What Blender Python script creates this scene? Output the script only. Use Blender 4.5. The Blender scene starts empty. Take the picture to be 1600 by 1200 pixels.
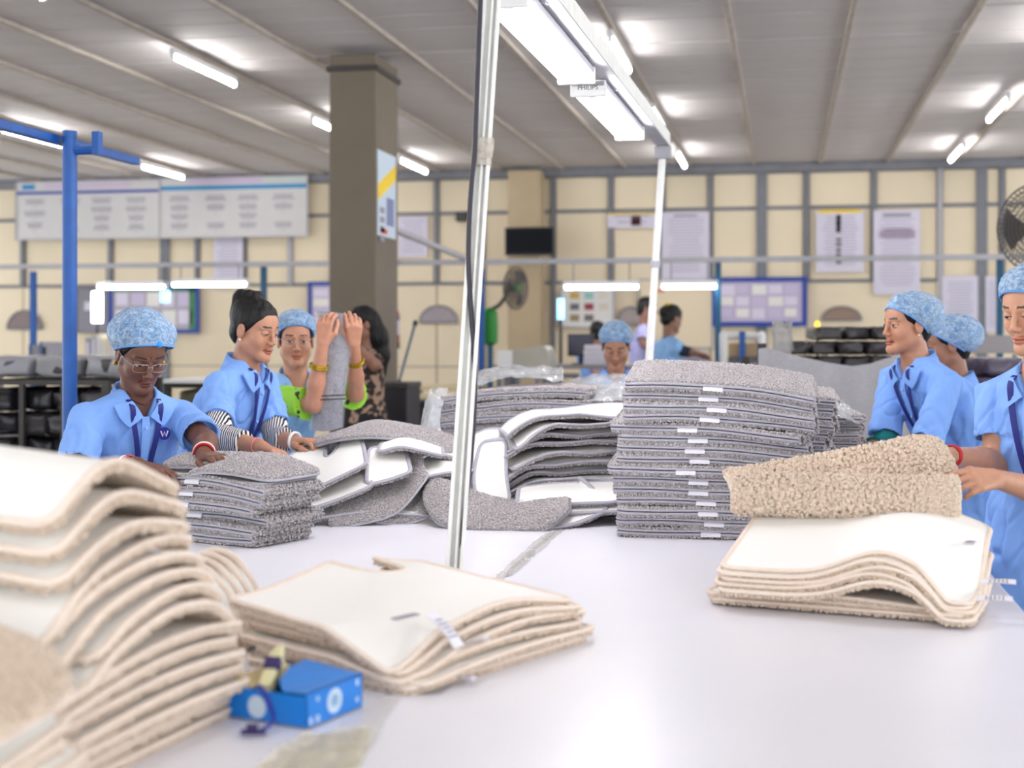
import bpy, bmesh, math, random
import numpy as np
from mathutils import Vector, Matrix

random.seed(7)
rng = np.random.default_rng(7)
SC = bpy.context.scene
COL = SC.collection

# ------------------------------------------------------------------ camera, light, exposure
F_PX = 2222.0                      # focal length in pixels of the 1600 px wide frame
VPX, HORIZON = 1225.0, 525.0       # where the room's long axis vanishes
CAM_Z, TABLE_Z, CEIL_Z, WALL_Y = 1.42, 0.78, 3.56, 18.0
YAW = math.atan((VPX - 800) / F_PX)
CR = np.array([math.cos(YAW), math.sin(YAW), 0.0])     # camera right
CF = np.array([-math.sin(YAW), math.cos(YAW), 0.0])    # camera forward
CU = np.array([0.0, 0.0, 1.0])

cam_data = bpy.data.cameras.new('camera')
cam_data.sensor_width = 36.0
cam_data.lens = 36.0 * F_PX / 1600.0
cam_data.shift_y = (HORIZON - 600.0) / 1600.0
cam_data.clip_end = 200
cam_data.dof.use_dof = True
cam_data.dof.focus_distance = 4.5
cam_data.dof.aperture_fstop = 2.4
cam = bpy.data.objects.new('camera', cam_data)
cam.location = (0, 0, CAM_Z)
cam.rotation_euler = (math.pi / 2, 0, YAW)
COL.objects.link(cam)
SC.camera = cam

world = bpy.data.worlds.new('world')
SC.world = world
world.use_nodes = True
bg = world.node_tree.nodes['Background']
bg.inputs[0].default_value = (0.93, 0.96, 1.0, 1)
bg.inputs[1].default_value = 1.2
SC.view_settings.view_transform = 'Standard'
SC.view_settings.look = 'None'
SC.view_settings.gamma = 1.0
SC.view_settings.use_curve_mapping = False
SC.view_settings.exposure = 1.12
TUBE_POWER = 26.0                  # emission of the ceiling tubes
LAMP_POWER = 20.0                  # emission of the tubes over the tables

def at(px, py, z):                 # pixel + distance along the view axis -> world point
    return CF * z + CR * ((px - 800) / F_PX * z) + np.array([0, 0, CAM_Z + (HORIZON - py) / F_PX * z])
def onz(px, py, h):                # pixel -> point on the horizontal plane of height h
    z = (CAM_Z - h) * F_PX / (py - HORIZON)
    return at(px, py, z)
def on_table(px, py):
    return onz(px, py, TABLE_Z)
def onwall(px, py, Y=WALL_Y):      # pixel -> point on the plane y = Y
    d = CF + CR * ((px - 800) / F_PX) + CU * ((HORIZON - py) / F_PX)
    s = Y / d[1]
    return np.array([0, 0, CAM_Z]) + d * s
def nrm(v):
    v = np.asarray(v, float)
    return v / (np.linalg.norm(v) + 1e-12)
def V3(*a):
    return np.array(a, float)

# ------------------------------------------------------------------ materials
def lin(c):
    c = np.asarray(c, float) / 255.0
    return tuple(np.where(c <= 0.04045, c / 12.92, ((c + 0.055) / 1.055) ** 2.4))
MATS = {}
def mat(name, rgb, rough=0.6, var=0.0, vscale=6.0, bump=0.0, bscale=40.0, metal=0.0, emit=None,
        trans=0.0, alpha=1.0, spec=0.5, sheen=0.0, kind='noise', stretch=None, sss=0.0):
    if name in MATS:
        return MATS[name]
    m = bpy.data.materials.new(name)
    m.use_nodes = True
    nt = m.node_tree
    b = nt.nodes['Principled BSDF']
    col = lin(rgb)
    b.inputs['Base Color'].default_value = (*col, 1)
    b.inputs['Roughness'].default_value = rough
    b.inputs['Metallic'].default_value = metal
    b.inputs['Specular IOR Level'].default_value = spec
    b.inputs['Transmission Weight'].default_value = trans
    b.inputs['Alpha'].default_value = alpha
    if sheen:
        b.inputs['Sheen Weight'].default_value = sheen
    if sss:
        b.inputs['Subsurface Weight'].default_value = sss
        b.inputs['Subsurface Radius'].default_value = (0.02, 0.008, 0.005)
        b.inputs['Subsurface Scale'].default_value = 0.3
    if emit is not None:
        b.inputs['Emission Color'].default_value = (*lin(emit[0]), 1)
        b.inputs['Emission Strength'].default_value = emit[1]
    if var or bump:
        tc = nt.nodes.new('ShaderNodeTexCoord')
        vec = tc.outputs['Object']
        if stretch:
            mp = nt.nodes.new('ShaderNodeMapping')
            mp.inputs['Scale'].default_value = stretch
            nt.links.new(vec, mp.inputs['Vector'])
            vec = mp.outputs['Vector']
    if var:
        n = nt.nodes.new('ShaderNodeTexNoise')
        n.inputs['Scale'].default_value = vscale
        n.inputs['Detail'].default_value = 4
        nt.links.new(vec, n.inputs['Vector'])
        r = nt.nodes.new('ShaderNodeValToRGB')
        r.color_ramp.elements[0].position = 0.3
        r.color_ramp.elements[1].position = 0.7
        r.color_ramp.elements[0].color = (*[max(0, c * (1 - var)) for c in col], 1)
        r.color_ramp.elements[1].color = (*[min(1, c * (1 + var)) for c in col], 1)
        nt.links.new(n.outputs['Fac'], r.inputs['Fac'])
        nt.links.new(r.outputs['Color'], b.inputs['Base Color'])
    if bump:
        if kind == 'voronoi':
            t = nt.nodes.new('ShaderNodeTexVoronoi')
            t.inputs['Scale'].default_value = bscale
            out = t.outputs['Distance']
        else:
            t = nt.nodes.new('ShaderNodeTexNoise')
            t.inputs['Scale'].default_value = bscale
            t.inputs['Detail'].default_value = 3
            out = t.outputs['Fac']
        nt.links.new(vec, t.inputs['Vector'])
        bp = nt.nodes.new('ShaderNodeBump')
        bp.inputs['Strength'].default_value = min(1.0, bump)
        bp.inputs['Distance'].default_value = 0.01
        nt.links.new(out, bp.inputs['Height'])
        nt.links.new(bp.outputs['Normal'], b.inputs['Normal'])
    MATS[name] = m
    return m

def vcol_mat(name, rough=0.5, sss=0.0, bump=0.0, bscale=300):
    if name in MATS:
        return MATS[name]
    m = mat(name, (200, 160, 130), rough=rough, sss=sss, bump=bump, bscale=bscale)
    nt = m.node_tree
    a = nt.nodes.new('ShaderNodeAttribute')
    a.attribute_name = 'Col'
    nt.links.new(a.outputs['Color'], nt.nodes['Principled BSDF'].inputs['Base Color'])
    return m

# ------------------------------------------------------------------ objects
def tag(o, label=None, cat=None, group=None, kind=None):
    if label: o['label'] = label
    if cat: o['category'] = cat
    if group: o['group'] = group
    if kind: o['kind'] = kind
    return o
def empty(name, loc, label=None, cat=None, group=None):
    o = bpy.data.objects.new(name, None)
    o.empty_display_size = 0.1
    COL.objects.link(o)
    o.location = tuple(float(c) for c in loc)
    return tag(o, label, cat, group)
def mesh_obj(name, verts, faces, m, parent=None, smooth=False, colors=None, origin=None):
    """One mesh object from world-space vertices; a child is stored relative to its parent's origin."""
    verts = np.asarray(verts, float).reshape(-1, 3)
    off = np.zeros(3)
    p = parent
    while p is not None:
        off += np.array(p.location)
        p = p.parent
    if origin is None:
        origin = np.zeros(3) if parent is not None else np.array([*(verts[:, :2].min(0) + verts[:, :2].max(0)) / 2, verts[:, 2].min()])
    else:
        origin = np.asarray(origin, float) - off
    me = bpy.data.meshes.new(name)
    v = (verts - off - origin).astype(np.float32)
    if isinstance(faces, np.ndarray):
        nf, k = faces.shape
        me.vertices.add(len(v)); me.vertices.foreach_set('co', v.ravel())
        me.loops.add(nf * k); me.loops.foreach_set('vertex_index', faces.astype(np.int32).ravel())
        me.polygons.add(nf)
        me.polygons.foreach_set('loop_start', np.arange(0, nf * k, k, dtype=np.int32))
        me.polygons.foreach_set('loop_total', np.full(nf, k, dtype=np.int32))
        me.update(calc_edges=True)
        me.validate()
    else:
        me.from_pydata([tuple(x) for x in v], [], faces)
    if smooth:
        me.polygons.foreach_set('use_smooth', np.ones(len(me.polygons), dtype=bool))
    if colors is not None:
        ca = me.color_attributes.new('Col', 'FLOAT_COLOR', 'POINT')
        c4 = np.ones((len(v), 4), np.float32); c4[:, :3] = colors
        ca.data.foreach_set('color', c4.ravel())
    if m is not None:
        me.materials.append(m)
    o = bpy.data.objects.new(name, me)
    COL.objects.link(o)
    o.location = tuple(origin)
    if parent is not None:
        o.parent = parent
    return o

class MB:
    """Collects boxes, tubes and lathes (world space) and links them as one mesh object."""
    def __init__(self):
        self.v = []; self.f = []; self.n = 0
    def add(self, verts, faces):
        verts = np.asarray(verts, float).reshape(-1, 3)
        self.v.append(verts)
        self.f += [tuple(int(i) + self.n for i in f) for f in faces]
        self.n += len(verts)
        return self
    def box(self, lo, hi, bev=0.0):
        return self.obox((np.asarray(lo, float) + hi) / 2, np.eye(3), (np.asarray(hi, float) - lo) / 2, bev)
    def obox(self, c, R, h, bev=0.0):
        """Oriented box; R columns are the axes, h half sizes; bevelled along all edges if bev."""
        c = np.asarray(c, float); R = np.asarray(R, float); h = np.asarray(h, float)
        if bev <= 0:
            s = np.array([[x, y, z] for z in (-1, 1) for y in (-1, 1) for x in (-1, 1)], float)
            v = c + (s * h) @ R.T
            return self.add(v, [(0, 2, 3, 1), (4, 5, 7, 6), (0, 1, 5, 4), (2, 6, 7, 3), (0, 4, 6, 2), (1, 3, 7, 5)])
        bev = min(bev, *(h * 0.49))
        bm = bmesh.new()
        bmesh.ops.create_cube(bm, size=2)
        for q in bm.verts:
            q.co = Vector((q.co.x * h[0], q.co.y * h[1], q.co.z * h[2]))
        bmesh.ops.bevel(bm, geom=bm.edges[:], offset=bev, segments=2, affect='EDGES', profile=0.6)
        v = np.array([q.co[:] for q in bm.verts]); bm.verts.index_update()
        f = [[q.index for q in fc.verts] for fc in bm.faces]
        bm.free()
        return self.add(c + v @ R.T, f)
    def tube(self, pts, r, seg=10, closed=False, flat=None, caps=True):
        """Tube along pts; r scalar or per point; flat=(normal, ratio) squashes the section along the normal."""
        P = np.asarray(pts, float); n = len(P)
        r = np.broadcast_to(np.asarray(r, float), (n,))
        if closed:
            T = np.roll(P, -1, 0) - np.roll(P, 1, 0)
        else:
            T = np.gradient(P, axis=0)
        T = T / (np.linalg.norm(T, axis=1, keepdims=True) + 1e-12)
        if flat is not None:
            N = np.broadcast_to(np.asarray(flat[0], float), P.shape).copy()
            N -= (N * T).sum(1, keepdims=True) * T
            N /= np.linalg.norm(N, axis=1, keepdims=True) + 1e-12
        else:
            N = np.zeros_like(P)
            a = np.array([0, 0, 1.0]) if abs(T[0][2]) < 0.9 else np.array([1.0, 0, 0])
            N[0] = nrm(np.cross(T[0], a))
            for i in range(1, n):
                q = N[i - 1] - T[i] * np.dot(N[i - 1], T[i])
                N[i] = nrm(q)
        B = np.cross(T, N)
        an = np.linspace(0, 2 * math.pi, seg, endpoint=False)
        rat = flat[1] if flat is not None else 1.0
        ring = (P[:, None, :] + r[:, None, None] * (np.cos(an)[None, :, None] * N[:, None, :] * rat + np.sin(an)[None, :, None] * B[:, None, :]))
        f = []
        m_ = n if closed else n - 1
        for i in range(m_):
            j = (i + 1) % n
            for k in range(seg):
                l = (k + 1) % seg
                f.append((i * seg + k, i * seg + l, j * seg + l, j * seg + k))
        if caps and not closed:
            f.append(tuple(range(seg - 1, -1, -1)))
            f.append(tuple((n - 1) * seg + k for k in range(seg)))
        return self.add(ring.reshape(-1, 3), f)
    def lathe(self, c, prof, axis=(0, 0, 1), seg=20):
        """prof: list of (radius, height) from bottom to top around axis through c."""
        ax = nrm(axis); a = np.array([1.0, 0, 0]) if abs(ax[0]) < 0.9 else np.array([0, 1.0, 0])
        x = nrm(np.cross(ax, a)); y = np.cross(ax, x)
        an = np.linspace(0, 2 * math.pi, seg, endpoint=False)
        v = []
        for r, h in prof:
            v.append(np.asarray(c, float) + ax * h + r * (np.cos(an)[:, None] * x + np.sin(an)[:, None] * y))
        f = []
        for i in range(len(prof) - 1):
            for k in range(seg):
                l = (k + 1) % seg
                f.append((i * seg + k, i * seg + l, (i + 1) * seg + l, (i + 1) * seg + k))
        f.append(tuple(range(seg - 1, -1, -1)))
        f.append(tuple((len(prof) - 1) * seg + k for k in range(seg)))
        return self.add(np.concatenate(v), f)
    def build(self, name, m, parent=None, smooth=False):
        o = mesh_obj(name, np.concatenate(self.v), self.f, m, parent)
        if smooth:
            o.data.polygons.foreach_set('use_smooth', np.ones(len(o.data.polygons), dtype=bool))
            try:
                o.data.set_sharp_from_angle(angle=math.radians(40))
            except Exception:
                pass
        return o
def box(name, lo, hi, m, parent=None, bev=0.0):
    return MB().box(lo, hi, bev).build(name, m, parent)
def tube(name, pts, r, m, parent=None, seg=10, **k):
    return MB().tube(pts, r, seg, **k).build(name, m, parent, smooth=True)
def spline(pts, n=40):
    """Catmull-Rom through pts."""
    P = np.asarray(pts, float)
    Q = np.vstack([2 * P[0] - P[1], P, 2 * P[-1] - P[-2]])
    out = []
    seg = len(P) - 1
    for t in np.linspace(0, seg, n):
        i = min(int(t), seg - 1); u = t - i
        a, b, c, d = Q[i], Q[i + 1], Q[i + 2], Q[i + 3]
        out.append(0.5 * ((2 * b) + (c - a) * u + (2 * a - 5 * b + 4 * c - d) * u * u + (3 * b - a - 3 * c + d) * u ** 3))
    return np.array(out)
def grid_faces(nu, nv, wrap=False):
    i, j = np.meshgrid(np.arange(nu - 1), np.arange(nv if wrap else nv - 1), indexing='ij')
    a = i * nv + j; b = i * nv + (j + 1) % nv
    return np.stack([a, a + nv, b + nv, b], -1).reshape(-1, 4)

# ------------------------------------------------------------------ numpy value noise
_PERM = np.random.default_rng(3).random(4096).astype(np.float32)
def vnoise(p):
    """Value noise in [-1, 1] at points p (n,3)."""
    p = np.asarray(p)
    i = np.floor(p).astype(np.int64); f = p - i
    f = f * f * (3 - 2 * f)
    def h(dx, dy, dz):
        k = ((i[:, 0] + dx) * 73856093) ^ ((i[:, 1] + dy) * 19349663) ^ ((i[:, 2] + dz) * 83492791)
        return _PERM[(k ^ (k >> 13)) & 4095]
    x0 = h(0, 0, 0) * (1 - f[:, 0]) + h(1, 0, 0) * f[:, 0]
    x1 = h(0, 1, 0) * (1 - f[:, 0]) + h(1, 1, 0) * f[:, 0]
    x2 = h(0, 0, 1) * (1 - f[:, 0]) + h(1, 0, 1) * f[:, 0]
    x3 = h(0, 1, 1) * (1 - f[:, 0]) + h(1, 1, 1) * f[:, 0]
    y0 = x0 * (1 - f[:, 1]) + x1 * f[:, 1]
    y1 = x2 * (1 - f[:, 1]) + x3 * f[:, 1]
    return (y0 * (1 - f[:, 2]) + y1 * f[:, 2]) * 2 - 1

# ================================================================== the room
M_CREAM = mat('cream_wall', (232, 218, 190), 0.7, var=0.03, vscale=1.5)
M_STEEL = mat('grey_steel', (120, 122, 130), 0.5, var=0.08, vscale=9)
M_STEEL_L = mat('light_grey_steel', (176, 176, 182), 0.5, var=0.06, vscale=9)
M_DARK = mat('dark_metal', (58, 54, 52), 0.55, var=0.15, vscale=14)
M_CEIL = mat('ceiling_sheet', (204, 200, 200), 0.7, var=0.05, vscale=1.2, stretch=(0.4, 2.0, 1))
M_PURLIN = mat('purlin_paint', (176, 167, 157), 0.7, var=0.12, vscale=8)
M_FLOOR = mat('floor_concrete', (150, 142, 132), 0.45, var=0.1, vscale=2.0)
M_COLUMN = mat('column_paint', (112, 102, 88), 0.7, var=0.06, vscale=3)
M_COLUMN2 = mat('back_column_paint', (178, 160, 130), 0.7, var=0.06, vscale=3)
M_WHITE = mat('white_paint', (232, 232, 232), 0.5)
M_BLUE = mat('blue_paint', (12, 84, 164), 0.4, var=0.12, vscale=12)
M_BLUE_D = mat('dark_blue_paint', (18, 62, 160), 0.45)
M_TEAL = mat('teal_paint', (16, 84, 120), 0.45)
M_TUBE = mat('ceiling_tube_glow', (255, 255, 255), 0.4, emit=((255, 252, 250), TUBE_POWER))
M_LAMP = mat('table_tube_glow', (255, 255, 255), 0.4, emit=((255, 252, 255), LAMP_POWER))
M_BLACK = mat('black_plastic', (22, 24, 30), 0.35)
M_PAPER = mat('paper', (214, 210, 226), 0.7)
M_INK = mat('grey_ink', (150, 148, 160), 0.8)
M_YELLOW = mat('yellow_paint', (226, 168, 30), 0.5)

X0, X1, Y0 = -13.0, 6.5, -3.5
floor = box('floor', (X0, Y0, -0.1), (X1, WALL_Y + 0.2, 0), M_FLOOR); tag(floor, kind='structure')

ceiling = tag(empty('ceiling', (-3, 8, CEIL_Z)), kind='structure')
pm = MB().box((X0, 0, CEIL_Z), (X1, 0.386, CEIL_Z + 0.03), 0.006)
first = None
y = Y0
k = 0
while y < WALL_Y - 0.05:
    if first is None:
        first = pm.build('plank', M_CEIL, ceiling)
        o = first
    else:
        o = first.copy(); COL.objects.link(o); o.parent = ceiling
    o.location = (0, y, 0.004 * (k % 3 == 0) + 0.002 * (k % 2))
    y += 0.41; k += 1
# the planks' mesh is stored relative to the ceiling's origin; y shifts it along the hall
box('roof_deck', (X0, Y0, CEIL_Z + 0.045), (X1, WALL_Y + 0.2, CEIL_Z + 0.12), M_PURLIN, ceiling)
purl_x = [-1.16 + 0.8 * i for i in range(-13, 9)]
fp = None
for x in purl_x:
    if fp is None:
        fp = MB().box((x - 0.02, Y0, CEIL_Z - 0.036), (x + 0.02, WALL_Y - 0.1, CEIL_Z - 0.002), 0.008).build('purlin', M_PURLIN, ceiling)
        x_ref = x
    else:
        o = fp.copy(); COL.objects.link(o); o.parent = ceiling; o.location = (x - x_ref, 0, 0)

# back wall: cream panels in a grey steel grid
wall = tag(empty('wall_back', (-3, WALL_Y, 0)), kind='structure')
box('wall_core', (X0, WALL_Y, 0), (X1, WALL_Y + 0.15, CEIL_Z), M_STEEL, wall)
wide = {260, 1190, 1533}
post_px = [-240, -130, 38, 175, 260, 310, 383, 455, 520, 605, 683, 755, 800, 865, 955, 1035, 1110, 1190, 1260, 1365, 1468, 1533, 1565, 1660, 1750]
post_x = [onwall(p, 400)[0] for p in post_px]
zs = [0.06, 1.02, 2.10, 3.01, 3.46]
for i, p in enumerate(post_px):
    w = 0.065 if p in wide else 0.03
    low = 0.0 if p in wide or p in (755, 865, 1468) else 2.10
    light = p in (455, 1468, 755)
    MB().box((post_x[i] - w, WALL_Y - 0.07, low), (post_x[i] + w, WALL_Y - 0.001, 3.52), 0.006).build('post', M_STEEL_L if light else M_STEEL, wall)
for i in range(len(post_px) - 1):
    for j in range(1, len(zs)):
        xa, xb = post_x[i] + 0.04, post_x[i + 1] - 0.04
        if j <= 2:                                     # lower, wider sheets without posts between
            if i % 2:
                continue
            xb = post_x[min(i + 2, len(post_px) - 1)] - 0.008
            xa = post_x[i] + 0.008
        if xb - xa < 0.05:
            continue
        MB().box((xa, WALL_Y - 0.03 + 0.004 * ((i + j) % 2), zs[j - 1] + (0.022 if j > 2 else 0.006)), (xb, WALL_Y - 0.0005, zs[j] - (0.022 if j > 2 else 0.006)), 0.005).build('wall_panel', M_CREAM, wall)
for z, h in ((2.10, 0.02), (3.01, 0.022)):
    for i in range(len(post_px) - 1):
        MB().box((post_x[i], WALL_Y - 0.05, z - h), (post_x[i + 1], WALL_Y - 0.002, z + h), 0.004).build('rail', M_STEEL, wall)
MB().box((X0, WALL_Y - 0.16, 3.45), (X1, WALL_Y - 0.002, CEIL_Z - 0.005), 0.01).build('header_beam', M_STEEL, wall)

# big square column in the hall and the one at the back wall
def column(name, x0, x1, y0, y1, m, band, label):
    e = empty(name, ((x0 + x1) / 2, (y0 + y1) / 2, 0), label, 'column')
    MB().box((x0, y0, 0), (x1, y1, CEIL_Z - 0.055), 0.012).build('shaft', m, e)
    if band:
        MB().box((x0 - 0.02, y0 - 0.02, band - 0.02), (x1 + 0.02, y1 + 0.02, band + 0.02), 0.006).build('steel_band', M_DARK, e)
    return e
ca = at(511, 300, 10.5); cb = at(588, 300, 10.5)
cw = np.linalg.norm(cb - ca)
column('pillar', ca[0], ca[0] + cw * 0.98, ca[1] + 0.05, ca[1] + 0.05 + 0.62, M_COLUMN, 3.40, 'square brown-grey pillar with a dark band near the ceiling')
column('pillar', onwall(803, 400)[0], onwall(853, 400)[0], WALL_Y - 0.42, WALL_Y - 0.08, M_COLUMN2, None, 'tan pillar standing against the back wall behind the black television')

# ------------------------------------------------------------------ ceiling tube lights
def tube_light(name, a, b, mt, label, group, drop=0.05, body=M_WHITE, cat='ceiling light'):
    a = np.asarray(a, float); b = np.asarray(b, float)
    c = (a + b) / 2; L = np.linalg.norm(b - a); d = nrm(b - a); s = nrm(np.cross(d, CU)); u = np.cross(s, d)
    e = empty(name, c, label, cat, group)
    R = np.stack([d, s, u], 1)
    MB().obox(c + u * 0.022, R, (L / 2, 0.022, 0.022), 0.006).build('batten', body, e)
    for q in (-1, 1):
        MB().obox(c + d * q * (L / 2 - 0.012) - u * 0.012, R, (0.012, 0.016, 0.03), 0.004).build('end_cap', body, e)
    MB().tube([a + d * 0.02 - u * 0.016, b - d * 0.02 - u * 0.016], 0.019, 12).build('tube', mt, e, smooth=True)
    return e
rows = {-7.52: 'outer row beyond the blue beam', -4.33: 'row over the square pillar', -1.16: 'row over the work table', 1.88: 'row over the rightmost women'}
order = {4.1: 'second out of view overhead', 1.0: 'first out of view overhead', 7.2: 'third out of view overhead', 10.2: 'nearest in view', 13.3: 'middle one', 16.4: 'by the back wall'}
for x, rname in rows.items():
    for yy, oname in order.items():
        tube_light('ceiling_tube_light', (x, yy - 0.6, CEIL_Z - 0.105), (x, yy + 0.6, CEIL_Z - 0.105), M_TUBE,
                   f'ceiling tube light, {oname}, {rname}', 'ceiling tube lights')

# ================================================================== things on the back wall
def wall_sheet(name, px0, py0, px1, py1, m, label, cat, Y=WALL_Y - 0.086, depth=0.012, frame=None, fw=0.03, prints=(), group=None):
    """A flat sheet or board standing at plane Y: frame and printed blocks are its parts.
    prints: (u0, v0, u1, v1, material[, name]) in 0..1 of the sheet, v downwards."""
    a = onwall(px0, py0, Y); b = onwall(px1, py1, Y)
    x0, x1, z1, z0 = a[0], b[0], (a[2] + onwall(px1, py0, Y)[2]) / 2, (b[2] + onwall(px0, py1, Y)[2]) / 2
    e = empty(name, ((x0 + x1) / 2, Y, z0), label, cat, group)
    MB().box((x0, Y, z0), (x1, Y + depth, z1), 0.002).build('sheet', m, e)
    if frame is not None:
        for (p, q) in (((x0 - fw, z0 - fw), (x1 + fw, z0)), ((x0 - fw, z1), (x1 + fw, z1 + fw)), ((x0 - fw, z0), (x0, z1)), ((x1, z0), (x1 + fw, z1))):
            MB().box((p[0], Y - 0.018, p[1]), (q[0], Y + depth, q[1]), 0.004).build('frame_bar', frame, e)
    by = {}
    for pr in prints:
        u0, v0, u1, v1, pm = pr[:5]
        nm = pr[5] if len(pr) > 5 else 'print'
        key = (nm, pm.name)
        by.setdefault(key, [MB(), pm, nm])[0].box((x0 + (x1 - x0) * u0, Y - 0.003, z1 + (z0 - z1) * v1), (x0 + (x1 - x0) * u1, Y - 0.0005, z1 + (z0 - z1) * v0))
    for mb, pm, nm in by.values():
        o = mb.build(nm, pm, e)
        o['kind'] = 'stuff'
    return e
def text_lines(u0, v0, u1, v1, n, m, jitter=0.25, h=0.45, seed=1):
    r = random.Random(seed); out = []
    for i in range(n):
        v = v0 + (v1 - v0) * i / n
        cut = r.uniform(0, jitter) * (u1 - u0)
        out.append((u0 + cut / 2, v, u1 - cut / 2, v + (v1 - v0) / n * h, m))
    return out
M_CHART = mat('flow_chart_board', (206, 204, 204), 0.5, var=0.02)
M_PINK = mat('pale_violet_print', (206, 190, 214), 0.7)
M_CYAN = mat('cyan_stripe', (40, 140, 196), 0.6)
M_NAVY = mat('navy_stripe', (44, 62, 160), 0.6)
M_POSTER_Y = mat('poster_yellow', (240, 206, 40), 0.6)
M_RED = mat('poster_red', (214, 96, 84), 0.6)
M_GREEN = mat('fan_green', (22, 130, 34), 0.45)
M_GLASS = mat('glossy_grey_board', (120, 116, 128), 0.12)

def flow_boxes(seed):
    r = random.Random(seed); out = []
    for cx in (0.13, 0.38, 0.6, 0.84):
        n = r.choice((3, 4, 4))
        for j in range(n):
            v = 0.30 + 0.62 * j / n
            if r.random() < 0.12:
                continue
            out += text_lines(cx - 0.08, v, cx + 0.08, v + 0.1, 3, M_INK, 0.5, 0.5, seed + j)
            out.append((cx - 0.002, v + 0.115, cx + 0.002, v + 0.15, M_INK))
    return out
wall_sheet('process_board', 26, 283, 249, 373, M_CHART, 'grey flow chart board with a navy stripe, high on the back wall', 'board', Y=WALL_Y - 0.19, frame=M_STEEL_L, fw=0.012,
           prints=[(0.0, 0.165, 1, 0.215, M_NAVY, 'stripe'), (0.2, 0.03, 0.8, 0.12, M_PINK, 'heading'), (0.04, 0.04, 0.13, 0.13, M_CYAN, 'emblem')] + flow_boxes(3))
wall_sheet('process_board', 251, 277, 480, 370, M_CHART, 'grey flow chart board with a cyan stripe, beside the square pillar', 'board', Y=WALL_Y - 0.19, frame=M_STEEL_L, fw=0.012,
           prints=[(0.0, 0.13, 1, 0.2, M_CYAN, 'stripe'), (0.2, 0.01, 0.7, 0.1, M_PINK, 'heading'), (0.7, 0.02, 0.98, 0.09, mat('mint_print', (196, 210, 206), 0.7), 'heading')] + flow_boxes(9))
def notice(px0, py0, px1, py1, label, n=12, extra=(), paper=M_PAPER, seed=1):
    return wall_sheet('notice_sheet', px0, py0, px1, py1, paper, label, 'notice', prints=text_lines(0.12, 0.1, 0.9, 0.92, n, mat('faint_ink', (186, 182, 200), 0.8), 0.3, 0.4, seed) + list(extra))
notice(334, 372, 379, 450, 'narrow lilac notice sheet below the cyan-striped flow chart board', 14, [(0.15, 0.03, 0.85, 0.07, M_PINK, 'heading')])
notice(622, 338, 668, 402, 'lilac notice sheet on the wall between pillar and white pole', 9)
notice(949, 333, 1024, 356, 'wide low notice strip with a dark red block and yellow top edge', 2,
       [(0, 0, 1, 0.1, M_POSTER_Y, 'yellow_edge'), (0.5, 0.2, 0.7, 0.85, mat('maroon_print', (84, 40, 44), 0.7), 'picture')])
notice(1034, 331, 1108, 436, 'large lilac notice sheet right of the slim leaning pole', 18, [(0.25, 0.04, 0.75, 0.07, M_INK, 'heading')], seed=4)
notice(1275, 328, 1350, 425, 'notice sheet with a column of dark little pictures', 16,
       [(0.42, 0.08, 0.52, 0.36, M_BLACK, 'picture'), (0.42, 0.46, 0.53, 0.5, mat('brown_print', (96, 66, 50), 0.7), 'picture'), (0.41, 0.54, 0.54, 0.58, M_DARK, 'picture'),
        (0.42, 0.62, 0.52, 0.66, mat('brown_print', (96, 66, 50), 0.7), 'picture'), (0.42, 0.70, 0.52, 0.76, M_DARK, 'picture'), (0.42, 0.8, 0.53, 0.86, M_DARK, 'picture'), (0.05, 0.0, 0.95, 0.05, M_POSTER_Y, 'heading')], seed=6)
notice(1365, 328, 1438, 460, 'tallest pale notice sheet, above the fabric-draped trolley', 20, [(0.2, 0.04, 0.8, 0.08, M_INK, 'heading'), (0.1, 0.22, 0.9, 0.34, M_PINK, 'table_print')], seed=8)
notice(1472, 431, 1528, 522, 'lilac notice sheet left of the wide grey wall post', 16, seed=10)
notice(1540, 431, 1567, 520, 'lilac notice sheet beside the mesh fan', 16, seed=12)
# board with a blue frame and papers pinned on it
def paper_patches(seed, n, cols):
    r = random.Random(seed); out = []
    for i in range(n):
        u = 0.03 + (i % cols) / cols * 0.94; v = 0.06 + (i // cols) / max(1, n // cols) * 0.88
        out.append((u + 0.01, v + 0.02, u + 0.94 / cols * r.uniform(0.75, 0.97), v + 0.88 / max(1, n // cols) * r.uniform(0.75, 0.95),
                    mat('pinned_paper_' + 'abc'[i % 3], [(220, 214, 232), (200, 190, 218), (232, 230, 226)][i % 3], 0.6), 'pinned_paper'))
    return out
wall_sheet('notice_board', 1120, 440, 1254, 503, mat('violet_board', (188, 178, 206), 0.35), 'blue-framed notice board covered with pale papers', 'notice board', Y=WALL_Y - 0.115, frame=M_BLUE_D, fw=0.055, prints=paper_patches(2, 15, 5))
wall_sheet('notice_board', 487, 446, 545, 514, mat('violet_board', (188, 178, 206), 0.35), 'blue-framed notice board half behind the square pillar', 'notice board', Y=WALL_Y - 0.115, frame=M_BLUE_D, fw=0.05, prints=paper_patches(5, 8, 2))
wall_sheet('notice_board', 176, 452, 306, 515, mat('grey_violet_board', (170, 164, 178), 0.3), 'blue-framed board with green edge behind the lit desk lamp', 'notice board', Y=WALL_Y - 0.115, frame=M_BLUE_D, fw=0.05,
           prints=[(0, 0, 1, 0.06, mat('board_green', (60, 130, 80), 0.5), 'green_edge'), (0.92, 0, 1, 1, mat('board_green', (60, 130, 80), 0.5), 'green_edge')] + paper_patches(7, 10, 5))
wall_sheet('dark_board', 120, 452, 168, 518, M_GLASS, 'glossy dark grey board beside the blue post', 'board', Y=WALL_Y - 0.115, frame=M_STEEL, fw=0.02, prints=[(0.25, 0.3, 0.5, 0.5, M_PAPER, 'sticker')])
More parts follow.
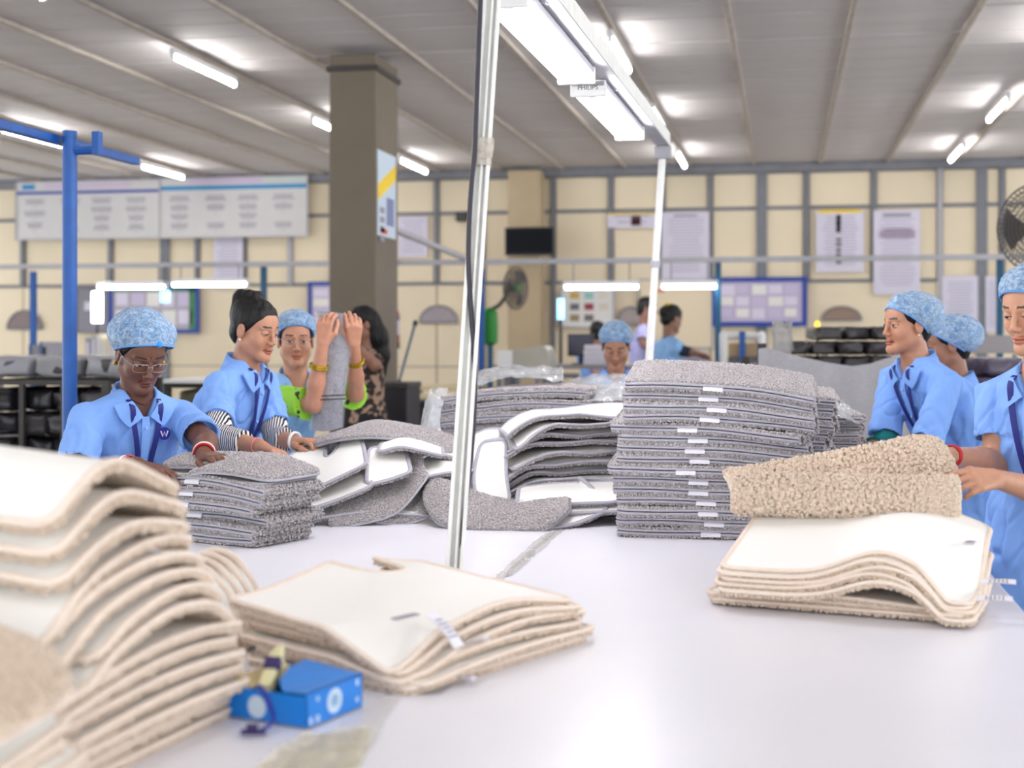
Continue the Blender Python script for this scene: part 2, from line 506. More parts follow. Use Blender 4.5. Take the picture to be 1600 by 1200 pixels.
sw = [(204, 170, 90), (150, 200, 196), (220, 214, 200), (110, 110, 120), (150, 66, 80), (214, 206, 190), (150, 140, 104), (120, 112, 116)]
wall_sheet('swatch_board', 878, 452, 958, 510, mat('swatch_white', (222, 222, 220), 0.5), 'white board with rows of coloured fabric swatches', 'board', Y=WALL_Y - 0.115, frame=M_STEEL_L, fw=0.02,
           prints=[(0.16 + 0.28 * (i % 3), 0.08 + 0.3 * (i // 3), 0.34 + 0.28 * (i % 3), 0.26 + 0.3 * (i // 3), mat(f'swatch_{"abcdefgh"[i]}', c, 0.8), 'swatch') for i, c in enumerate(sw)])
wall_sheet('cream_board', 1000, 438, 1112, 542, mat('cream_board', (232, 216, 186), 0.4), 'large blank cream board behind the people at the far desk', 'board', Y=WALL_Y - 0.105, frame=M_STEEL_L, fw=0.02,
           prints=[(0.22, 0.14, 0.34, 0.18, M_RED, 'heading')])
# half-round grey rugs hung on the wall
def half_round(px, py, wpx, hpx, Y, rgb, label):
    c = onwall(px, py, Y); r = wpx / 2 / F_PX * np.linalg.norm(c[:2]); hh = hpx / F_PX * np.linalg.norm(c[:2])
    e = empty('half_round_rug', c, label, 'rug', 'half-round rugs on the wall')
    an = np.linspace(0, math.pi, 25)
    out = np.stack([c[0] + r * np.cos(an), np.full(25, Y), c[2] + hh * np.sin(an)], 1)
    v = np.vstack([out, out + [0, 0.02, 0]])
    f = [tuple(range(24, -1, -1)), tuple(range(25, 50))] + [(i, (i + 1) % 25, 25 + (i + 1) % 25, 25 + i) for i in range(25)]
    mesh_obj('pile', v, f, mat('half_round_' + str(rgb[0]), rgb, 0.95, var=0.2, vscale=40, bump=0.6, bscale=120), e)
    MB().tube(np.vstack([out, out[:1]]), 0.012, 6).build('edge_binding', M_STEEL, e)
half_round(685, 504, 60, 26, WALL_Y - 0.06, (168, 160, 166), 'half-round pale grey rug on the wall behind the white pole')
half_round(38, 514, 56, 27, WALL_Y - 0.06, (142, 128, 128), 'half-round brown-grey rug on the wall by the thin blue post')
half_round(1315, 500, 58, 20, WALL_Y - 0.06, (156, 132, 120), 'half-round tan rug on the wall above the dark bundles')
half_round(985, 506, 40, 26, WALL_Y - 0.13, (170, 158, 156), 'half-round grey rug on the cream board behind the leaning pole')

# television, loudspeaker
tvc = onwall(827, 377, WALL_Y - 0.62)
e = empty('television', tvc, 'black flat television mounted on the back pillar', 'television')
wv, hv = 0.62, 0.35
MB().box((tvc[0] - wv / 2, tvc[1], tvc[2] - hv / 2), (tvc[0] + wv / 2, tvc[1] + 0.05, tvc[2] + hv / 2), 0.008).build('casing', M_BLACK, e)
MB().box((tvc[0] - wv / 2 + 0.02, tvc[1] - 0.003, tvc[2] - hv / 2 + 0.025), (tvc[0] + wv / 2 - 0.02, tvc[1] - 0.0005, tvc[2] + hv / 2 - 0.02)).build('screen', mat('tv_screen', (10, 13, 22), 0.5, spec=0.15), e)
MB().box((tvc[0] - 0.06, tvc[1] + 0.05, tvc[2] - 0.06), (tvc[0] + 0.06, WALL_Y - 0.421, tvc[2] + 0.06)).build('wall_bracket', M_DARK, e)
sp = onwall(720, 338, WALL_Y - 0.22)
e = empty('loudspeaker', sp, 'small black loudspeaker box on the back wall', 'loudspeaker')
MB().box(sp - V3(0.07, 0, 0.06), sp + V3(0.07, 0.14, 0.06), 0.008).build('cabinet', M_BLACK, e)
MB().lathe(sp, [(0.045, 0), (0.045, 0.006), (0.02, 0.002)], axis=(0, -1, 0)).build('cone', M_DARK, e)
# poster on the side of the square pillar
pc = V3(ca[0] + cw * 0.98 + 0.002, ca[1] + 0.12, 0)
za, zb = at(600, 370, 10.7)[2], at(600, 238, 10.7)[2]
e = empty('pillar_poster', (pc[0], pc[1] + 0.2, za), 'tall poster with a slanted yellow band on the pillar side', 'poster')
box('sheet', (pc[0], pc[1] - 0.04, za), (pc[0] + 0.006, pc[1] + 0.46, zb), mat('poster_blue', (196, 212, 228), 0.5), e)
xq = pc[0] + 0.0062
mesh_obj('yellow_band', [(xq, pc[1] - .04, zb - .26), (xq, pc[1] + .46, zb - .06), (xq, pc[1] + .46, zb - .18), (xq, pc[1] - .04, zb - .38)], [(0, 3, 2, 1)], M_POSTER_Y, e)
for i in range(4):
    box('picture', (xq, pc[1] + 0.02, zb - 0.42 - 0.07 * i - 0.045), (xq + 0.002, pc[1] + 0.14, zb - 0.42 - 0.07 * i), M_INK, e)
box('picture', (xq, pc[1] + 0.2, za + 0.09), (xq + 0.002, pc[1] + 0.4, za + 0.3), mat('poster_figure', (120, 130, 170), 0.6), e)
box('caption', (xq, pc[1] + 0.03, za + 0.02), (xq + 0.002, pc[1] + 0.22, za + 0.06), M_RED, e)

# ------------------------------------------------------------------ overhead rail and its posts, desk lamps
YR = 13.6
def rail_pt(px, py, Y=YR): return onwall(px, py, Y)
zr = rail_pt(1000, 407)[2]
e = empty('overhead_rail', (-3, YR, zr), 'long grey overhead rail running across the whole hall', 'rail')
MB().box((X0, YR - 0.025, zr - 0.025), (rail_pt(612, 400)[0], YR + 0.025, zr + 0.025), 0.004).build('rail_length', M_STEEL_L, e)
MB().box((rail_pt(612, 400)[0] + 0.002, YR - 0.025, zr - 0.025), (X1, YR + 0.025, zr + 0.025), 0.004).build('rail_length', M_STEEL_L, e)
p0 = at(606, 382, 11.0); 
tube('rail_branch', [V3(p0[0], p0[1], zr + 0.12), V3(rail_pt(735, 405)[0], YR - 0.03, zr + 0.02)], 0.028, M_STEEL_L, e)
def thin_post(px, py_top, Y, m, label, r=0.028, name='support_post'):
    t = onwall(px, py_top, Y)
    e = empty(name, (t[0], Y, 0), label, 'post', 'thin posts of the overhead rail')
    MB().obox((t[0], Y, t[2] / 2), np.eye(3), (r, r, t[2] / 2 - 0.002), 0.004).build('upright', m, e)
    MB().box((t[0] - 0.06, Y - 0.06, 0.0005), (t[0] + 0.06, Y + 0.06, 0.012)).build('foot_plate', m, e)
    return e
thin_post(52, 424, YR + 0.06, M_BLUE, 'thin blue post by the half-round brown-grey rug')
thin_post(412, 416, YR + 0.06, M_TEAL, 'thin teal post behind the woman with black hair bun')
thin_post(614, 392, YR - 0.06, M_TEAL, 'thin teal post carrying the fire extinguisher')
thin_post(752, 420, YR + 0.06, M_BLUE, 'thin blue post just behind the white table pole')
thin_post(1122, 408, YR + 0.06, M_TEAL, 'thin teal post in front of the blue-framed notice board')
thin_post(1562, 402, YR + 0.06, M_TEAL, 'thin teal post below the mesh fan')

def desk_lamp(px0, px1, py, Y, label, power=M_LAMP, name='desk_tube_lamp'):
    a = onwall(px0, py, Y); b = onwall(px1, py, Y); z = (a[2] + b[2]) / 2
    e = tube_light(name, (a[0], Y, z), (b[0], Y, z), power, label, 'tube lamps over the far desks', cat='lamp')
    for q in (a, b):
        s = 1 if q is a else -1
        MB().tube([(q[0] + 0.1 * s, Y, z + 0.04), (q[0] + 0.1 * s, Y, zr - 0.02)], 0.006, 6).build('hanger', M_STEEL, e)
    return e
desk_lamp(152, 262, 446, YR - 0.03, 'glowing tube lamp under the rail, near the blue post')
desk_lamp(268, 388, 442, YR - 0.03, 'glowing tube lamp under the rail, near the black hair bun')
desk_lamp(880, 1000, 446, YR - 0.03, 'glowing tube lamp above the swatch board')
desk_lamp(1032, 1122, 445, YR - 0.03, 'glowing tube lamp between leaning pole and teal post')
vt = onwall(152, 480, YR - 0.1)
e = empty('upright_lamp', (vt[0], vt[1], 0.8), 'upright glowing lamp box on a dark stem', 'lamp')
MB().box((vt[0] - 0.05, vt[1] - 0.03, vt[2] - 0.16), (vt[0] + 0.05, vt[1] + 0.03, vt[2] + 0.16), 0.01).build('diffuser', mat('upright_lamp_glow', (255, 255, 255), 0.4, emit=((248, 255, 250), 4.0)), e)
MB().tube([(vt[0], vt[1], 0.0), (vt[0], vt[1], vt[2] - 0.16)], 0.014, 8).build('stem', M_DARK, e)
vt = onwall(876, 483, YR - 0.1)
e = empty('blue_sign_lamp', (vt[0], vt[1], 0.8), 'small glowing blue-white sign on a dark stem, left of swatch board', 'sign')
MB().box((vt[0] - 0.032, vt[1] - 0.02, vt[2] - 0.1), (vt[0] + 0.032, vt[1] + 0.02, vt[2] + 0.1), 0.006).build('sign_face', mat('blue_sign_glow', (150, 214, 255), 0.4, emit=((130, 205, 255), 1.4)), e)
MB().tube([(vt[0], vt[1], 0.0), (vt[0], vt[1], vt[2] - 0.1)], 0.016, 8).build('stem', M_DARK, e)
vt = onwall(258, 462, YR - 0.1)
e = empty('blue_sign_lamp', (vt[0], vt[1], vt[2]), 'small glowing blue-white sign hanging under the far tube lamps', 'sign')
MB().box((vt[0] - 0.045, vt[1] - 0.02, vt[2] - 0.07), (vt[0] + 0.045, vt[1] + 0.02, vt[2] + 0.05), 0.006).build('sign_face', mat('blue_sign_glow', (150, 214, 255)), e)
MB().tube([(vt[0], vt[1], vt[2] + 0.05), (vt[0], vt[1], zr - 0.02)], 0.008, 6).build('hanger', M_DARK, e)

# ------------------------------------------------------------------ fans
def fan(c, face, R, label, arm_to=None, box_at=None, guard=mat('fan_guard', (92, 84, 78), 0.5), hub=M_GREEN, rings=7, spokes=28, wire=0.004):
    c = np.asarray(c, float); f = nrm(face); s = nrm(np.cross(f, CU)); u = np.cross(s, f)
    e = empty('wall_fan', c, label, 'fan', 'industrial fans')
    def circ(r, d, n=40):
        an = np.linspace(0, 2 * math.pi, n, endpoint=False)
        return c + f * d + r * (np.cos(an)[:, None] * s + np.sin(an)[:, None] * u)
    g = MB()
    dep = 0.2 * R
    for i in range(1, rings + 1):
        r = R * i / rings; d = dep * (1 - (i / rings) ** 2)
        g.tube(circ(r, d), wire if i < rings else wire * 2.2, 6, closed=True)
        if i > 1:
            g.tube(circ(r, -d), wire, 6, closed=True)
    for k in range(spokes):
        an = 2 * math.pi * k / spokes
        w = math.cos(an) * s + math.sin(an) * u; w2 = math.cos(an + 0.5) * s + math.sin(an + 0.5) * u
        for sg in (1, -1):
            g.tube([c + f * dep * sg * (1 - t * t) + (w * t + (w2 - w) * t * (1 - t)) * R for t in np.linspace(0.12, 1, 7)], wire * 0.8, 5)
    go = g.build('guard', guard, e, smooth=True); go['kind'] = 'stuff'
    for k in range(3):                                           # blades
        an0 = 2 * math.pi * k / 3
        v = []; 
        for r in np.linspace(0.1, 0.86, 7):
            for t in np.linspace(-0.45, 0.45, 6):
                an = an0 + t * (0.6 + 0.9 * r)
                v.append(c + (math.cos(an) * s + math.sin(an) * u) * R * r + f * (t * 0.16 * R))
        mesh_obj('blade', np.array(v), grid_faces(7, 6), mat('fan_blade', (70, 66, 70), 0.4), e, smooth=True)
    MB().lathe(c, [(0.02, -dep - 0.2 * R), (0.2 * R, -dep - 0.16 * R), (0.24 * R, -dep * 0.5), (0.2 * R, -dep * 0.2)], axis=f).build('motor', hub, e, smooth=True)
    MB().lathe(c + f * dep * 0.98, [(0.13 * R, -0.01), (0.13 * R, 0.005), (0.05 * R, 0.015)], axis=f).build('hub_cap', hub, e, smooth=True)
    if arm_to is not None:
        MB().tube(spline([c - f * dep * 1.6, (c - f * dep * 1.6 + arm_to) / 2 + V3(0, 0, -0.05), arm_to], 12), 0.02, 8).build('arm', M_DARK, e, smooth=True)
    if box_at is not None:
        MB().lathe(box_at, [(0.03, -0.2), (0.075, -0.17), (0.08, 0.0), (0.07, 0.13), (0.03, 0.17)], seg=16).build('stand_box', hub, e, smooth=True)
        MB().tube([(box_at[0], box_at[1], 0), (box_at[0], box_at[1], box_at[2] - 0.15)], 0.03, 8).build('stand', M_TEAL, e, smooth=True)
    return e
fc = onwall(806, 450, 13.9)
bx = onwall(766, 508, 13.8)
fan(fc, (0.93, -0.42, -0.03), 0.21, 'pedestal fan with green motor in front of the back pillar', arm_to=bx + V3(0, 0, 0.15), box_at=bx, rings=6, spokes=24, wire=0.004)
fc = at(1622, 356, 8.6)
fan(fc, (-0.62, -0.78, -0.05), 0.27, 'large brown mesh fan at the picture edge above the hair net', arm_to=V3(fc[0] + 0.1, fc[1] + 0.5, fc[2] - 0.5), hub=M_GREEN, rings=9, spokes=52, wire=0.0028)
tube('fan_post', [V3(fc[0] + 0.1, fc[1] + 0.5, 0), V3(fc[0] + 0.1, fc[1] + 0.5, fc[2] - 0.4)], 0.035, M_TEAL)
tag(bpy.data.objects['fan_post'], 'teal steel post carrying the large mesh fan', 'post')

# ================================================================== furniture and goods behind the work table
M_BAG = mat('clear_bag', (206, 208, 214), 0.2, alpha=0.45, spec=0.8)
M_BUNDLE = mat('dark_bundle', (62, 58, 62), 0.35, var=0.3, vscale=9, bump=0.5, bscale=22)
M_BUNDLE_B = mat('black_bundle', (34, 33, 40), 0.28, var=0.35, vscale=9, bump=0.6, bscale=22)
M_BUNDLE_P = mat('plum_bundle', (84, 76, 96), 0.22, var=0.3, vscale=7, bump=0.6, bscale=20)
M_WOOD = mat('cream_laminate', (214, 198, 158), 0.6, var=0.05)

def blob(name, c, h, m, parent=None, rough=0.12, sc=5.0, seed=0, res=18, axes=None, power=0.32):
    """A soft pillow-like bundle: superellipsoid with lumpy noise."""
    c = np.asarray(c, float); A = np.eye(3) if axes is None else axes
    u = np.linspace(-math.pi / 2, math.pi / 2, res); w = np.linspace(-math.pi, math.pi, res * 2, endpoint=False)
    U, W = np.meshgrid(u, w, indexing='ij')
    sg = lambda t, p: np.sign(t) * np.abs(t) ** p
    P = np.stack([sg(np.cos(U), power) * sg(np.cos(W), power), sg(np.cos(U), power) * sg(np.sin(W), power), sg(np.sin(U), power)], -1).reshape(-1, 3)
    n = vnoise(P * sc * 0.5 + seed * 7.3) + 0.5 * vnoise(P * sc + seed * 3.1)
    P = P * (1 + rough * n[:, None])
    return mesh_obj(name, c + (P * h) @ A.T, grid_faces(res, res * 2, wrap=True), m, parent, smooth=True)
def rotz(a):
    c, s = math.cos(a), math.sin(a)
    return np.array([[c, -s, 0], [s, c, 0], [0, 0, 1.0]])
def frame_box(e, x0, x1, y0, y1, z_list, m, r=0.02, name='shelf', top=None):
    for x in (x0, x1):
        for y in (y0, y1):
            MB().box((x - r, y - r, 0.0), (x + r, y + r, top or z_list[-1])).build('upright', m, e)
    for z in z_list:
        MB().box((x0 + r, y0 - r, z - 0.03), (x1 - r, y1 + r, z), 0.004).build(name, m, e)

# --- dark trolley with black bagged bundles, far left
q0 = at(-40, 690, 8.4); q1 = at(176, 690, 8.4)
xa, xb, yb = q0[0], q1[0], (q0[1] + q1[1]) / 2
e = empty('goods_trolley', ((xa + xb) / 2, yb + 0.3, 0), 'dark steel trolley loaded with black bundles at the left', 'trolley')
frame_box(e, xa, xb, yb, yb + 0.7, [0.35, 1.16], M_DARK, 0.022, 'deck')
for x in np.linspace(xa, xb, 4)[1:-1]:
    MB().box((x - 0.015, yb - 0.02, 0.35), (x + 0.015, yb + 0.01, 1.13)).build('bar', M_DARK, e)
for x in (xa + 0.06, xb - 0.06):
    for y in (yb + 0.06, yb + 0.64):
        MB().lathe((x - 0.02, y, 0.05), [(0.05, 0), (0.05, 0.04)], axis=(1, 0, 0), seg=14).build('castor', M_BLACK, e)
k = 0
for i in range(4):
    for j in range(5):
        x = xa + (i + 0.5) * (xb - xa) / 4; z = 0.36 + 0.08 + j * 0.15
        o = blob('black_bundle', (x, yb + 0.31 + 0.04 * ((i * 3 + j * 2) % 4) - 0.06, z), ((xb - xa) / 8 - 0.004, 0.25, 0.068), (M_BUNDLE_B, M_BUNDLE)[(i * 2 + j) % 5 == 0], seed=i * 5 + j, rough=0.1, sc=7)
        tag(o, f'black bagged bundle on the dark trolley, {["bottom","second","third","fourth","top"][j]} layer, {["first","second","third","fourth"][i]} from picture edge', 'bundle', 'black bundles on the trolley')
for i, (x, m_) in enumerate(((xa + 0.14, M_BUNDLE_P), (xa + 0.45, M_BUNDLE), (xa + 0.77, M_BUNDLE))):
    o = blob('bagged_bundle', (x, yb + 0.3, 1.16 + 0.076), (0.138, 0.24, 0.06), m_, seed=20 + i, rough=0.08)
    tag(o, ['plum bagged bundle lying on top of the dark trolley', 'flat dark bundle in shiny clear wrap on the dark trolley', 'dark shiny bundle at the trolley end beside the blue post'][i], 'bundle', 'bundles on the trolley top')
    w = blob('clear_wrap', (x, yb + 0.3, 1.16 + 0.077), (0.142, 0.25, 0.066), M_BAG, o, seed=30 + i, rough=0.1)
# --- second dark rack between the women, with greenish goods
q0 = at(262, 690, 9.6); q1 = at(330, 690, 9.6)
e = empty('goods_rack', ((q0[0] + q1[0]) / 2, q0[1] + 0.3, 0), 'open rack with grey-green goods between the first two women', 'rack')
frame_box(e, q0[0], q1[0] + 0.3, q0[1], q0[1] + 0.6, [0.4, 1.10], M_DARK, 0.02, 'deck')
for j in range(4):
    o = blob('folded_goods', ((q0[0] + q1[0]) / 2 + 0.12, q0[1] + 0.3, 0.4 + 0.085 + j * 0.165), (0.24, 0.25, 0.08), mat('moss_goods', (120, 116, 92), 0.8, var=0.3, vscale=12), seed=j + 40, rough=0.05)
    tag(o, f'grey-green folded goods in the open rack, {["lowest","second from the bottom","third from the bottom","topmost"][j]}', 'bundle', 'goods in the open rack')
MB().box((q0[0] - 0.05, q0[1] - 0.05, 1.102), (q1[0] + 0.4, q0[1] + 0.65, 1.125), 0.004).build('sheet', M_WHITE, e)
# --- far desks along the rail
def desk(px0, px1, Y, top_z, label, m=M_WOOD, leg=M_STEEL, depth=0.7):
    a = onwall(px0, 560, Y); b = onwall(px1, 560, Y)
    e = empty('far_desk', ((a[0] + b[0]) / 2, Y + depth / 2, 0), label, 'desk')
    MB().box((a[0], Y, top_z - 0.035), (b[0], Y + depth, top_z), 0.006).build('desk_top', m, e)
    for x in (a[0] + 0.05, b[0] - 0.05):
        for y in (Y + 0.05, Y + depth - 0.05):
            MB().box((x - 0.022, y - 0.022, 0), (x + 0.022, y + 0.022, top_z - 0.036)).build('leg', leg, e)
    MB().box((a[0] + 0.073, Y + 0.03, 0.30), (b[0] - 0.073, Y + 0.06, 0.35)).build('stretcher', leg, e)
    return a[0], b[0]
dx0, dx1 = desk(-60, 205, 13.2, 1.16, 'cream far desk at the left wall with binders on it', m=M_WOOD)
cols = [(150, 152, 160), (176, 178, 184), (228, 226, 214), (236, 232, 190), (214, 200, 150), (226, 226, 226), (196, 160, 176), (206, 206, 202)]
x = onwall(130, 540, 13.2)[0]
for i in range(8):
    w = 0.055 if i else 0.06
    e = empty('binder', (x + w / 2, 13.4, 1.1605), f'{["grey","light grey","white","pale yellow","tan","chalk white","pink","ash"][i]} upright binder on the far desk', 'binder', 'binders on the far desk')
    hgt = 0.24 + 0.02 * ((i * 7) % 3)
    MB().box((x, 13.24, 1.1605), (x + w - 0.004, 13.48, 1.1605 + hgt), 0.004).build('cover', mat(f'binder_{i}', cols[i], 0.5), e)
    MB().box((x + 0.012, 13.2385, 1.22), (x + w - 0.016, 13.2398, 1.1605 + hgt - 0.04)).build('spine_label', M_PAPER, e)
    x += w + 0.003
for i, (px, wp, hz, rgb, lab) in enumerate([(82, 22, 0.2, (150, 150, 162), 'grey plastic file box with a blue edge on the far desk'), (60, 16, 0.17, (132, 132, 142), 'darker grey plastic file box behind the thin blue post')]):
    c = onwall(px, 545, 13.25); w = wp / F_PX * 13.4
    e = empty('file_box', (c[0], 13.4, 1.1605), lab, 'box')
    MB().box((c[0] - w, 13.26, 1.1605), (c[0] + w, 13.52, 1.1605 + hz), 0.02).build('body', mat(f'file_box_{i}', rgb, 0.5), e)
    MB().box((c[0] - w - 0.012, 13.25, 1.161), (c[0] - w - 0.001, 13.53, 1.1605 + hz)).build('edge', M_BLUE, e)
desk(645, 735, 12.0, 0.98, 'pale far desk with yellow beam behind the pole', m=M_WOOD, leg=M_STEEL)
yb0, yb1 = onwall(640, 600, 11.9)[0], onwall(718, 600, 11.9)[0]
e = empty('yellow_bench', ((yb0 + yb1) / 2, 11.6, 0), 'cream bench with bright yellow edge rails behind the pole', 'bench')
MB().box((yb0, 11.3, 0.80), (yb1, 11.8, 0.93), 0.006).build('seat_box', M_WOOD, e)
MB().box((yb0 - 0.01, 11.28, 0.72), (yb1 + 0.01, 11.33, 0.797), 0.004).build('edge_rail', M_YELLOW, e)
MB().box((yb0 - 0.01, 11.28, 0.28), (yb1 + 0.01, 11.33, 0.34), 0.004).build('edge_rail', M_YELLOW, e)
for x in (yb0 + 0.02, yb1 - 0.02):
    for y in (11.36, 11.76):
        MB().box((x - 0.02, y - 0.02, 0), (x + 0.02, y + 0.02, 0.799)).build('leg', M_STEEL, e)
MB().box((yb0 + 0.045, 11.35, 0.42), (yb1 - 0.045, 11.7, 0.62), 0.01).build('drawer_unit', M_DARK, e)
# metal chairs by the bench
def chair(c, a, label, m=M_STEEL):
    R = rotz(a); c = np.asarray(c, float)
    e = empty('metal_chair', c, label, 'chair', 'metal chairs by the bench')
    P = lambda x, y, z: c + R @ V3(x, y, z)
    MB().obox(P(0, 0, 0.45), R, (0.2, 0.2, 0.015), 0.006).build('seat', M_DARK, e)
    MB().obox(P(0, 0.2, 0.82), R, (0.18, 0.01, 0.1), 0.006).build('backrest', M_DARK, e)
    for x in (-0.19, 0.19):
        MB().tube([P(x, -0.19, 0), P(x, -0.19, 0.44)], 0.014, 8).build('leg', m, e)
        MB().tube([P(x, 0.22, 0), P(x, 0.2, 0.45), P(x, 0.21, 0.93)], 0.014, 8).build('leg', m, e)
    MB().tube([P(-0.19, 0.21, 0.93), P(0.19, 0.21, 0.93)], 0.014, 8).build('top_rail', m, e)
cc = onwall(690, 620, 10.6); chair((cc[0], 10.6, 0), 2.6, 'grey metal chair in front of the yellow-edged bench')
cc = onwall(720, 620, 10.9); chair((cc[0] + 0.1, 10.9, 0), 2.9, 'dark metal chair half behind the white pole')
# black case and leaning rod by the pillar
bl = at(591, 690, 9.7); br = at(634, 690, 9.7)
e = empty('black_case', ((bl[0] + br[0]) / 2, bl[1] + 0.2, 0), 'tall black case standing in front of the pillar', 'case')
htop = at(610, 600, 9.7)[2]
MB().box((bl[0], bl[1], 0.02), (br[0] + 0.02, bl[1] + 0.36, htop), 0.012).build('body', mat('case_black', (40, 38, 42), 0.5), e)
MB().box((bl[0] - 0.006, bl[1] - 0.006, htop - 0.03), (br[0] + 0.026, bl[1] + 0.366, htop + 0.008), 0.006).build('lid', M_DARK, e)
for x in (bl[0] + 0.04, br[0] - 0.03):
    for y in (bl[1] + 0.05, bl[1] + 0.31):
        MB().lathe((x, y, 0.0), [(0.02, 0), (0.02, 0.02)], seg=10).build('foot', M_BLACK, e)
r0 = at(624, 588, 9.95); r1 = at(648, 508, 10.2)
e = empty('leaning_rod', (r0[0], r0[1], htop), 'thin grey steel rod leaning above the black case', 'rod')
d_ = nrm(r1 - r0)
MB().tube([V3(r0[0], r0[1], htop + 0.015), r1], 0.012, 8).build('shaft', M_STEEL, e, smooth=True)
MB().tube([r1, r1 + d_ * 0.03], 0.018, 8).build('grip', M_DARK, e, smooth=True)
# fire extinguisher hanging on the teal post
fx = onwall(614, 512, YR - 0.2)
S = 13.5 / F_PX
e = empty('fire_extinguisher', (fx[0], fx[1], fx[2] - 0.2), 'red fire extinguisher with white label hanging beside the pillar', 'fire extinguisher')
MB().lathe((fx[0], fx[1], fx[2] - 0.2), [(0.06, 0), (0.065, 0.02), (0.065, 0.33), (0.05, 0.37), (0.02, 0.39)], seg=20).build('cylinder', mat('extinguisher_red', (150, 16, 30), 0.3), e, smooth=True)
MB().lathe((fx[0], fx[1], fx[2] - 0.205), [(0.068, 0), (0.068, 0.06)], seg=20).build('base_skirt', M_BLACK, e, smooth=True)
MB().lathe((fx[0], fx[1], fx[2] - 0.2), [(0.0665, 0.13), (0.0665, 0.27)], seg=20).build('label', M_PAPER, e, smooth=True)
MB().lathe((fx[0], fx[1], fx[2] - 0.2), [(0.0668, 0.275), (0.0668, 0.3)], seg=20).build('blue_band', M_BLUE_D, e, smooth=True)
MB().box((fx[0] - 0.02, fx[1] - 0.03, fx[2] + 0.19), (fx[0] + 0.02, fx[1] + 0.03, fx[2] + 0.22)).build('valve', M_DARK, e)
MB().tube([(fx[0], fx[1] - 0.03, fx[2] + 0.215), (fx[0] + 0.02, fx[1] - 0.12, fx[2] + 0.24)], 0.01, 6).build('handle', M_BLACK, e)
MB().tube(spline([(fx[0] - 0.02, fx[1], fx[2] + 0.2), (fx[0] - 0.09, fx[1], fx[2] + 0.12), (fx[0] - 0.085, fx[1], fx[2] - 0.18)], 12), 0.011, 6).build('hose', M_BLACK, e, smooth=True)
MB().box((fx[0] - 0.03, fx[1] + 0.066, fx[2] + 0.02), (fx[0] + 0.03, YR - 0.09, fx[2] + 0.08)).build('bracket', M_DARK, e)
# desks in the middle distance with monitor, papers, machine
a0, a1 = desk(770, 1110, 12.6, 1.16, 'long grey far desk behind the centre woman', m=mat('grey_desk', (150, 148, 150), 0.5))
rl = onwall(640, 575, 11.2)[2]
e = empty('conveyor_rail', (-3.4, 11.4, 0), 'low grey rail fence in front of the far desk', 'rail')
xa_, xb_ = onwall(745, 575, 11.4)[0], onwall(905, 575, 11.4)[0]
MB().tube([(xa_, 11.4, 1.10), (xb_, 11.4, 1.10)], 0.02, 8).build('top_bar', M_STEEL, e, smooth=True)
MB().tube([(xa_, 11.4, 0.85), (xb_, 11.4, 0.85)], 0.015, 8).build('lower_bar', M_STEEL, e, smooth=True)
for x in np.linspace(xa_ + 0.03, xb_ - 0.03, 6):
    MB().box((x - 0.015, 11.385, 0), (x + 0.015, 11.415, 1.085)).build('upright', M_STEEL, e)
mc = onwall(906, 537, 12.85)
e = empty('monitor', (mc[0], 12.95, 1.1605), 'dark computer monitor on the far desk left of the centre woman', 'monitor')
MB().box((mc[0] - 0.12, 12.9, 1.235), (mc[0] + 0.12, 12.93, 1.44), 0.006).build('casing', M_BLACK, e)
MB().box((mc[0] - 0.11, 12.897, 1.25), (mc[0] + 0.11, 12.8995, 1.43)).build('screen', mat('monitor_screen', (52, 54, 74), 0.25), e)
MB().box((mc[0] - 0.02, 12.915, 1.165), (mc[0] + 0.02, 12.945, 1.3)).build('neck', M_BLACK, e)
MB().box((mc[0] - 0.08, 12.88, 1.1605), (mc[0] + 0.08, 13.02, 1.172), 0.003).build('foot', M_BLACK, e)
pc2 = onwall(932, 555, 12.7)
for j in range(4):
    o = MB().obox((pc2[0], 12.8, 1.161 + 0.022 + j * 0.045), rotz(0.1 * (j % 2)), (0.12, 0.09, 0.021), 0.006).build('paper_stack', mat('stack_white', (226, 222, 232), 0.6))
    tag(o, f'white ream of paper beside the monitor, {["bottom","second","third","top"][j]} of four', 'paper', 'paper reams by the monitor')
for j, (px, py) in enumerate(((1070, 545), (1090, 542), (1028, 548), (1045, 550))):
    c = onwall(px, py, 12.8)
    o = blob('cloth_heap', (c[0], 12.85, 1.16 + 0.05 + 0.015 * (j % 2)), (0.085, 0.12, 0.05 + 0.012 * (j % 2)), mat('white_cloth', (224, 218, 232), 0.7, var=0.05), seed=60 + j, rough=0.22)
    tag(o, ['white cloth heap under the bending woman hand', 'white cloth heap by the teal post on the far desk', 'white cloth heap right behind the leaning pole', 'white cloth heap at the bending woman waist'][j], 'cloth', 'white cloth heaps on the far desk')
mq0, mq1 = onwall(795, 545, 12.3)[0], onwall(868, 545, 12.3)[0]
e = empty('sewing_machine_cover', ((mq0 + mq1) / 2, 12.2, 0), 'pale domed machine with a curved grey hood on legs', 'machine')
sec = spline([(mq0, 0, 1.06), (mq0 + 0.05, 0, 1.28), (mq0 + 0.2, 0, 1.31), (mq1 - 0.05, 0, 1.33), (mq1, 0, 1.22), (mq1, 0, 1.06)], 24)
v = np.vstack([sec + [0, 11.95, 0], sec + [0, 12.35, 0]])
mesh_obj('hood', v, [tuple(range(23, -1, -1)), tuple(range(24, 48))] + [(i, i + 1, 25 + i, 24 + i) for i in range(23)] + [(23, 0, 24, 47)], mat('hood_grey', (176, 172, 160), 0.4, var=0.1), e)
MB().box((mq0 - 0.03, 11.93, 1.08), (mq0 + 0.1, 11.948, 1.30), 0.01).build('white_end', M_WHITE, e)
for x in (mq0 + 0.04, mq1 - 0.04):
    for y in (11.98, 12.32):
        MB().box((x - 0.02, y - 0.02, 0), (x + 0.02, y + 0.02, 1.06)).build('leg', M_STEEL, e)
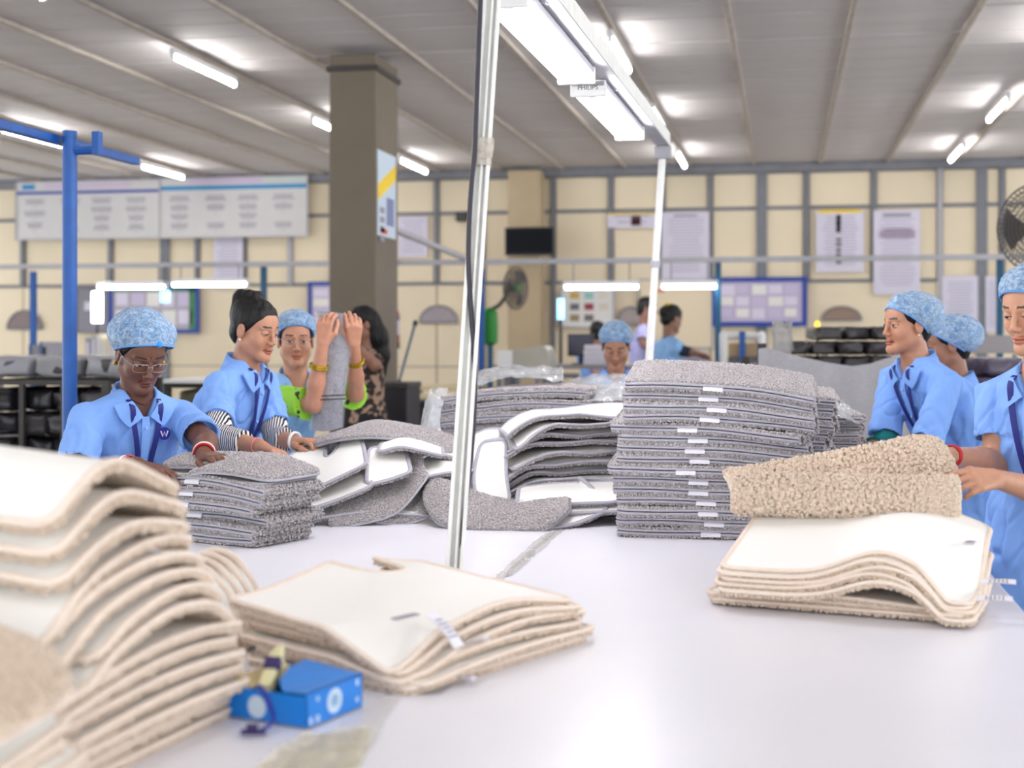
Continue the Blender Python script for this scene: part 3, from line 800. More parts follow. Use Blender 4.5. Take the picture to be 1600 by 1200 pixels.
# white-framed carton rack by the teal post
k0, k1 = onwall(1130, 540, 12.4)[0], onwall(1190, 540, 12.4)[0]
e = empty('carton_rack', ((k0 + k1) / 2, 12.6, 0), 'white-framed rack holding brown cartons right of the teal post', 'rack')
for x in (k0, k1):
    MB().tube(spline([(x, 12.4, 0), (x, 12.4, 1.30), (x, 12.46, 1.42)], 10), 0.035, 8).build('upright', M_WHITE, e, smooth=True)
MB().tube([(k0, 12.46, 1.42), (k1, 12.46, 1.42)], 0.035, 8).build('top_bar', M_WHITE, e, smooth=True)
MB().box((k0 + 0.04, 12.42, 0.7), (k1 - 0.04, 12.78, 1.24), 0.01).build('carton', mat('grey_carton', (110, 108, 116), 0.7, var=0.2, vscale=14, stretch=(6, 1, 0.3)), e)
MB().box((k0 + 0.045, 12.425, 1.241), (k1 - 0.045, 12.77, 1.36), 0.01).build('carton_flap', mat('kraft', (180, 156, 122), 0.8), e)
MB().box(((k0 + k1) / 2 - 0.025, 12.36, 0), ((k0 + k1) / 2 + 0.025, 12.39, 1.46)).build('blue_strap', M_BLUE, e)
kb = at(1166, 572, 9.5)
o = blob('brown_sack', (kb[0], kb[1], 1.14), (0.13, 0.12, 0.1), mat('brown_sack', (146, 132, 124), 0.7, var=0.1), seed=71)
tag(o, 'rounded brown-grey sack peeking over the tall grey stack', 'sack')
o = MB().box((kb[0] - 0.2, kb[1] - 0.2, 0), (kb[0] + 0.2, kb[1] + 0.2, 1.03), 0.02).build('carton_stand', mat('kraft', (180, 156, 122)))
tag(o, 'kraft carton carrying the rounded brown-grey sack', 'box')
# fabric-draped trolley at the right
Zd = 7.6
pl = at(1185, 600, Zd); pr = at(1420, 600, Zd)
e = empty('draped_trolley', tuple(((pl + pr) / 2)[:2]) + (0,), 'trolley screened by a sagging pale grey woven cloth', 'trolley')
ax = nrm(pr - pl); L = np.linalg.norm(pr - pl); nb = np.cross(CU, ax)
nx, nz = 48, 30
V = []
for i in range(nx):
    t = i / (nx - 1)
    top = np.interp(t, [0, 0.06, 0.2, 0.45, 0.62, 0.75, 1.0], [at(0, 545, Zd)[2], at(0, 543, Zd)[2], at(0, 553, Zd)[2], at(0, 566, Zd)[2], at(0, 572, Zd)[2], at(0, 568, Zd)[2], at(0, 548, Zd)[2]])
    for j in range(nz):
        s = j / (nz - 1)
        z = top + (0.22 - top) * s
        wob = 0.012 * math.sin(t * 26 + s * 2) + 0.02 * math.sin(t * 9 + 3 * s) * s
        V.append(pl * [1, 1, 0] + ax * L * t + nb * wob + V3(0, 0, z))
V = np.array(V)
g = grid_faces(nx, nz)
V2 = np.vstack([V, V + nb * 0.006]); n = len(V)
mesh_obj('cloth_screen', V2, np.vstack([g, g[:, ::-1] + n]), mat('woven_grey', (172, 170, 174), 0.85, var=0.06, vscale=30, stretch=(1, 1, 4), bump=0.2, bscale=160), e, smooth=True)
for t in (0.035, 0.98):
    b_ = pl * [1, 1, 0] + ax * L * t + nb * 0.06
    MB().obox(b_ + V3(0, 0, 0.69), np.stack([ax, nb, CU], 1), (0.022, 0.022, 0.69)).build('upright', M_DARK, e)
    MB().obox(b_ + nb * 0.55 + V3(0, 0, 0.65), np.stack([ax, nb, CU], 1), (0.022, 0.022, 0.65)).build('upright', M_DARK, e)
MB().obox(pl * [1, 1, 0] + ax * L / 2 + nb * 0.33 + V3(0, 0, 0.98), np.stack([ax, nb, CU], 1), (L / 2, 0.26, 0.015)).build('deck', M_DARK, e)
rk = at(1225, 560, 8.7)
ax2 = CR
for i in range(5):
    for j in range(4):
        px = 1236 + i * 42 + (j % 2) * 9
        if j == 3 and i in (0, 4):
            continue
        c = at(px, 0, 8.75); zc = 1.125 + j * 0.09
        o = blob('dark_bundle', (c[0], c[1] + 0.03 * ((i + 2 * j) % 3), zc + 0.042), (0.074 + 0.004 * ((i + j) % 2), 0.2, 0.040), M_BUNDLE, seed=80 + i * 4 + j, rough=0.12, sc=7, axes=np.stack([CR, CF, CU], 1))
        tag(o, f'dark grey bagged bundle behind the draped cloth, {["bottom","second","third","top"][j]} layer, {["first","second","third","fourth","fifth"][i]} from carton rack', 'bundle', 'dark bundles behind the cloth')
e = empty('bundle_rack', tuple(at(1320, 600, 8.75)[:2]) + (0,), 'dark open rack under the grey bagged bundles', 'rack')
b0 = at(1212, 0, 8.5) * [1, 1, 0]; b1 = at(1450, 0, 8.5) * [1, 1, 0]
RA = np.stack([CR, CF, CU], 1)
MB().obox((b0 + b1) / 2 + CF * 0.25 + V3(0, 0, 1.1), RA, (np.linalg.norm(b1 - b0) / 2, 0.3, 0.013)).build('deck', M_STEEL, e)
for q in (b0, b1):
    for d in (0.0, 0.5):
        MB().obox(q + CF * d + V3(0, 0, 0.54), RA, (0.02, 0.02, 0.54)).build('upright', M_DARK, e)
o = blob('crumpled_plastic', at(1222, 532, 8.4), (0.055, 0.07, 0.10), mat('crumpled_clear', (190, 188, 186), 0.15, alpha=0.6, bump=0.8, bscale=16), seed=99, rough=0.35, sc=7)
tag(o, 'crumpled clear plastic hanging at the end of the bundle rack', 'plastic')
yl = at(1277, 503, 8.8)
e = empty('warning_lamp', (yl[0], yl[1], yl[2] - 0.05), 'small yellow lamp glowing above the dark bundles', 'lamp')
MB().lathe(yl - V3(0, 0, 0.03), [(0.016, 0), (0.018, 0.02), (0.008, 0.036)], seg=14).build('dome', mat('lamp_yellow', (255, 200, 60), 0.4, emit=((255, 205, 60), 0.8)), e, smooth=True)
MB().tube([yl - V3(0, 0, 0.03), V3(yl[0], yl[1], 1.12)], 0.008, 6).build('stem', M_DARK, e)
# rack with plum bundles at the far right
e = empty('goods_rack', tuple(at(1560, 600, 8.0)[:2]) + (0,), 'steel rack carrying plum bundles behind the nearest woman', 'rack')
b0 = at(1478, 0, 7.7) * [1, 1, 0]; b1 = at(1700, 0, 7.7) * [1, 1, 0]
for z in (0.5, 0.98):
    MB().obox((b0 + b1) / 2 + CF * 0.3 + V3(0, 0, z), RA, (np.linalg.norm(b1 - b0) / 2, 0.34, 0.014)).build('deck', M_STEEL, e)
for q in (b0, b1):
    for d in (0.0, 0.6):
        MB().obox(q + CF * d + V3(0, 0, 0.6), RA, (0.02, 0.02, 0.6)).build('upright', M_DARK, e)
for i, (px, zc, m_) in enumerate(((1525, 1.035, M_BUNDLE), (1585, 1.04, M_BUNDLE_P), (1650, 1.04, M_BUNDLE_P), (1530, 1.145, M_BUNDLE_P), (1600, 1.15, M_BUNDLE_P), (1525, 0.57, M_BUNDLE), (1600, 0.57, M_BUNDLE_B), (1545, 1.25, M_BUNDLE_P))):
    c = at(px, 0, 8.0)
    o = blob('plum_bundle', (c[0], c[1], zc), (0.115, 0.26, 0.052), m_, seed=110 + i, rough=0.08, axes=RA)
    tag(o, ['grey shiny bundle low on the rack beside the second blue shirt', 'plum shiny bundle on the rack behind the nearest woman chest', 'plum bundle at the rack end beyond the picture edge', 'plum bundle on top, level with the woman mouth', 'plum bundle on top right behind the nearest chin', 'grey bundle on the lower deck of the rack', 'black bundle on the lower deck of the rack', 'loose plum bundle crowning the rack'][i], 'bundle', 'bundles on the rack behind the nearest woman')
o = MB().obox(at(1545, 538, 11.0), RA, (0.28, 0.02, 0.07), 0.004).build('grey_screen_board', mat('grey_board', (150, 146, 148), 0.6))
for d in (-0.2, 0.2):
    MB().obox(at(1545, 0, 11.0) * [1, 1, 0] + CR * d + V3(0, 0, 0.64), RA, (0.015, 0.015, 0.638)).build('leg', M_STEEL, o)
tag(o, 'low grey board on legs behind the plum bundles', 'board')

# ================================================================== the work table
TX0, TX1, TY0, TY1 = -1.97, 0.55, 0.95, 7.35
M_SHEET = mat('white_table_sheet', (240, 240, 247), 0.3, var=0.012, vscale=3, bump=0.05, bscale=5, spec=0.35)
table = empty('work_table', ((TX0 + TX1) / 2, (TY0 + TY1) / 2, 0), 'long wide packing table covered with glossy white sheeting', 'table')
MB().box((TX0, TY0, TABLE_Z - 0.04), (TX1, TY1, TABLE_Z), 0.008).build('table_top', M_SHEET, table)
MB().box((TX0 + 0.04, TY0 + 0.04, TABLE_Z - 0.12), (TX1 - 0.04, TY1 - 0.04, TABLE_Z - 0.041), 0.004).build('apron', M_STEEL_L, table)
for x in (TX0 + 0.08, -0.7, TX1 - 0.08):
    for y in (TY0 + 0.1, 3.1, 5.2, TY1 - 0.1):
        MB().box((x - 0.025, y - 0.025, 0), (x + 0.025, y + 0.025, TABLE_Z - 0.121)).build('leg', M_STEEL, table)

# ------------------------------------------------------------------ white poles with the lamp beam
M_POLE = mat('chipped_white_paint', (242, 242, 238), 0.55, var=0.05, vscale=20)
pb = on_table(708, 921); pt = at(770, -20, 3.66)
ptop = pb + (pt - pb) * ((2.40 - pb[2]) / (pt[2] - pb[2]))
e = empty('lamp_pole', pb, 'leaning white channel pole in the middle of the table, black cable along it', 'pole')
ax_ = nrm(ptop - pb); s_ = nrm(CR - ax_ * np.dot(CR, ax_)); f_ = np.cross(s_, ax_)
def strip(name, off_s, off_f, hs, hf, m, parent, a=pb, b=ptop, bev=0.003):
    c = (a + b) / 2 + s_ * off_s + f_ * off_f
    return MB().obox(c, np.stack([s_, f_, ax_], 1), (hs, hf, np.linalg.norm(b - a) / 2), bev).build(name, m, parent)
strip('channel_back', 0, -0.014, 0.021, 0.006, M_POLE, e)
strip('channel_flange', -0.018, 0.006, 0.005, 0.012, M_POLE, e)
strip('channel_flange', 0.018, 0.006, 0.005, 0.012, M_POLE, e)
strip('channel_rib', 0.002, 0.002, 0.0035, 0.009, M_POLE, e)
MB().obox(pb + V3(0, 0, 0.004), np.eye(3), (0.05, 0.05, 0.0035), 0.002).build('base_plate', M_STEEL_L, e)
tp0 = pb + ax_ * (at(748, 240, 3.65)[2] - pb[2])
mt_tape = mat('clear_tape', (222, 214, 200), 0.18, alpha=0.55, var=0.15, vscale=60, bump=0.9, bscale=70)
for i in range(3):
    o = strip('tape_wrap', 0.001 * i, 0.0, 0.0255 + 0.001 * i, 0.0235 + 0.001 * i, mt_tape, e, a=tp0 + ax_ * (0.018 * i - 0.03), b=tp0 + ax_ * (0.018 * i + 0.005))
chips = MB()
for t, w, h in ((0.93, 0.004, 0.03), (0.86, 0.005, 0.018), (0.62, 0.006, 0.02), (0.42, 0.003, 0.008), (0.2, 0.004, 0.006), (0.12, 0.006, 0.01), (0.77, 0.003, 0.01)):
    chips.obox(pb + (ptop - pb) * t + s_ * 0.007 + f_ * -0.0203, np.stack([s_, f_, ax_], 1), (w, 0.0004, h))
# cable: down the pole, sagging away from it lower down
# (the camera side of the pole is -f)
fr = -f_ if np.dot(f_, CF) > 0 else f_
cab = [at(px, py, 3.655 - 0.045) for px, py in ((752, -30), (747, 100), (742, 230), (737, 285), (733, 350), (732, 420), (737, 500), (742, 580), (740, 660), (733, 740), (722, 830), (712, 912))]
cb_o = tube('power_cable', spline(cab, 80), 0.0065, mat('black_cable', (44, 38, 52), 0.4), e, seg=8)
cab2 = [at(px, py, 3.655 - 0.02) for px, py in ((733, 440), (728, 500), (724, 560), (722, 640))]

b2 = on_table(1008, 640) * 0
zp = 7.0
t2 = at(1036, 228, zp); b2 = at(1012, 600, zp); b2 = t2 + (b2 - t2) * ((t2[2] - TABLE_Z) / (t2[2] - b2[2]))
e = empty('lamp_pole', b2, 'slim white pole behind the tall grey stack carrying the beam end', 'pole')
MB().tube([b2 + V3(0, 0, 0.003), b2 + (t2 - b2) * 0.5], 0.020, 12).build('lower_tube', M_POLE, e, smooth=True)
MB().tube([b2 + (t2 - b2) * 0.5, t2], 0.018, 12).build('upper_tube', M_POLE, e, smooth=True)
MB().tube([b2 + (t2 - b2) * 0.62, b2 + (t2 - b2) * 0.64], 0.024, 12).build('collar', M_STEEL_L, e, smooth=True)
MB().obox(t2 + V3(0, 0, -0.035), np.eye(3), (0.04, 0.04, 0.03), 0.006).build('top_clamp', M_STEEL_L, e)
# beam along the table with two twin-tube lamps under it
BZ = t2[2] + 0.04
pA = V3(ptop[0] + 0.05, 2.6, BZ); pB = V3(t2[0], t2[1] + 0.1, BZ)
e = empty('lamp_beam', (pA + pB) / 2, 'white beam over the table joining the two poles', 'beam')
dB = nrm(pB - pA); sB = nrm(np.cross(dB, CU)); RB = np.stack([dB, sB, CU], 1)
MB().obox((pA + pB) / 2, RB, (np.linalg.norm(pB - pA) / 2, 0.028, 0.038), 0.004).build('channel', M_POLE, e)
MB().obox((pA + pB) / 2 + V3(0, 0, -0.036), RB, (np.linalg.norm(pB - pA) / 2, 0.034, 0.003), 0.001).build('lower_lip', M_STEEL_L, e)
M_REFL = mat('lamp_reflector', (190, 188, 198), 0.3)
def twin_lamp(y0, y1, label, brand):
    off = sB * -0.075
    z = BZ - 0.075
    tpar = lambda y: pA + dB * ((y - pA[1]) / dB[1])
    a = tpar(y0) + off; b = tpar(y1) + off; a[2] = b[2] = z
    c = (a + b) / 2; L = np.linalg.norm(b - a)
    e = empty('twin_tube_lamp', c, label, 'lamp', 'twin lamps over the work table')
    MB().obox(c + V3(0, 0, 0.018), RB, (L / 2, 0.062, 0.012), 0.004).build('housing', M_REFL, e)
    MB().obox(c + V3(0, 0, -0.004), RB, (L / 2 - 0.01, 0.014, 0.012), 0.004).build('reflector_ridge', M_REFL, e)
    for q in (a + dB * 0.012, b - dB * 0.012):
        MB().obox(q + V3(0, 0, 0.002), RB, (0.012, 0.066, 0.03), 0.006).build('end_cap', M_WHITE, e)
    for s in (-1, 1):
        MB().tube([a + dB * 0.03 + sB * 0.04 * s - V3(0, 0, 0.012), b - dB * 0.03 + sB * 0.04 * s - V3(0, 0, 0.012)], 0.0145, 12).build('tube', M_LAMP, e, smooth=True)
    for t in (0.2, 0.8):
        MB().obox(a + (b - a) * t + V3(0, 0, 0.037) - off * 0.35, RB, (0.012, 0.05, 0.006)).build('mount', M_STEEL_L, e)
    if brand:
        cu = bpy.data.curves.new('brand_text', 'FONT'); cu.body = brand; cu.size = 0.024; cu.align_x = 'CENTER'; cu.align_y = 'CENTER'; cu.extrude = 0.0004
        to = bpy.data.objects.new('tmp', cu); COL.objects.link(to)
        bpy.context.view_layer.update()
        me = bpy.data.meshes.new_from_object(to.evaluated_get(bpy.context.evaluated_depsgraph_get()))
        bpy.data.objects.remove(to)
        v = np.array([p.co[:] for p in me.vertices]); f = [tuple(p.vertices) for p in me.polygons]
        W = a + np.outer(v[:, 0], -sB if np.dot(sB, CR) < 0 else sB) + np.outer(v[:, 1], CU) - np.outer(v[:, 2] + 0.0005, dB) + V3(0, 0, 0.004)
        mesh_obj('brand_text', W, f, M_DARK, e)
    return e
twin_lamp(3.70, 4.90, 'nearest twin tube lamp under the white beam', None)
twin_lamp(5.14, 6.34, 'farther twin tube lamp with lettered white end cap', 'PHILIPS')
# neighbouring blue light frame
bp = at(109, 205, 6.0)
e = empty('blue_light_stand', (bp[0], bp[1], 0), 'blue steel post with a long blue beam, behind the woman with glasses', 'light stand')
MB().tube([(bp[0], bp[1], 0.005), (bp[0], bp[1], bp[2])], 0.031, 14).build('post', M_BLUE, e, smooth=True)
beam_z = at(109, 218, 6.0)[2]
MB().obox((bp[0] - 0.06, bp[1] - 0.9, beam_z), np.eye(3), (0.02, 1.65, 0.018), 0.003).build('beam', M_BLUE, e)
q = at(156, 235, 6.0)
MB().tube([(bp[0], bp[1], q[2]), (q[0], bp[1], q[2])], 0.02, 8).build('bracket_arm', M_BLUE, e)
MB().box((q[0] - 0.015, bp[1] - 0.02, q[2] - 0.02), (q[0] + 0.015, bp[1] + 0.02, q[2] + 0.075)).build('bracket_stop', M_BLUE, e)
MB().box((bp[0] - 0.08, bp[1] - 0.08, 0), (bp[0] + 0.08, bp[1] + 0.08, 0.01)).build('foot_plate', M_BLUE, e)

# ================================================================== bath rugs
PAL = {
    'grey': (mat('grey_pile', (196, 189, 190), 0.95, var=0.42, vscale=150, bump=0.9, bscale=260, kind='noise', sheen=0.3),
             mat('grey_binding', (178, 176, 186), 0.8, var=0.06, vscale=60, bump=0.2, bscale=300),
             mat('white_backing', (246, 245, 240), 0.75, bump=0.12, bscale=350)),
    'beige': (mat('beige_pile', (246, 219, 196), 0.95, var=0.18, vscale=140, bump=0.9, bscale=220, kind='noise', sheen=0.3),
              mat('beige_binding', (240, 224, 209), 0.8, var=0.04, vscale=60, bump=0.2, bscale=300),
              mat('cream_backing', (250, 248, 243), 0.75, bump=0.08, bscale=350)),
}
M_TAG = mat('white_label', (236, 234, 242), 0.5)
def ico():
    t = (1 + 5 ** 0.5) / 2
    v = np.array([(-1, t, 0), (1, t, 0), (-1, -t, 0), (1, -t, 0), (0, -1, t), (0, 1, t), (0, -1, -t), (0, 1, -t), (t, 0, -1), (t, 0, 1), (-t, 0, -1), (-t, 0, 1)], float)
    v /= np.linalg.norm(v[0])
    f = np.array([(0, 11, 5), (0, 5, 1), (0, 1, 7), (0, 7, 10), (0, 10, 11), (1, 5, 9), (5, 11, 4), (11, 10, 2), (10, 7, 6), (7, 1, 8), (3, 9, 4), (3, 4, 2), (3, 2, 6), (3, 6, 8), (3, 8, 9), (4, 9, 5), (2, 4, 11), (6, 2, 10), (8, 6, 7), (9, 8, 1)])
    return v, f
ICO_V, ICO_F = ico()
def tufts(P, size):
    """A lumpy curl at every point of P."""
    n = len(P)
    S = size * rng.uniform(0.6, 1.25, (n, 3))
    an = rng.uniform(0, 2 * math.pi, (n, 3))
    ca_, sa_ = np.cos(an), np.sin(an)
    v = ICO_V[None] * S[:, None, :]
    x, y, z = v[..., 0], v[..., 1], v[..., 2]
    x, y = x * ca_[:, :1] - y * sa_[:, :1], x * sa_[:, :1] + y * ca_[:, :1]
    y, z = y * ca_[:, 1:2] - z * sa_[:, 1:2], y * sa_[:, 1:2] + z * ca_[:, 1:2]
    v = np.stack([x, y, z], -1) + P[:, None, :]
    f = (ICO_F[None] + (np.arange(n) * 12)[:, None, None]).reshape(-1, 3)
    return v.reshape(-1, 3), f
def outline_axes(w, d, res, cr, notch):
    nx = max(8, int(w / res))
    xs = np.linspace(-w / 2, w / 2, nx)
    c = w / 2 - cr * (1 - np.cos(np.linspace(0, math.pi / 2, 5)))
    xs = np.concatenate([xs[np.abs(xs) < w / 2 - cr], c, -c])
    if notch:
        nc, nw, nd = notch
        t = nc + nw / 2 * np.cos(np.linspace(0, math.pi, 21))
        xs = np.concatenate([xs[np.abs(xs - nc) > nw / 2 + 0.002], t, [nc - nw / 2 - 0.003, nc + nw / 2 + 0.003]])
    xs = np.unique(np.round(xs, 5))
    ex = np.clip(np.abs(xs) - (w / 2 - cr), 0, cr)
    half = d / 2 - cr + np.sqrt(np.maximum(cr * cr - ex * ex, 0))
    top = half.copy()
    if notch:
        q = np.clip(1 - ((xs - nc) / (nw / 2)) ** 2, 0, 1)
        top = top - nd * q ** 0.35
    return xs, -half, top
def rug(f, w, d, pal, label, group, cat='rug', tp=0.012, res=0.012, cr=0.025, notch=None, tuft=0.0045, face=None, side=True, bind=0.0063,
        labels=(), name='bath_rug', rows=2, space=1.35, back=True, shag=0.002):
    """One rug: f(x, y) -> points of its backing plane; the pile hangs tp to the other side.
    face: None (pile face covered) or a mask f(x, y) of where the pile face shows and gets curls."""
    pile_m, bind_m, back_m = PAL[pal]
    xs, y0, y1 = outline_axes(w, d, res, cr, notch)
    ny = max(6, int(d / res))
    s = np.linspace(0, 1, ny)
    X = np.repeat(xs[:, None], ny, 1); Y = y0[:, None] + (y1 - y0)[:, None] * s[None, :]
    ep = 1e-3
    def F(x, y): return np.asarray(f(x, y), float)
    P = F(X, Y)
    def normal(x, y):
        a = F(x + ep, y) - F(x - ep, y); b = F(x, y + ep) - F(x, y - ep)
        n = np.cross(a, b)
        return n / (np.linalg.norm(n, axis=-1, keepdims=True) + 1e-12)
    N = normal(X, Y)
    nx = len(xs)
    e = empty(name, P.reshape(-1, 3).mean(0) * [1, 1, 0] + V3(0, 0, P[..., 2].min() - tp), label, cat, group)
    # boundary loop, counter-clockwise in (x, y)
    I = [(i, 0) for i in range(nx)] + [(nx - 1, j) for j in range(1, ny)] + [(i, ny - 1) for i in range(nx - 2, -1, -1)] + [(0, j) for j in range(ny - 2, 0, -1)]
    I = np.array(I)
    LB, LN = P[I[:, 0], I[:, 1]], N[I[:, 0], I[:, 1]]
    T = np.roll(LB, -1, 0) - np.roll(LB, 1, 0); T /= np.linalg.norm(T, axis=1, keepdims=True) + 1e-12
    O = np.cross(T, LN)
    g = grid_faces(nx, ny)
    if back:
        mesh_obj('backing', (P + N * 0.001).reshape(-1, 3), g, back_m, e, smooth=True)
    # pile: lower face, rounded side, curls
    low = (P - N * tp).reshape(-1, 3)
    nz = vnoise(low * 90)
    low = low + (N.reshape(-1, 3) * (nz * tp * 0.15)[:, None])
    Vs = [low]; Fs = [g[:, ::-1]]; off = len(low); m_ = len(LB)
    rowv = []
    for k in range(4):
        t = k / 3
        rowv.append(LB - LN * tp * t + O * (0.35 * tp * math.sin(math.pi * min(1, t * 0.9 + 0.1))))
    Vs.append(np.concatenate(rowv))
    for k in range(3):
        a = off + k * m_ + np.arange(m_); b = off + k * m_ + (np.arange(m_) + 1) % m_
        Fs.append(np.stack([a, a + m_, b + m_, b], 1))
    off += 4 * m_
    TR = []
    if side:
        seg = np.linalg.norm(np.roll(LB, -1, 0) - LB, axis=1); cum = np.concatenate([[0], np.cumsum(seg)])
        n = int(cum[-1] / (tuft * space))
        for k in range(rows):
            t = (k + 0.65) / rows
            q = (np.arange(n) + rng.uniform(0, 1, n)) * cum[-1] / n
            idx = np.clip(np.searchsorted(cum, q) - 1, 0, m_ - 1); fr_ = ((q - cum[idx]) / (seg[idx] + 1e-9))[:, None]
            j2 = (idx + 1) % m_
            B_ = LB[idx] * (1 - fr_) + LB[j2] * fr_
            TR.append(B_ - LN[idx] * (tp * t)[..., None] if np.ndim(t) else B_ - LN[idx] * tp * t + O[idx] * rng.uniform(0.1, 0.45, (n, 1)) * tp)
    if face is not None:
        st = tuft * space
        gx, gy = np.meshgrid(np.arange(-w / 2, w / 2, st), np.arange(-d / 2, d / 2, st), indexing='ij')
        gx = gx.ravel() + rng.uniform(-0.5, 0.5, gx.size) * st; gy = gy.ravel() + rng.uniform(-0.5, 0.5, gy.size) * st
        lo_, hi_ = np.interp(gx, xs, y0), np.interp(gx, xs, y1)
        ok = (np.abs(gx) < w / 2) & (gy > lo_) & (gy < hi_) & face(gx, gy)
        gx, gy = gx[ok], gy[ok]
        if len(gx):
            TR.append(F(gx, gy) - normal(gx, gy) * (tp * 0.95 + shag * rng.uniform(0, 1, (len(gx), 1)) ** 1.5))
    pv = np.concatenate(Vs); pf = np.vstack(Fs)
    tri = np.vstack([pf[:, [0, 1, 2]], pf[:, [0, 2, 3]]])
    if TR:
        tv, tf = tufts(np.concatenate(TR), tuft)
        tri = np.vstack([tri, tf + len(pv)]); pv = np.concatenate([pv, tv])
    po = mesh_obj('pile', pv, tri, pile_m, e, smooth=True); po['kind'] = 'stuff'
    # binding tape round the edge
    if bind:
        an = np.linspace(0, 2 * math.pi, 8, endpoint=False)
        ring = LB[:, None, :] + bind * (np.cos(an)[None, :, None] * 0.75 * LN[:, None, :] + np.sin(an)[None, :, None] * 1.25 * O[:, None, :]) + O[:, None, :] * bind * 0.5
        bv = ring.reshape(-1, 3)
        i_, k_ = np.meshgrid(np.arange(m_), np.arange(8), indexing='ij')
        i2, k2 = (i_ + 1) % m_, (k_ + 1) % 8
        bf = np.stack([i_ * 8 + k_, i_ * 8 + k2, i2 * 8 + k2, i2 * 8 + k_], -1).reshape(-1, 4)
        mesh_obj('edge_binding', bv, bf, bind_m, e, smooth=True)
    for (x, y, ln, hh) in labels:                                       # woven label stitched over the binding on the y- edge
        j = np.argmin(np.abs(xs - x) + (np.abs(y0 - y) > 1e9))
        q = np.linspace(x - ln / 2, x + ln / 2, 6)
        yy = np.interp(q, xs, y0)
        Q = F(q, yy); Nn = normal(q, yy)
        tt = np.gradient(Q, axis=0); tt /= np.linalg.norm(tt, axis=1, keepdims=True); oo = np.cross(tt, Nn)
        prof = [(-0.010, 0.0075), (0.006, 0.0080), (0.0135, 0.0035), (0.0138, -hh)]
        v = np.concatenate([Q + oo * a + Nn * b for a, b in prof])
        fcs = [(r * 6 + c, r * 6 + c + 1, (r + 1) * 6 + c + 1, (r + 1) * 6 + c) for r in range(len(prof) - 1) for c in range(5)]
        mesh_obj('woven_label', v, fcs, M_TAG, e)
    return e
def care_tag(e, p, dirs, n, L=0.07, W=0.022, curl=0.02, print_=True):
    """A printed cloth strip hanging from point p along dirs with face normal n."""
    d = nrm(dirs); n = nrm(np.asarray(n, float) - d * np.dot(n, d)); s = np.cross(d, n)
    t = np.linspace(0, 1, 7)
    c = p + np.outer(t * L, d) + np.outer(np.sin(t * 2.2) * curl, n)
    v = np.concatenate([c - s * W / 2, c + s * W / 2]); f = [(i, i + 1, 8 + i, 7 + i) for i in range(6)]
    v = np.concatenate([v, v - n * 0.0008]); f += [tuple(x + 14 for x in q[::-1]) for q in f]
    o = mesh_obj('care_tag', v, f, M_TAG, e, smooth=True)
    if print_:
        mb = MB()
        for i, a in enumerate((0.25, 0.38, 0.5, 0.62, 0.74)):
            k = np.array([np.interp(a, t, c[:, j]) for j in range(3)]); ww = W * (0.3 + 0.08 * ((i * 5) % 3))
            mb.obox(k + n * 0.0012, np.stack([s, d, n], 1), (ww, L * 0.018, 0.0003))
        po = mb.build('tag_print', M_INK, o); po['kind'] = 'stuff'
    return o
def frame2(a, b):
    """Horizontal axes from table points a -> b and the direction away to its far side."""
    ax = nrm((b - a) * [1, 1, 0]); ay = np.array([-ax[1], ax[0], 0])
    return ax, ay
def sheet_fn(org, ax, ay, zf):
    def f(x, y):
        return org + x[..., None] * ax + y[..., None] * ay + zf(x, y)[..., None] * CU
    return f
def folded_fn(org, ax, ay, w, d, r, zf):
    """Rug of length 2w folded at its +ax end, pile outside; x runs from the lower free edge over the fold to the upper one."""
    def f(x, y):
        ang = np.clip(x / r, -math.pi / 2, math.pi / 2)
        flat = np.maximum(np.abs(x) - r * math.pi / 2, 0)
        X = w / 2 - flat + r * np.cos(ang) - r
        Z = r + r * np.sin(ang)
        return org + X[..., None] * ax + y[..., None] * ay + (Z + zf(X, y))[..., None] * CU
    return f
def cr1(P, t):
    """Catmull-Rom along axis 0 of P at parameters t in 0..1."""
    n = P.shape[0] - 1
    Q = np.concatenate([2 * P[:1] - P[1:2], P, 2 * P[-1:] - P[-2:-1]])
    u = np.clip(t, -0.01, 1.01) * n
    i = np.clip(np.floor(u).astype(int), 0, n - 1); u = (u - i)
    return i, u, Q
def net_fn(net, w, d):
    """Bicubic surface through a grid of points net[a][b] (a along x, b along y)."""
    net = np.asarray(net, float)
    def basis(u):
        return np.stack([-0.5 * u + u * u - 0.5 * u ** 3, 1 - 2.5 * u * u + 1.5 * u ** 3, 0.5 * u + 2 * u * u - 1.5 * u ** 3, -0.5 * u * u + 0.5 * u ** 3], -1)
    Q = np.concatenate([2 * net[:1] - net[1:2], net, 2 * net[-1:] - net[-2:-1]], 0)
    Q = np.concatenate([2 * Q[:, :1] - Q[:, 1:2], Q, 2 * Q[:, -1:] - Q[:, -2:-1]], 1)
    na, nb = net.shape[0] - 1, net.shape[1] - 1
    def f(x, y):
        x = np.asarray(x, float); y = np.asarray(y, float)
        u = np.clip(x / w + 0.5, -0.02, 1.02) * na; v = np.clip(y / d + 0.5, -0.02, 1.02) * nb
        i = np.clip(np.floor(u).astype(int), 0, na - 1); j = np.clip(np.floor(v).astype(int), 0, nb - 1)
        bu, bv = basis(u - i), basis(v - j)
        out = 0
        for a in range(4):
            for b in range(4):
                out = out + (bu[..., a] * bv[..., b])[..., None] * Q[i + a, j + b]
        return out
    return f
EVERY = lambda x, y: np.ones(np.shape(x), bool)
ORD = ['lowest', 'second', 'third', 'fourth', 'fifth', 'sixth', 'seventh', 'eighth', 'ninth', 'tenth', 'eleventh', 'twelfth', 'thirteenth', 'fourteenth', 'fifteenth', 'sixteenth']
def nth(k, K):
    return 'topmost' if k == K - 1 else 'lowest' if k == 0 else ORD[k] + ' from the bottom'
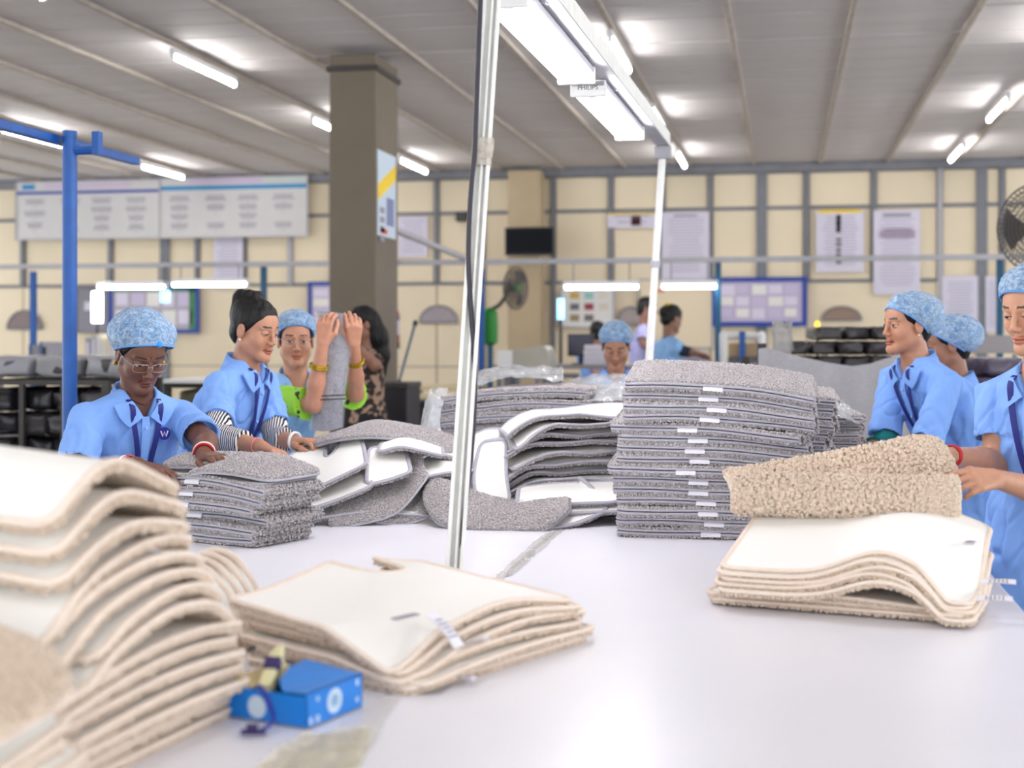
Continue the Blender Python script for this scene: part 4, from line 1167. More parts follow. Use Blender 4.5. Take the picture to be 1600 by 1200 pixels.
def folded_stack(a, b, d, K, pitch, lean, zf, pal, where, group, tp=0.0105, lab=None, res=0.014, tuft=0.0045, jit=0.008, top_face=True, yaw=0.02, w=None, rows=2, square=True):
    """Folded rugs (fold at the right end) piled up between table points a and b (front edge)."""
    ax, ay = (V3(1, 0, 0), V3(0, 1, 0)) if square else frame2(a, b)
    w = w or np.linalg.norm((b - a)[:2])
    r = 0.0055
    for k in range(K):
        t = k / max(1, K - 1)
        ln = lean(t)
        org = a * [1, 1, 0] + ax * (w / 2 + ln + rng.normal(0, jit)) + ay * (d / 2 + rng.normal(0, jit)) + V3(0, 0, TABLE_Z + tp + 0.004 + k * pitch)
        an = rng.normal(0, yaw); ax_k = ax * math.cos(an) + ay * math.sin(an); ay_k = ay * math.cos(an) - ax * math.sin(an)
        wob = rng.uniform(0, 6.28)
        z = lambda X, Y, t=t, wob=wob: zf(X, Y, t) + 0.0015 * np.sin(X * 17 + wob) + 0.001 * np.sin(Y * 13 + wob)
        last = k == K - 1 and top_face
        L = ()
        if lab is not None:
            L = ((-(w - (w * lab(t) + rng.normal(0, 0.012))), 0, 0.062, 0.006),)
        rug(folded_fn(org, ax_k, ay_k, w, d, r, z), 2 * w, d, pal, f'folded {pal} rug, {nth(k, K)} in {where}', group, tp=tp, res=res, tuft=tuft, labels=L,
            face=(lambda x, y: x > 0.0) if last else (lambda x, y: np.abs(x) < 0.05), rows=rows)

# ------------------------------------------------------------------ the tall grey stacks
def cpt(u, z, h=0.0):               # camera-aligned point: u right, z forward, h above the table
    return CF * z + CR * u + V3(0, 0, TABLE_Z + h)
def pz(px, z, h):                   # at picture column px, distance z, height h above the table
    return cpt((px - 800) / F_PX * z, z, h)
zS1 = lambda X, Y, t: t * (-0.075 * (X + 0.05) + 0.13 * np.maximum(Y + 0.2, 0) + 0.02 * np.cos(X * 5)) 
folded_stack(on_table(966, 839), on_table(1236, 830), 0.42, 15, 0.0315, lambda t: float(np.interp(t, [0, 0.2, 0.4, 0.6, 0.85, 1], [0.0, -0.012, -0.022, -0.012, 0.012, 0.02])),
             zS1, 'grey', 'the tallest grey stack', 'folded grey rugs in the tallest stack', lab=lambda t: float(np.interp(t, [0, 0.15, 0.3, 0.6, 0.8, 1.0], [0.5, 0.5, 0.44, 0.40, 0.46, 0.46])), tuft=0.006)
zS2 = lambda X, Y, t: t * (-0.10 * np.maximum(X, -0.1) + 0.05 * Y)
folded_stack(pz(1030, 5.0, 0), pz(1284, 5.08, 0), 0.42, 15, 0.0305, lambda t: 0.012 * math.sin(t * 9), zS2, 'grey', 'the stack right behind the tallest one', 'folded grey rugs in the stack behind',
             tuft=0.0055, res=0.018)
folded_stack(pz(1120, 5.5, 0), pz(1337, 5.55, 0), 0.4, 11, 0.030, lambda t: 0.008 * math.sin(t * 7), lambda X, Y, t: 0 * X, 'grey', 'the lowest stack beside the tall ones', 'folded grey rugs in the low stack',
             tuft=0.0055, res=0.018)
# back stack left of centre, plush side up
folded_stack(pz(684, 6.0, 0), pz(935, 6.0, 0), 0.5, 9, 0.043, lambda t: -0.004 + 0.012 * math.sin(t * 5), lambda X, Y, t: t * (0.03 * np.cos(X * 4) + 0.07 * X), 'grey', 'the bagged stack behind the heap', 'folded grey rugs in the bagged stack',
             tp=0.015, tuft=0.007, res=0.02)
# front left grey stack, corner towards the camera
c0 = on_table(411, 858); cl = on_table(250, 818); cr_ = on_table(463, 843)
axg = nrm(CR * 0.85 - CF * 0.53); ayg = np.array([-axg[1], axg[0], 0])
lab7 = lambda t: float(np.interp(t, [0, 1], [0.42, 0.36]))
zS7 = lambda X, Y, t: t * (0.02 * np.cos(X * 6) - 0.02 * X)
folded_stack(c0 - axg * 0.50, c0, 0.25, 6, 0.0305, lambda t: -0.02 + 0.03 * t + 0.012 * math.sin(t * 8), zS7, 'grey', 'the short stack before the woman with glasses', 'folded grey rugs in the short stack', lab=lab7, top_face=False, tuft=0.0052, square=False)
# the rug she is folding: plush flap turned over, backing showing beside it
H7 = 6 * 0.0305 + 0.006
o7 = c0 - axg * 0.25 + ayg * 0.125
def rel7(a, b, h): return (o7 + axg * a + ayg * b * 0.74) * [1, 1, 0] + V3(0, 0, TABLE_Z + H7 + h * 0.6)
net = [[rel7(-0.27, -0.16, 0.01), rel7(-0.27, 0.0, 0.02), rel7(-0.27, 0.17, 0.03)],
       [rel7(-0.10, -0.165, 0.012), rel7(-0.10, 0.0, 0.02), rel7(-0.10, 0.17, 0.03)],
       [rel7(0.12, -0.165, 0.012), rel7(0.12, 0.0, 0.016), rel7(0.12, 0.17, 0.02)],
       [rel7(0.25, -0.16, 0.008), rel7(0.25, 0.0, 0.01), rel7(0.25, 0.17, 0.012)]]
rug(net_fn(net, 0.52, 0.25), 0.52, 0.25, 'grey', 'grey bath rug lying backing-up under the flap the woman with glasses folds', 'rugs being folded', tuft=0.0045)
net = [[rel7(-0.05, -0.17, 0.028), rel7(-0.06, 0.0, 0.045), rel7(-0.07, 0.16, 0.06)],
       [rel7(0.02, -0.18, 0.05), rel7(0.02, 0.0, 0.085), rel7(0.0, 0.16, 0.10)],
       [rel7(0.13, -0.17, 0.05), rel7(0.13, 0.0, 0.08), rel7(0.12, 0.16, 0.095)],
       [rel7(0.26, -0.15, 0.024), rel7(0.27, 0.0, 0.03), rel7(0.27, 0.16, 0.035)]]
net = [r[::-1] for r in net]
ec = rug(net_fn(net, 0.36, 0.25), 0.36, 0.25, 'grey', 'grey plush flap with printed care tag, turned over by the woman with glasses', 'rugs being folded', tuft=0.005, face=EVERY, tp=0.012)
care_tag(ec, rel7(-0.03, -0.17, 0.03), V3(*(-axg * 0.35))[:3] + V3(0, 0, -1), -ayg, L=0.075, W=0.024, curl=0.01)
net = [[rel7(-0.28, -0.02, 0.04), rel7(-0.28, 0.1, 0.08), rel7(-0.28, 0.2, 0.07)],
       [rel7(-0.15, -0.04, 0.05), rel7(-0.15, 0.1, 0.095), rel7(-0.15, 0.2, 0.08)],
       [rel7(-0.02, -0.02, 0.05), rel7(-0.02, 0.1, 0.10), rel7(-0.02, 0.2, 0.085)]]
net = [r[::-1] for r in net]
rug(net_fn(net, 0.28, 0.24), 0.28, 0.24, 'grey', 'grey plush rug end under the fingers of the woman with glasses', 'rugs being folded', tuft=0.005, face=EVERY)

# ------------------------------------------------------------------ heap of loose grey rugs
def P_(px, py, z): return at(px, py, z)
def heap(net, w, d, label, pile_up=False, notch=None, tp=0.012, tuft=0.0048, face=None, res=0.012, **kw):
    N_ = [[P_(*q) for q in row] for row in net]
    if pile_up:
        N_ = [r[::-1] for r in N_]
        face = face or EVERY
    return rug(net_fn(N_, w, d), w, d, 'grey', label, 'loose grey rugs in the heap', tp=tp, tuft=tuft, notch=notch, face=face, res=res, **kw)
# net rows run left -> right, each row front -> back; backing faces up unless pile_up
heap([[(452, 818, 4.78), (455, 800, 4.9), (470, 770, 5.15)], [(520, 806, 4.8), (520, 790, 4.95), (525, 760, 5.15)], [(590, 800, 4.84), (590, 785, 4.98), (590, 755, 5.15)], [(700, 808, 4.86), (700, 790, 4.98), (690, 765, 5.15)]],
     0.52, 0.36, 'grey rug at the bottom of the heap, lying flat on the table')
heap([[(468, 798, 4.76), (470, 770, 4.92), (490, 735, 5.15)], [(520, 783, 4.80), (520, 755, 4.95), (530, 725, 5.15)], [(578, 760, 4.84), (580, 735, 4.98), (580, 712, 5.15)]],
     0.30, 0.34, 'white-backed grey rug second from the top at the heap front')
heap([[(515, 822, 4.77), (530, 780, 4.92), (560, 742, 5.1)], [(560, 818, 4.79), (580, 772, 4.94), (600, 728, 5.1)], [(622, 798, 4.83), (632, 760, 4.97), (640, 715, 5.1)], [(668, 745, 4.93), (660, 730, 5.02), (655, 700, 5.12)]],
     0.36, 0.30, 'grey rug plush side out, one corner pointing down at the table', pile_up=True)
heap([[(585, 815, 4.82), (600, 790, 4.92), (625, 760, 5.05)], [(630, 818, 4.84), (640, 790, 4.95), (650, 755, 5.08)], [(672, 806, 4.86), (675, 780, 4.98), (680, 745, 5.1)]],
     0.28, 0.26, 'grey rug plush side out with its bound edge towards the pole', pile_up=True)
heap([[(425, 752, 5.0), (440, 725, 5.2), (470, 700, 5.4)], [(459, 777, 4.80), (487, 735, 5.05), (505, 698, 5.35)], [(515, 752, 4.83), (528, 718, 5.05), (535, 690, 5.32)], [(571, 725, 4.87), (568, 705, 5.05), (563, 686, 5.25)]],
     0.44, 0.34, 'white-backed grey rug with an oval notch lying on top of the heap', notch=(0.0, 0.10, 0.10))
heap([[(574, 757, 4.86), (575, 728, 4.96), (578, 700, 5.1)], [(610, 748, 4.88), (612, 722, 4.98), (612, 698, 5.1)], [(641, 737, 4.9), (636, 718, 5.0), (632, 702, 5.1)]],
     0.22, 0.2, 'small white-backed fold of grey rug in the middle of the heap')
heap([[(470, 705, 5.45), (480, 696, 5.55), (490, 690, 5.65)], [(520, 690, 5.25), (530, 680, 5.4), (540, 676, 5.55)], [(576, 684, 5.15), (580, 667, 5.32), (585, 662, 5.5)], [(640, 690, 5.12), (640, 674, 5.3), (640, 668, 5.5)], [(705, 712, 5.14), (705, 694, 5.3), (705, 684, 5.5)]],
     0.56, 0.34, 'grey rug draped plush side up over the back of the heap', pile_up=True)
heap([[(592, 706, 5.0), (596, 694, 5.08), (602, 690, 5.18)], [(625, 698, 4.98), (628, 686, 5.08), (632, 682, 5.18)], [(660, 704, 5.0), (660, 692, 5.08), (662, 688, 5.18)], [(692, 712, 5.02), (690, 702, 5.1), (690, 697, 5.2)]],
     0.28, 0.18, 'curled grey rug end with white backing near the pole')
heap([[(660, 746, 4.95), (660, 730, 5.05), (664, 716, 5.18)], [(700, 738, 4.97), (700, 724, 5.07), (700, 712, 5.18)], [(735, 738, 4.98), (735, 724, 5.08), (735, 712, 5.2)]],
     0.2, 0.2, 'white-backed grey rug corner just left of the pole')
heap([[(500, 712, 5.4), (520, 690, 5.5), (540, 680, 5.6)], [(560, 700, 5.2), (570, 682, 5.35), (580, 676, 5.5)], [(640, 700, 5.12), (650, 685, 5.3), (650, 678, 5.5)], [(735, 720, 5.1), (735, 700, 5.3), (730, 690, 5.5)]],
     0.56, 0.3, 'grey rug in the core of the heap under the draped one')
# rug folded round in front of the heap, plush outside, white ends
heap([[(668, 790, 4.86), (668, 770, 4.92), (680, 750, 4.98)], [(690, 818, 4.74), (700, 785, 4.82), (720, 765, 4.9)], [(740, 827, 4.70), (745, 800, 4.76), (760, 780, 4.86)], [(800, 829, 4.68), (805, 806, 4.74), (815, 790, 4.84)], [(850, 826, 4.67), (855, 802, 4.73), (862, 786, 4.82)], [(888, 800, 4.74), (888, 792, 4.77), (888, 784, 4.82)]],
     0.5, 0.24, 'grey rug rolled plush side out on the table right of the pole', pile_up=True, tp=0.016, tuft=0.0055)
heap([[(848, 826, 4.675), (858, 800, 4.84), (868, 775, 4.98)], [(895, 818, 4.73), (900, 785, 4.87), (902, 757, 5.0)], [(948, 797, 4.80), (930, 770, 4.9), (905, 747, 4.99)]],
     0.22, 0.26, 'white rug end with grey edge turned up left of the tallest stack')
heap([[(745, 782, 4.92), (742, 740, 5.0), (752, 692, 5.06)], [(770, 785, 4.90), (768, 740, 4.98), (770, 689, 5.04)], [(796, 784, 4.92), (790, 740, 5.0), (790, 687, 5.06)]],
     0.11, 0.24, 'white rug end standing upright between pole and striped stack')
heap([[(690, 752, 5.05), (700, 720, 5.2), (720, 690, 5.35)], [(745, 742, 5.04), (752, 705, 5.2), (760, 672, 5.35)], [(800, 742, 5.06), (800, 705, 5.2), (795, 672, 5.35)]],
     0.26, 0.26, 'white-backed grey rug slanting down behind the upright white end')

# ------------------------------------------------------------------ striped stack: rugs backing up, wavy fronts
a4 = pz(792, 5.0, 0); b4 = pz(985, 5.05, 0)
ax4, ay4 = frame2(a4, b4)
K4 = 12
for k in range(K4):
    t = k / (K4 - 1)
    w = 0.56; d = 0.36
    sh = float(np.interp(t, [0, 0.3, 0.5, 0.7, 1], [0.03, 0.01, -0.01, 0.0, 0.035])) + rng.normal(0, 0.012)
    org = a4 * [1, 1, 0] + ax4 * (w / 2 + sh) + ay4 * (d / 2 + rng.normal(0, 0.015)) + V3(0, 0, TABLE_Z + 0.014 + k * 0.0325)
    ph = rng.uniform(-0.4, 0.4); amp = rng.uniform(0.8, 1.2)
    zf = lambda X, Y, t=t, ph=ph, amp=amp: (-0.07 * np.clip((-X - 0.13) / 0.15, 0, 1.2) ** 2 * amp + 0.012 * np.sin(X * 11 + ph * 3) - 0.03 * np.clip((-Y - 0.05) / 0.15, 0, 1.3) ** 2 * np.clip(0.5 + np.sin(X * 9 + ph * 4), 0, 1) * amp) * (0.25 + 0.75 * min(1, t * 2))
    an = rng.normal(0, 0.05)
    rug(sheet_fn(org, ax4 * math.cos(an) + ay4 * math.sin(an), ay4 * math.cos(an) - ax4 * math.sin(an), zf), w, d, 'grey',
        f'white-backed grey bath rug with wavy front, {nth(k, K4)} in the striped stack', 'rugs in the striped stack', tuft=0.0048, tp=0.013)
for k, (px0, py, z) in enumerate(((812, 806, 4.74), (806, 792, 4.76))):
    net = [[(px0, py + 6, z), (px0 + 4, py - 14, z + 0.1), (px0 + 6, py - 30, z + 0.22)], [(px0 + 60, py - 4, z + 0.03), (px0 + 60, py - 22, z + 0.12), (px0 + 60, py - 36, z + 0.24)], [(px0 + 160, py - 8, z + 0.06), (px0 + 160, py - 26, z + 0.14), (px0 + 160, py - 40, z + 0.26)]]
    heap(net, 0.36, 0.26, ['white-backed grey rug wedged at the foot of the striped stack', 'upper white-backed grey rug wedged at the foot of the striped stack'][k])
# clear bags over the back stack
def bag(net, label, w=0.4, d=0.3, alpha=0.35, seed=0):
    f = net_fn([[P_(*q) for q in row] for row in net], w, d)
    X, Y = np.meshgrid(np.linspace(-w / 2, w / 2, 44), np.linspace(-d / 2, d / 2, 34), indexing='ij')
    P = f(X, Y).reshape(-1, 3)
    n = vnoise(P * 22 + seed) * 0.010 + np.abs(vnoise(P * 45 + seed)) * 0.008
    P = P + np.outer(n, CU)
    g = grid_faces(44, 34)
    o = mesh_obj('plastic_bag', np.vstack([P, P + [0, 0, 0.002]]), np.vstack([g, g[:, ::-1] + len(P)]), mat('bag_film', (214, 218, 222), 0.12, alpha=0.42, spec=0.9), smooth=True)
    return tag(o, label, 'plastic bag', 'clear bags among the stacks')
bag([[(870, 650, 5.9), (880, 614, 6.2), (890, 598, 6.6)], [(930, 626, 5.85), (925, 600, 6.2), (920, 588, 6.6)], [(990, 632, 5.85), (985, 596, 6.2), (975, 586, 6.6)]], 'clear plastic bag of grey rugs in front of the centre woman', seed=1)
folded_stack(pz(880, 6.45, 0), pz(1060, 6.5, 0), 0.45, 7, 0.052, lambda t: 0, lambda X, Y, t: t * 0.03 * np.cos(X * 4), 'grey', 'the bagged stack before the centre woman', 'folded grey rugs under the clear bag', tp=0.02, tuft=0.009, res=0.03)
bag([[(740, 606, 6.0), (745, 590, 6.25), (750, 578, 6.6)], [(800, 592, 6.0), (800, 580, 6.25), (800, 572, 6.6)], [(880, 598, 6.0), (880, 586, 6.25), (880, 576, 6.6)]], 'clear plastic bag lying over the back stack beside the pole', seed=3)
bag([[(655, 675, 5.75), (662, 640, 5.9), (672, 612, 6.1)], [(668, 678, 5.72), (672, 640, 5.86), (684, 608, 6.1)], [(690, 690, 5.7), (688, 650, 5.85), (700, 612, 6.1)]], 'crumpled clear bag at the end of the back stack', w=0.1, d=0.25, seed=5)
bag([[(1280, 650, 5.35), (1285, 635, 5.5), (1290, 628, 5.7)], [(1310, 652, 5.35), (1308, 630, 5.5), (1305, 622, 5.7)], [(1345, 662, 5.38), (1335, 645, 5.5), (1325, 635, 5.7)]], 'clear plastic bag behind the low grey stack', w=0.2, d=0.2, seed=7)

# ------------------------------------------------------------------ beige stack at the lower left
Rc = cpt(-0.464, 2.41); Fc = cpt(-0.61, 1.99)
axc = nrm((Rc - Fc) * [1, 1, 0]); ayc = np.array([-axc[1], axc[0], 0])
def beige_layer(k, K, h, x0, x1, d, zf, label, group, yoff=0.0, tp=0.012, yaw=0.0, tuft=0.006, **kw):
    w = x1 - x0
    org = Fc * [1, 1, 0] + axc * (x0 + w / 2) + ayc * (d / 2 + yoff) + V3(0, 0, TABLE_Z + h + tp)
    A = axc * math.cos(yaw) + ayc * math.sin(yaw); B = ayc * math.cos(yaw) - axc * math.sin(yaw)
    return rug(sheet_fn(org, A, B, zf), w, d, 'beige', label, group, tp=tp, tuft=tuft, res=0.014, bind=0.0062, **kw)
KL = 7
for k in range(KL):
    t = k / (KL - 1)
    zf = lambda X, Y, t=t: t * (0.03 * np.cos((X - 0.08) * 6) - 0.015)
    beige_layer(k, KL, 0.002 + k * 0.0235, -0.09 + 0.02 * math.sin(k * 2.1), 0.45 + 0.012 * math.sin(k * 3.3), 0.55, zf, f'beige bath rug, {nth(k, 15)} in the big beige stack', 'rugs in the big beige stack', yaw=rng.normal(0, 0.03), yoff=rng.normal(0, 0.008))
def beige_wave(xa, Y, droop):
    """Shape shared by the upper rugs so that they nest: hump towards the far end, front corner hanging."""
    return 0.030 * np.cos(np.clip((xa - 0.27) * 9.0, -3.1, 3.1)) - 0.05 * droop * np.clip((0.12 - xa) / 0.14, 0, 1.2) ** 2 * np.clip(1 - (Y + 0.25) / 0.3, 0, 1) - 0.035 * np.clip((xa - 0.33) / 0.1, 0, 1.2) ** 2
for k in range(5):
    x0, x1 = 0.02 - 0.012 * k + 0.03 * (k % 2), 0.43 - 0.012 * k
    zf = lambda X, Y, m=(x0 + x1) / 2: beige_wave(X + m, Y, 1.0)
    beige_layer(7 + k, 15, 0.172 + k * 0.026, x0, x1, 0.5, zf, f'white-backed beige rug with drooping corner, {nth(7 + k, 15)}, big beige stack', 'rugs in the big beige stack', yaw=0.05 * math.sin(k * 1.7), yoff=0.012 * k)
for k in range(3):
    x0, x1 = 0.03, 0.375 + 0.008 * (k % 2)
    zf = lambda X, Y, k=k, m=(x0 + x1) / 2: beige_wave(X + m, Y, 0.5 - 0.25 * k) + 0.02 * (k + 1) * np.exp(-((X + m - 0.16) / 0.12) ** 2) + 0.10 * np.maximum(Y + 0.22, 0) * np.exp(-((X + m - 0.14) / 0.16) ** 2)
    beige_layer(12 + k, 15, 0.290 + k * 0.031, x0, x1, 0.5, zf, f'white-backed domed beige rug, {["third from the top", "second from the top", "topmost"][k]} in the big beige stack', 'rugs in the big beige stack', yoff=0.05 + 0.01 * k, tp=0.018)
# plush rugs standing on edge behind that stack
for k in range(4):
    z = 2.95 - 0.03 * k
    px = 395 - 14 * k
    net = [[pz(px - 62, z + 0.12, 0.012), pz(px - 60, z + 0.12, 0.09), pz(px - 72, z + 0.15, 0.175 - 0.004 * k)], [pz(px - 20, z + 0.03, 0.012), pz(px - 16, z + 0.03, 0.09), pz(px - 30, z + 0.08, 0.165 - 0.004 * k)], [pz(px + 12, z - 0.03, 0.012), pz(px + 14, z, 0.06), pz(px + 4, z + 0.05, 0.11)]]
    rug(net_fn([r for r in net], 0.2, 0.2), 0.2, 0.2, 'beige', f'beige plush rug standing on edge behind the big beige stack, {["outermost", "second", "third", "innermost"][k]}', 'beige rugs on edge', tuft=0.006, tp=0.013, face=EVERY, res=0.02)
# stack cut by the picture edge, nearest the camera
for k in range(7):
    zf = lambda X, Y, k=k: -0.02 * np.clip((X - 0.08) / 0.15, 0, 1.3) ** 2 * (k / 6)
    w = 0.5; d = 0.42
    A = nrm(CR * 0.95 - CF * 0.12); B = np.array([-A[1], A[0], 0])
    org = cpt(-0.575, 1.79) * [1, 1, 0] - A * (w / 2 + 0.012 * ((k * 3) % 4)) - B * (d / 2 - 0.10) + V3(0, 0, TABLE_Z + 0.014 + k * 0.023)
    an = 0.05 * math.sin(k * 2.3)
    rug(sheet_fn(org, A * math.cos(an) + B * math.sin(an), B * math.cos(an) - A * math.sin(an), zf), w, d, 'beige', f'beige bath rug, {nth(k, 8)} in the nearest stack cut by the picture edge', 'rugs in the nearest beige stack', tuft=0.006, res=0.016, bind=0.0062)
net = [[cpt(-1.05, 1.62, 0.19), cpt(-1.05, 1.80, 0.23), cpt(-1.05, 1.98, 0.27)], [cpt(-0.80, 1.62, 0.19), cpt(-0.80, 1.80, 0.225), cpt(-0.82, 1.95, 0.265)], [cpt(-0.60, 1.62, 0.172), cpt(-0.57, 1.80, 0.185), cpt(-0.62, 1.89, 0.215)]]
rug(net_fn([r[::-1] for r in net], 0.48, 0.38), 0.48, 0.38, 'beige', 'beige rug plush side up on the nearest stack at the picture edge', 'rugs in the nearest beige stack', tuft=0.0065, face=EVERY, tp=0.014)

# ------------------------------------------------------------------ low beige pile in front, corner towards the camera
F0 = on_table(640, 1088); R0 = on_table(914, 1003); L0 = on_table(366, 1046)
axf = nrm((R0 - F0) * [1, 1, 0]); ayf = np.array([-axf[1], axf[0], 0])
KF = 6
for k in range(KF):
    w = 0.57; d = 0.42
    sh = (0.0, 0.012, -0.01, 0.02, 0.0, -0.018)[k]; sv = (0.0, -0.012, 0.01, 0.015, 0.02, 0.03)[k]
    org = F0 * [1, 1, 0] + axf * (w / 2 + sh) + ayf * (d / 2 + sv) + V3(0, 0, TABLE_Z + 0.013 + k * 0.0195)
    zf = lambda X, Y, k=k: (k / (KF - 1)) * (0.016 * np.cos((X - 0.04) * 11) + 0.012 * np.cos(np.minimum(Y - 0.05, 0) * 9) + 0.10 * np.maximum(Y - 0.02, 0) - 0.045 * np.clip((-X - 0.16) / 0.12, 0, 1) * np.clip((-Y - 0.05) / 0.15, 0, 1) + 0.008 * np.clip((Y - 0.1) / 0.1, 0, 1) * np.clip(1 - np.abs(X - 0.07) / 0.12, 0, 1))
    an = (0, 0.02, -0.02, 0.03, -0.015, 0.0)[k]
    ef = rug(sheet_fn(org, axf * math.cos(an) + ayf * math.sin(an), ayf * math.cos(an) - axf * math.sin(an), zf), w, d, 'beige',
             f'white-backed beige rug with an oval notch, {nth(k, KF)} in the low front pile', 'rugs in the low front pile', notch=(0.07 if k % 2 else 0.06, 0.14, 0.13), tuft=0.0052, res=0.012, bind=0.006)
    if k == KF - 1:
        care_tag(ef, F0 * [1, 1, 0] + axf * 0.10 + ayf * 0.035 + V3(0, 0, TABLE_Z + 0.128), -ayf * 0.6 + V3(0, 0, -0.6), -ayf + V3(0, 0, 1.2), L=0.085, W=0.03, curl=0.012)
        lab_c = F0 * [1, 1, 0] + axf * 0.075 + ayf * 0.075
        mb = MB().obox(lab_c + V3(0, 0, TABLE_Z + 0.121), np.stack([axf, ayf, CU], 1), (0.032, 0.008, 0.0012))
        mb.build('printed_mark', M_INK, ef)
    if k == 2:
        care_tag(ef, F0 * [1, 1, 0] + axf * 0.14 + ayf * 0.0 + V3(0, 0, TABLE_Z + 0.062), -ayf * 0.9 + axf * 0.5 + V3(0, 0, 0.25), V3(0, 0, 1), L=0.06, W=0.032, curl=0.006)
    if k == 0:
        care_tag(ef, F0 * [1, 1, 0] + axf * 0.11 - ayf * 0.002 + V3(0, 0, TABLE_Z + 0.018), -ayf * 0.8 + axf * 0.5 + V3(0, 0, -0.18), V3(0, 0, 1), L=0.05, W=0.035, curl=0.002)

# ------------------------------------------------------------------ beige pile at the right with the fluffy rug on it
L1 = on_table(1090, 950); C1 = on_table(1502, 984)
axr = nrm((C1 - L1) * [1, 1, 0]); ayr = np.array([-axr[1], axr[0], 0])
KR = 8
for k in range(KR):
    w = 0.56; d = 0.42
    t = k / (KR - 1)
    upper = k >= 3
    sh = -0.02 + (0.03 if upper else 0.0) + 0.008 * math.sin(k * 2.7)
    org = C1 * [1, 1, 0] + axr * (-w / 2 + sh) + ayr * (d / 2 + 0.006 * math.sin(k * 1.9) + (0.011 * (k - 3) if upper else 0.05)) + V3(0, 0, TABLE_Z + 0.013 + k * 0.0115)
    zf = (lambda X, Y, t=t: 0.045 * np.exp(-((X - 0.09) / 0.11) ** 2) * np.clip(1 - Y / 0.25, 0.2, 1.3) * (0.6 + 0.4 * t) - (0.075 + 0.02 * t) * np.clip((X - 0.16) / 0.12, 0, 1.1) ** 1.5 * np.clip(0.8 - Y / 0.3, 0.35, 1.2) + (t - 0.2) * 0.13 * np.clip((Y + 0.21) / 0.4, 0, 1)) if upper else (lambda X, Y, t=t: 0.012 * np.cos(X * 7) * t * 3 - 0.008 * t)
    floor_k = 0.007 * max(0, k - 2) - 0.0115 * k
    zf2 = lambda X, Y, zf=zf, fk=floor_k: np.logaddexp(zf(X, Y) * 180, fk * 180) / 180
    er = rug(sheet_fn(org, axr, ayr, zf2), w, d, 'beige', f'white-backed beige rug, {nth(k, KR)} in the flat pile under the fluffy rug', 'rugs in the flat beige pile', tuft=0.0052, res=0.012, bind=0.006, tp=0.012 if upper else 0.01)
    if k == 5:
        care_tag(er, C1 * [1, 1, 0] + axr * 0.02 + ayr * 0.20 + V3(0, 0, TABLE_Z + 0.075), axr + CR * 0.3, V3(0, -0.2, 1), L=0.075, W=0.03, curl=0.004)
    if k == 4:
        care_tag(er, C1 * [1, 1, 0] + axr * 0.02 + ayr * 0.12 + V3(0, 0, TABLE_Z + 0.05), axr + CR * 0.2, V3(0, -0.2, 1), L=0.075, W=0.03, curl=0.004)
    if k == 7:
        care_tag(er, C1 * [1, 1, 0] + axr * -0.015 + ayr * 0.33 + V3(0, 0, TABLE_Z + 0.150), -ayr, V3(0, 0, 1), L=0.09, W=0.026, curl=0.003)
# fluffy rug: lower half on the pile, rolled front, upper half lifted by the hands
cols_ = []
for px, lift, zz in ((1148, -0.02, 3.66), (1200, -0.005, 3.64), (1270, 0.02, 3.61), (1340, 0.045, 3.58), (1420, 0.075, 3.56), (1470, 0.08, 3.55), (1494, 0.02, 3.54)):
    b = 0.190
    cols_.append([pz(px + 2, zz + 0.36, b + 0.01), pz(px + 1, zz + 0.15, b + 0.005), pz(px, zz + 0.0, b + 0.010), pz(px, zz - 0.022, b + 0.045), pz(px, zz + 0.03, b + 0.080), pz(px + 2, zz + 0.12, b + 0.028), pz(px - 6, zz + 0.24, b + 0.065 + lift * 0.7), pz(px - 14, zz + 0.30, b + 0.085 + lift)])
ef2 = rug(net_fn([r[::-1] for r in cols_], 0.57, 0.8), 0.57, 0.8, 'beige', 'fluffy beige rug rolled over on the flat pile, lifted by the nearest woman', 'fluffy rug in hand', tuft=0.0072, face=EVERY, tp=0.012, space=1.25, res=0.013, shag=0.007)

# ------------------------------------------------------------------ small things on the table
M_BOXB = mat('box_blue', (14, 128, 222), 0.35)
M_BOXW = mat('box_print', (206, 224, 240), 0.5)
M_KRAFT = mat('box_inside', (196, 178, 130), 0.7)
f0 = on_table(480, 1141); f1 = on_table(566, 1106); f2 = on_table(372, 1092)
bx_ = nrm((f1 - f0) * [1, 1, 0]); by_ = np.array([-bx_[1], bx_[0], 0])
bw = np.linalg.norm((f1 - f0)[:2]); bl_ = 0.165; bh = 0.058
e = empty('blue_box', f0 + bx_ * bw / 2 + by_ * bl_ / 2, 'blue cardboard box with round pale prints, torn open at one end', 'box')
Rb = np.stack([bx_, by_, CU], 1)
def bxp(a, b, h): return f0 * [1, 1, 0] + bx_ * a + by_ * b + V3(0, 0, TABLE_Z + 0.001 + h)
th = 0.0022
MB().obox(bxp(bw / 2, bl_ / 2, th / 2), Rb, (bw / 2, bl_ / 2, th / 2)).build('bottom', M_KRAFT, e)
MB().obox(bxp(bw / 2, th / 2, bh / 2), Rb, (bw / 2, th / 2, bh / 2)).build('end_panel', M_BOXB, e)
MB().obox(bxp(bw / 2, bl_ - th / 2, bh * 0.42), Rb, (bw / 2, th / 2, bh * 0.42)).build('end_panel', M_BOXB, e)
MB().obox(bxp(th / 2, bl_ / 2, bh * 0.45), Rb, (th / 2, bl_ / 2, bh * 0.45)).build('side_panel', M_BOXB, e)
MB().obox(bxp(bw - th / 2, bl_ / 2, bh / 2), Rb, (th / 2, bl_ / 2, bh / 2)).build('side_panel', M_BOXB, e)
tv_ = [bxp(0, 0, bh), bxp(bw, 0, bh), bxp(bw, 0.12, bh + 0.012), bxp(bw * 0.55, 0.105, bh + 0.012), bxp(bw * 0.2, 0.08, bh + 0.006), bxp(0, 0.05, bh)]
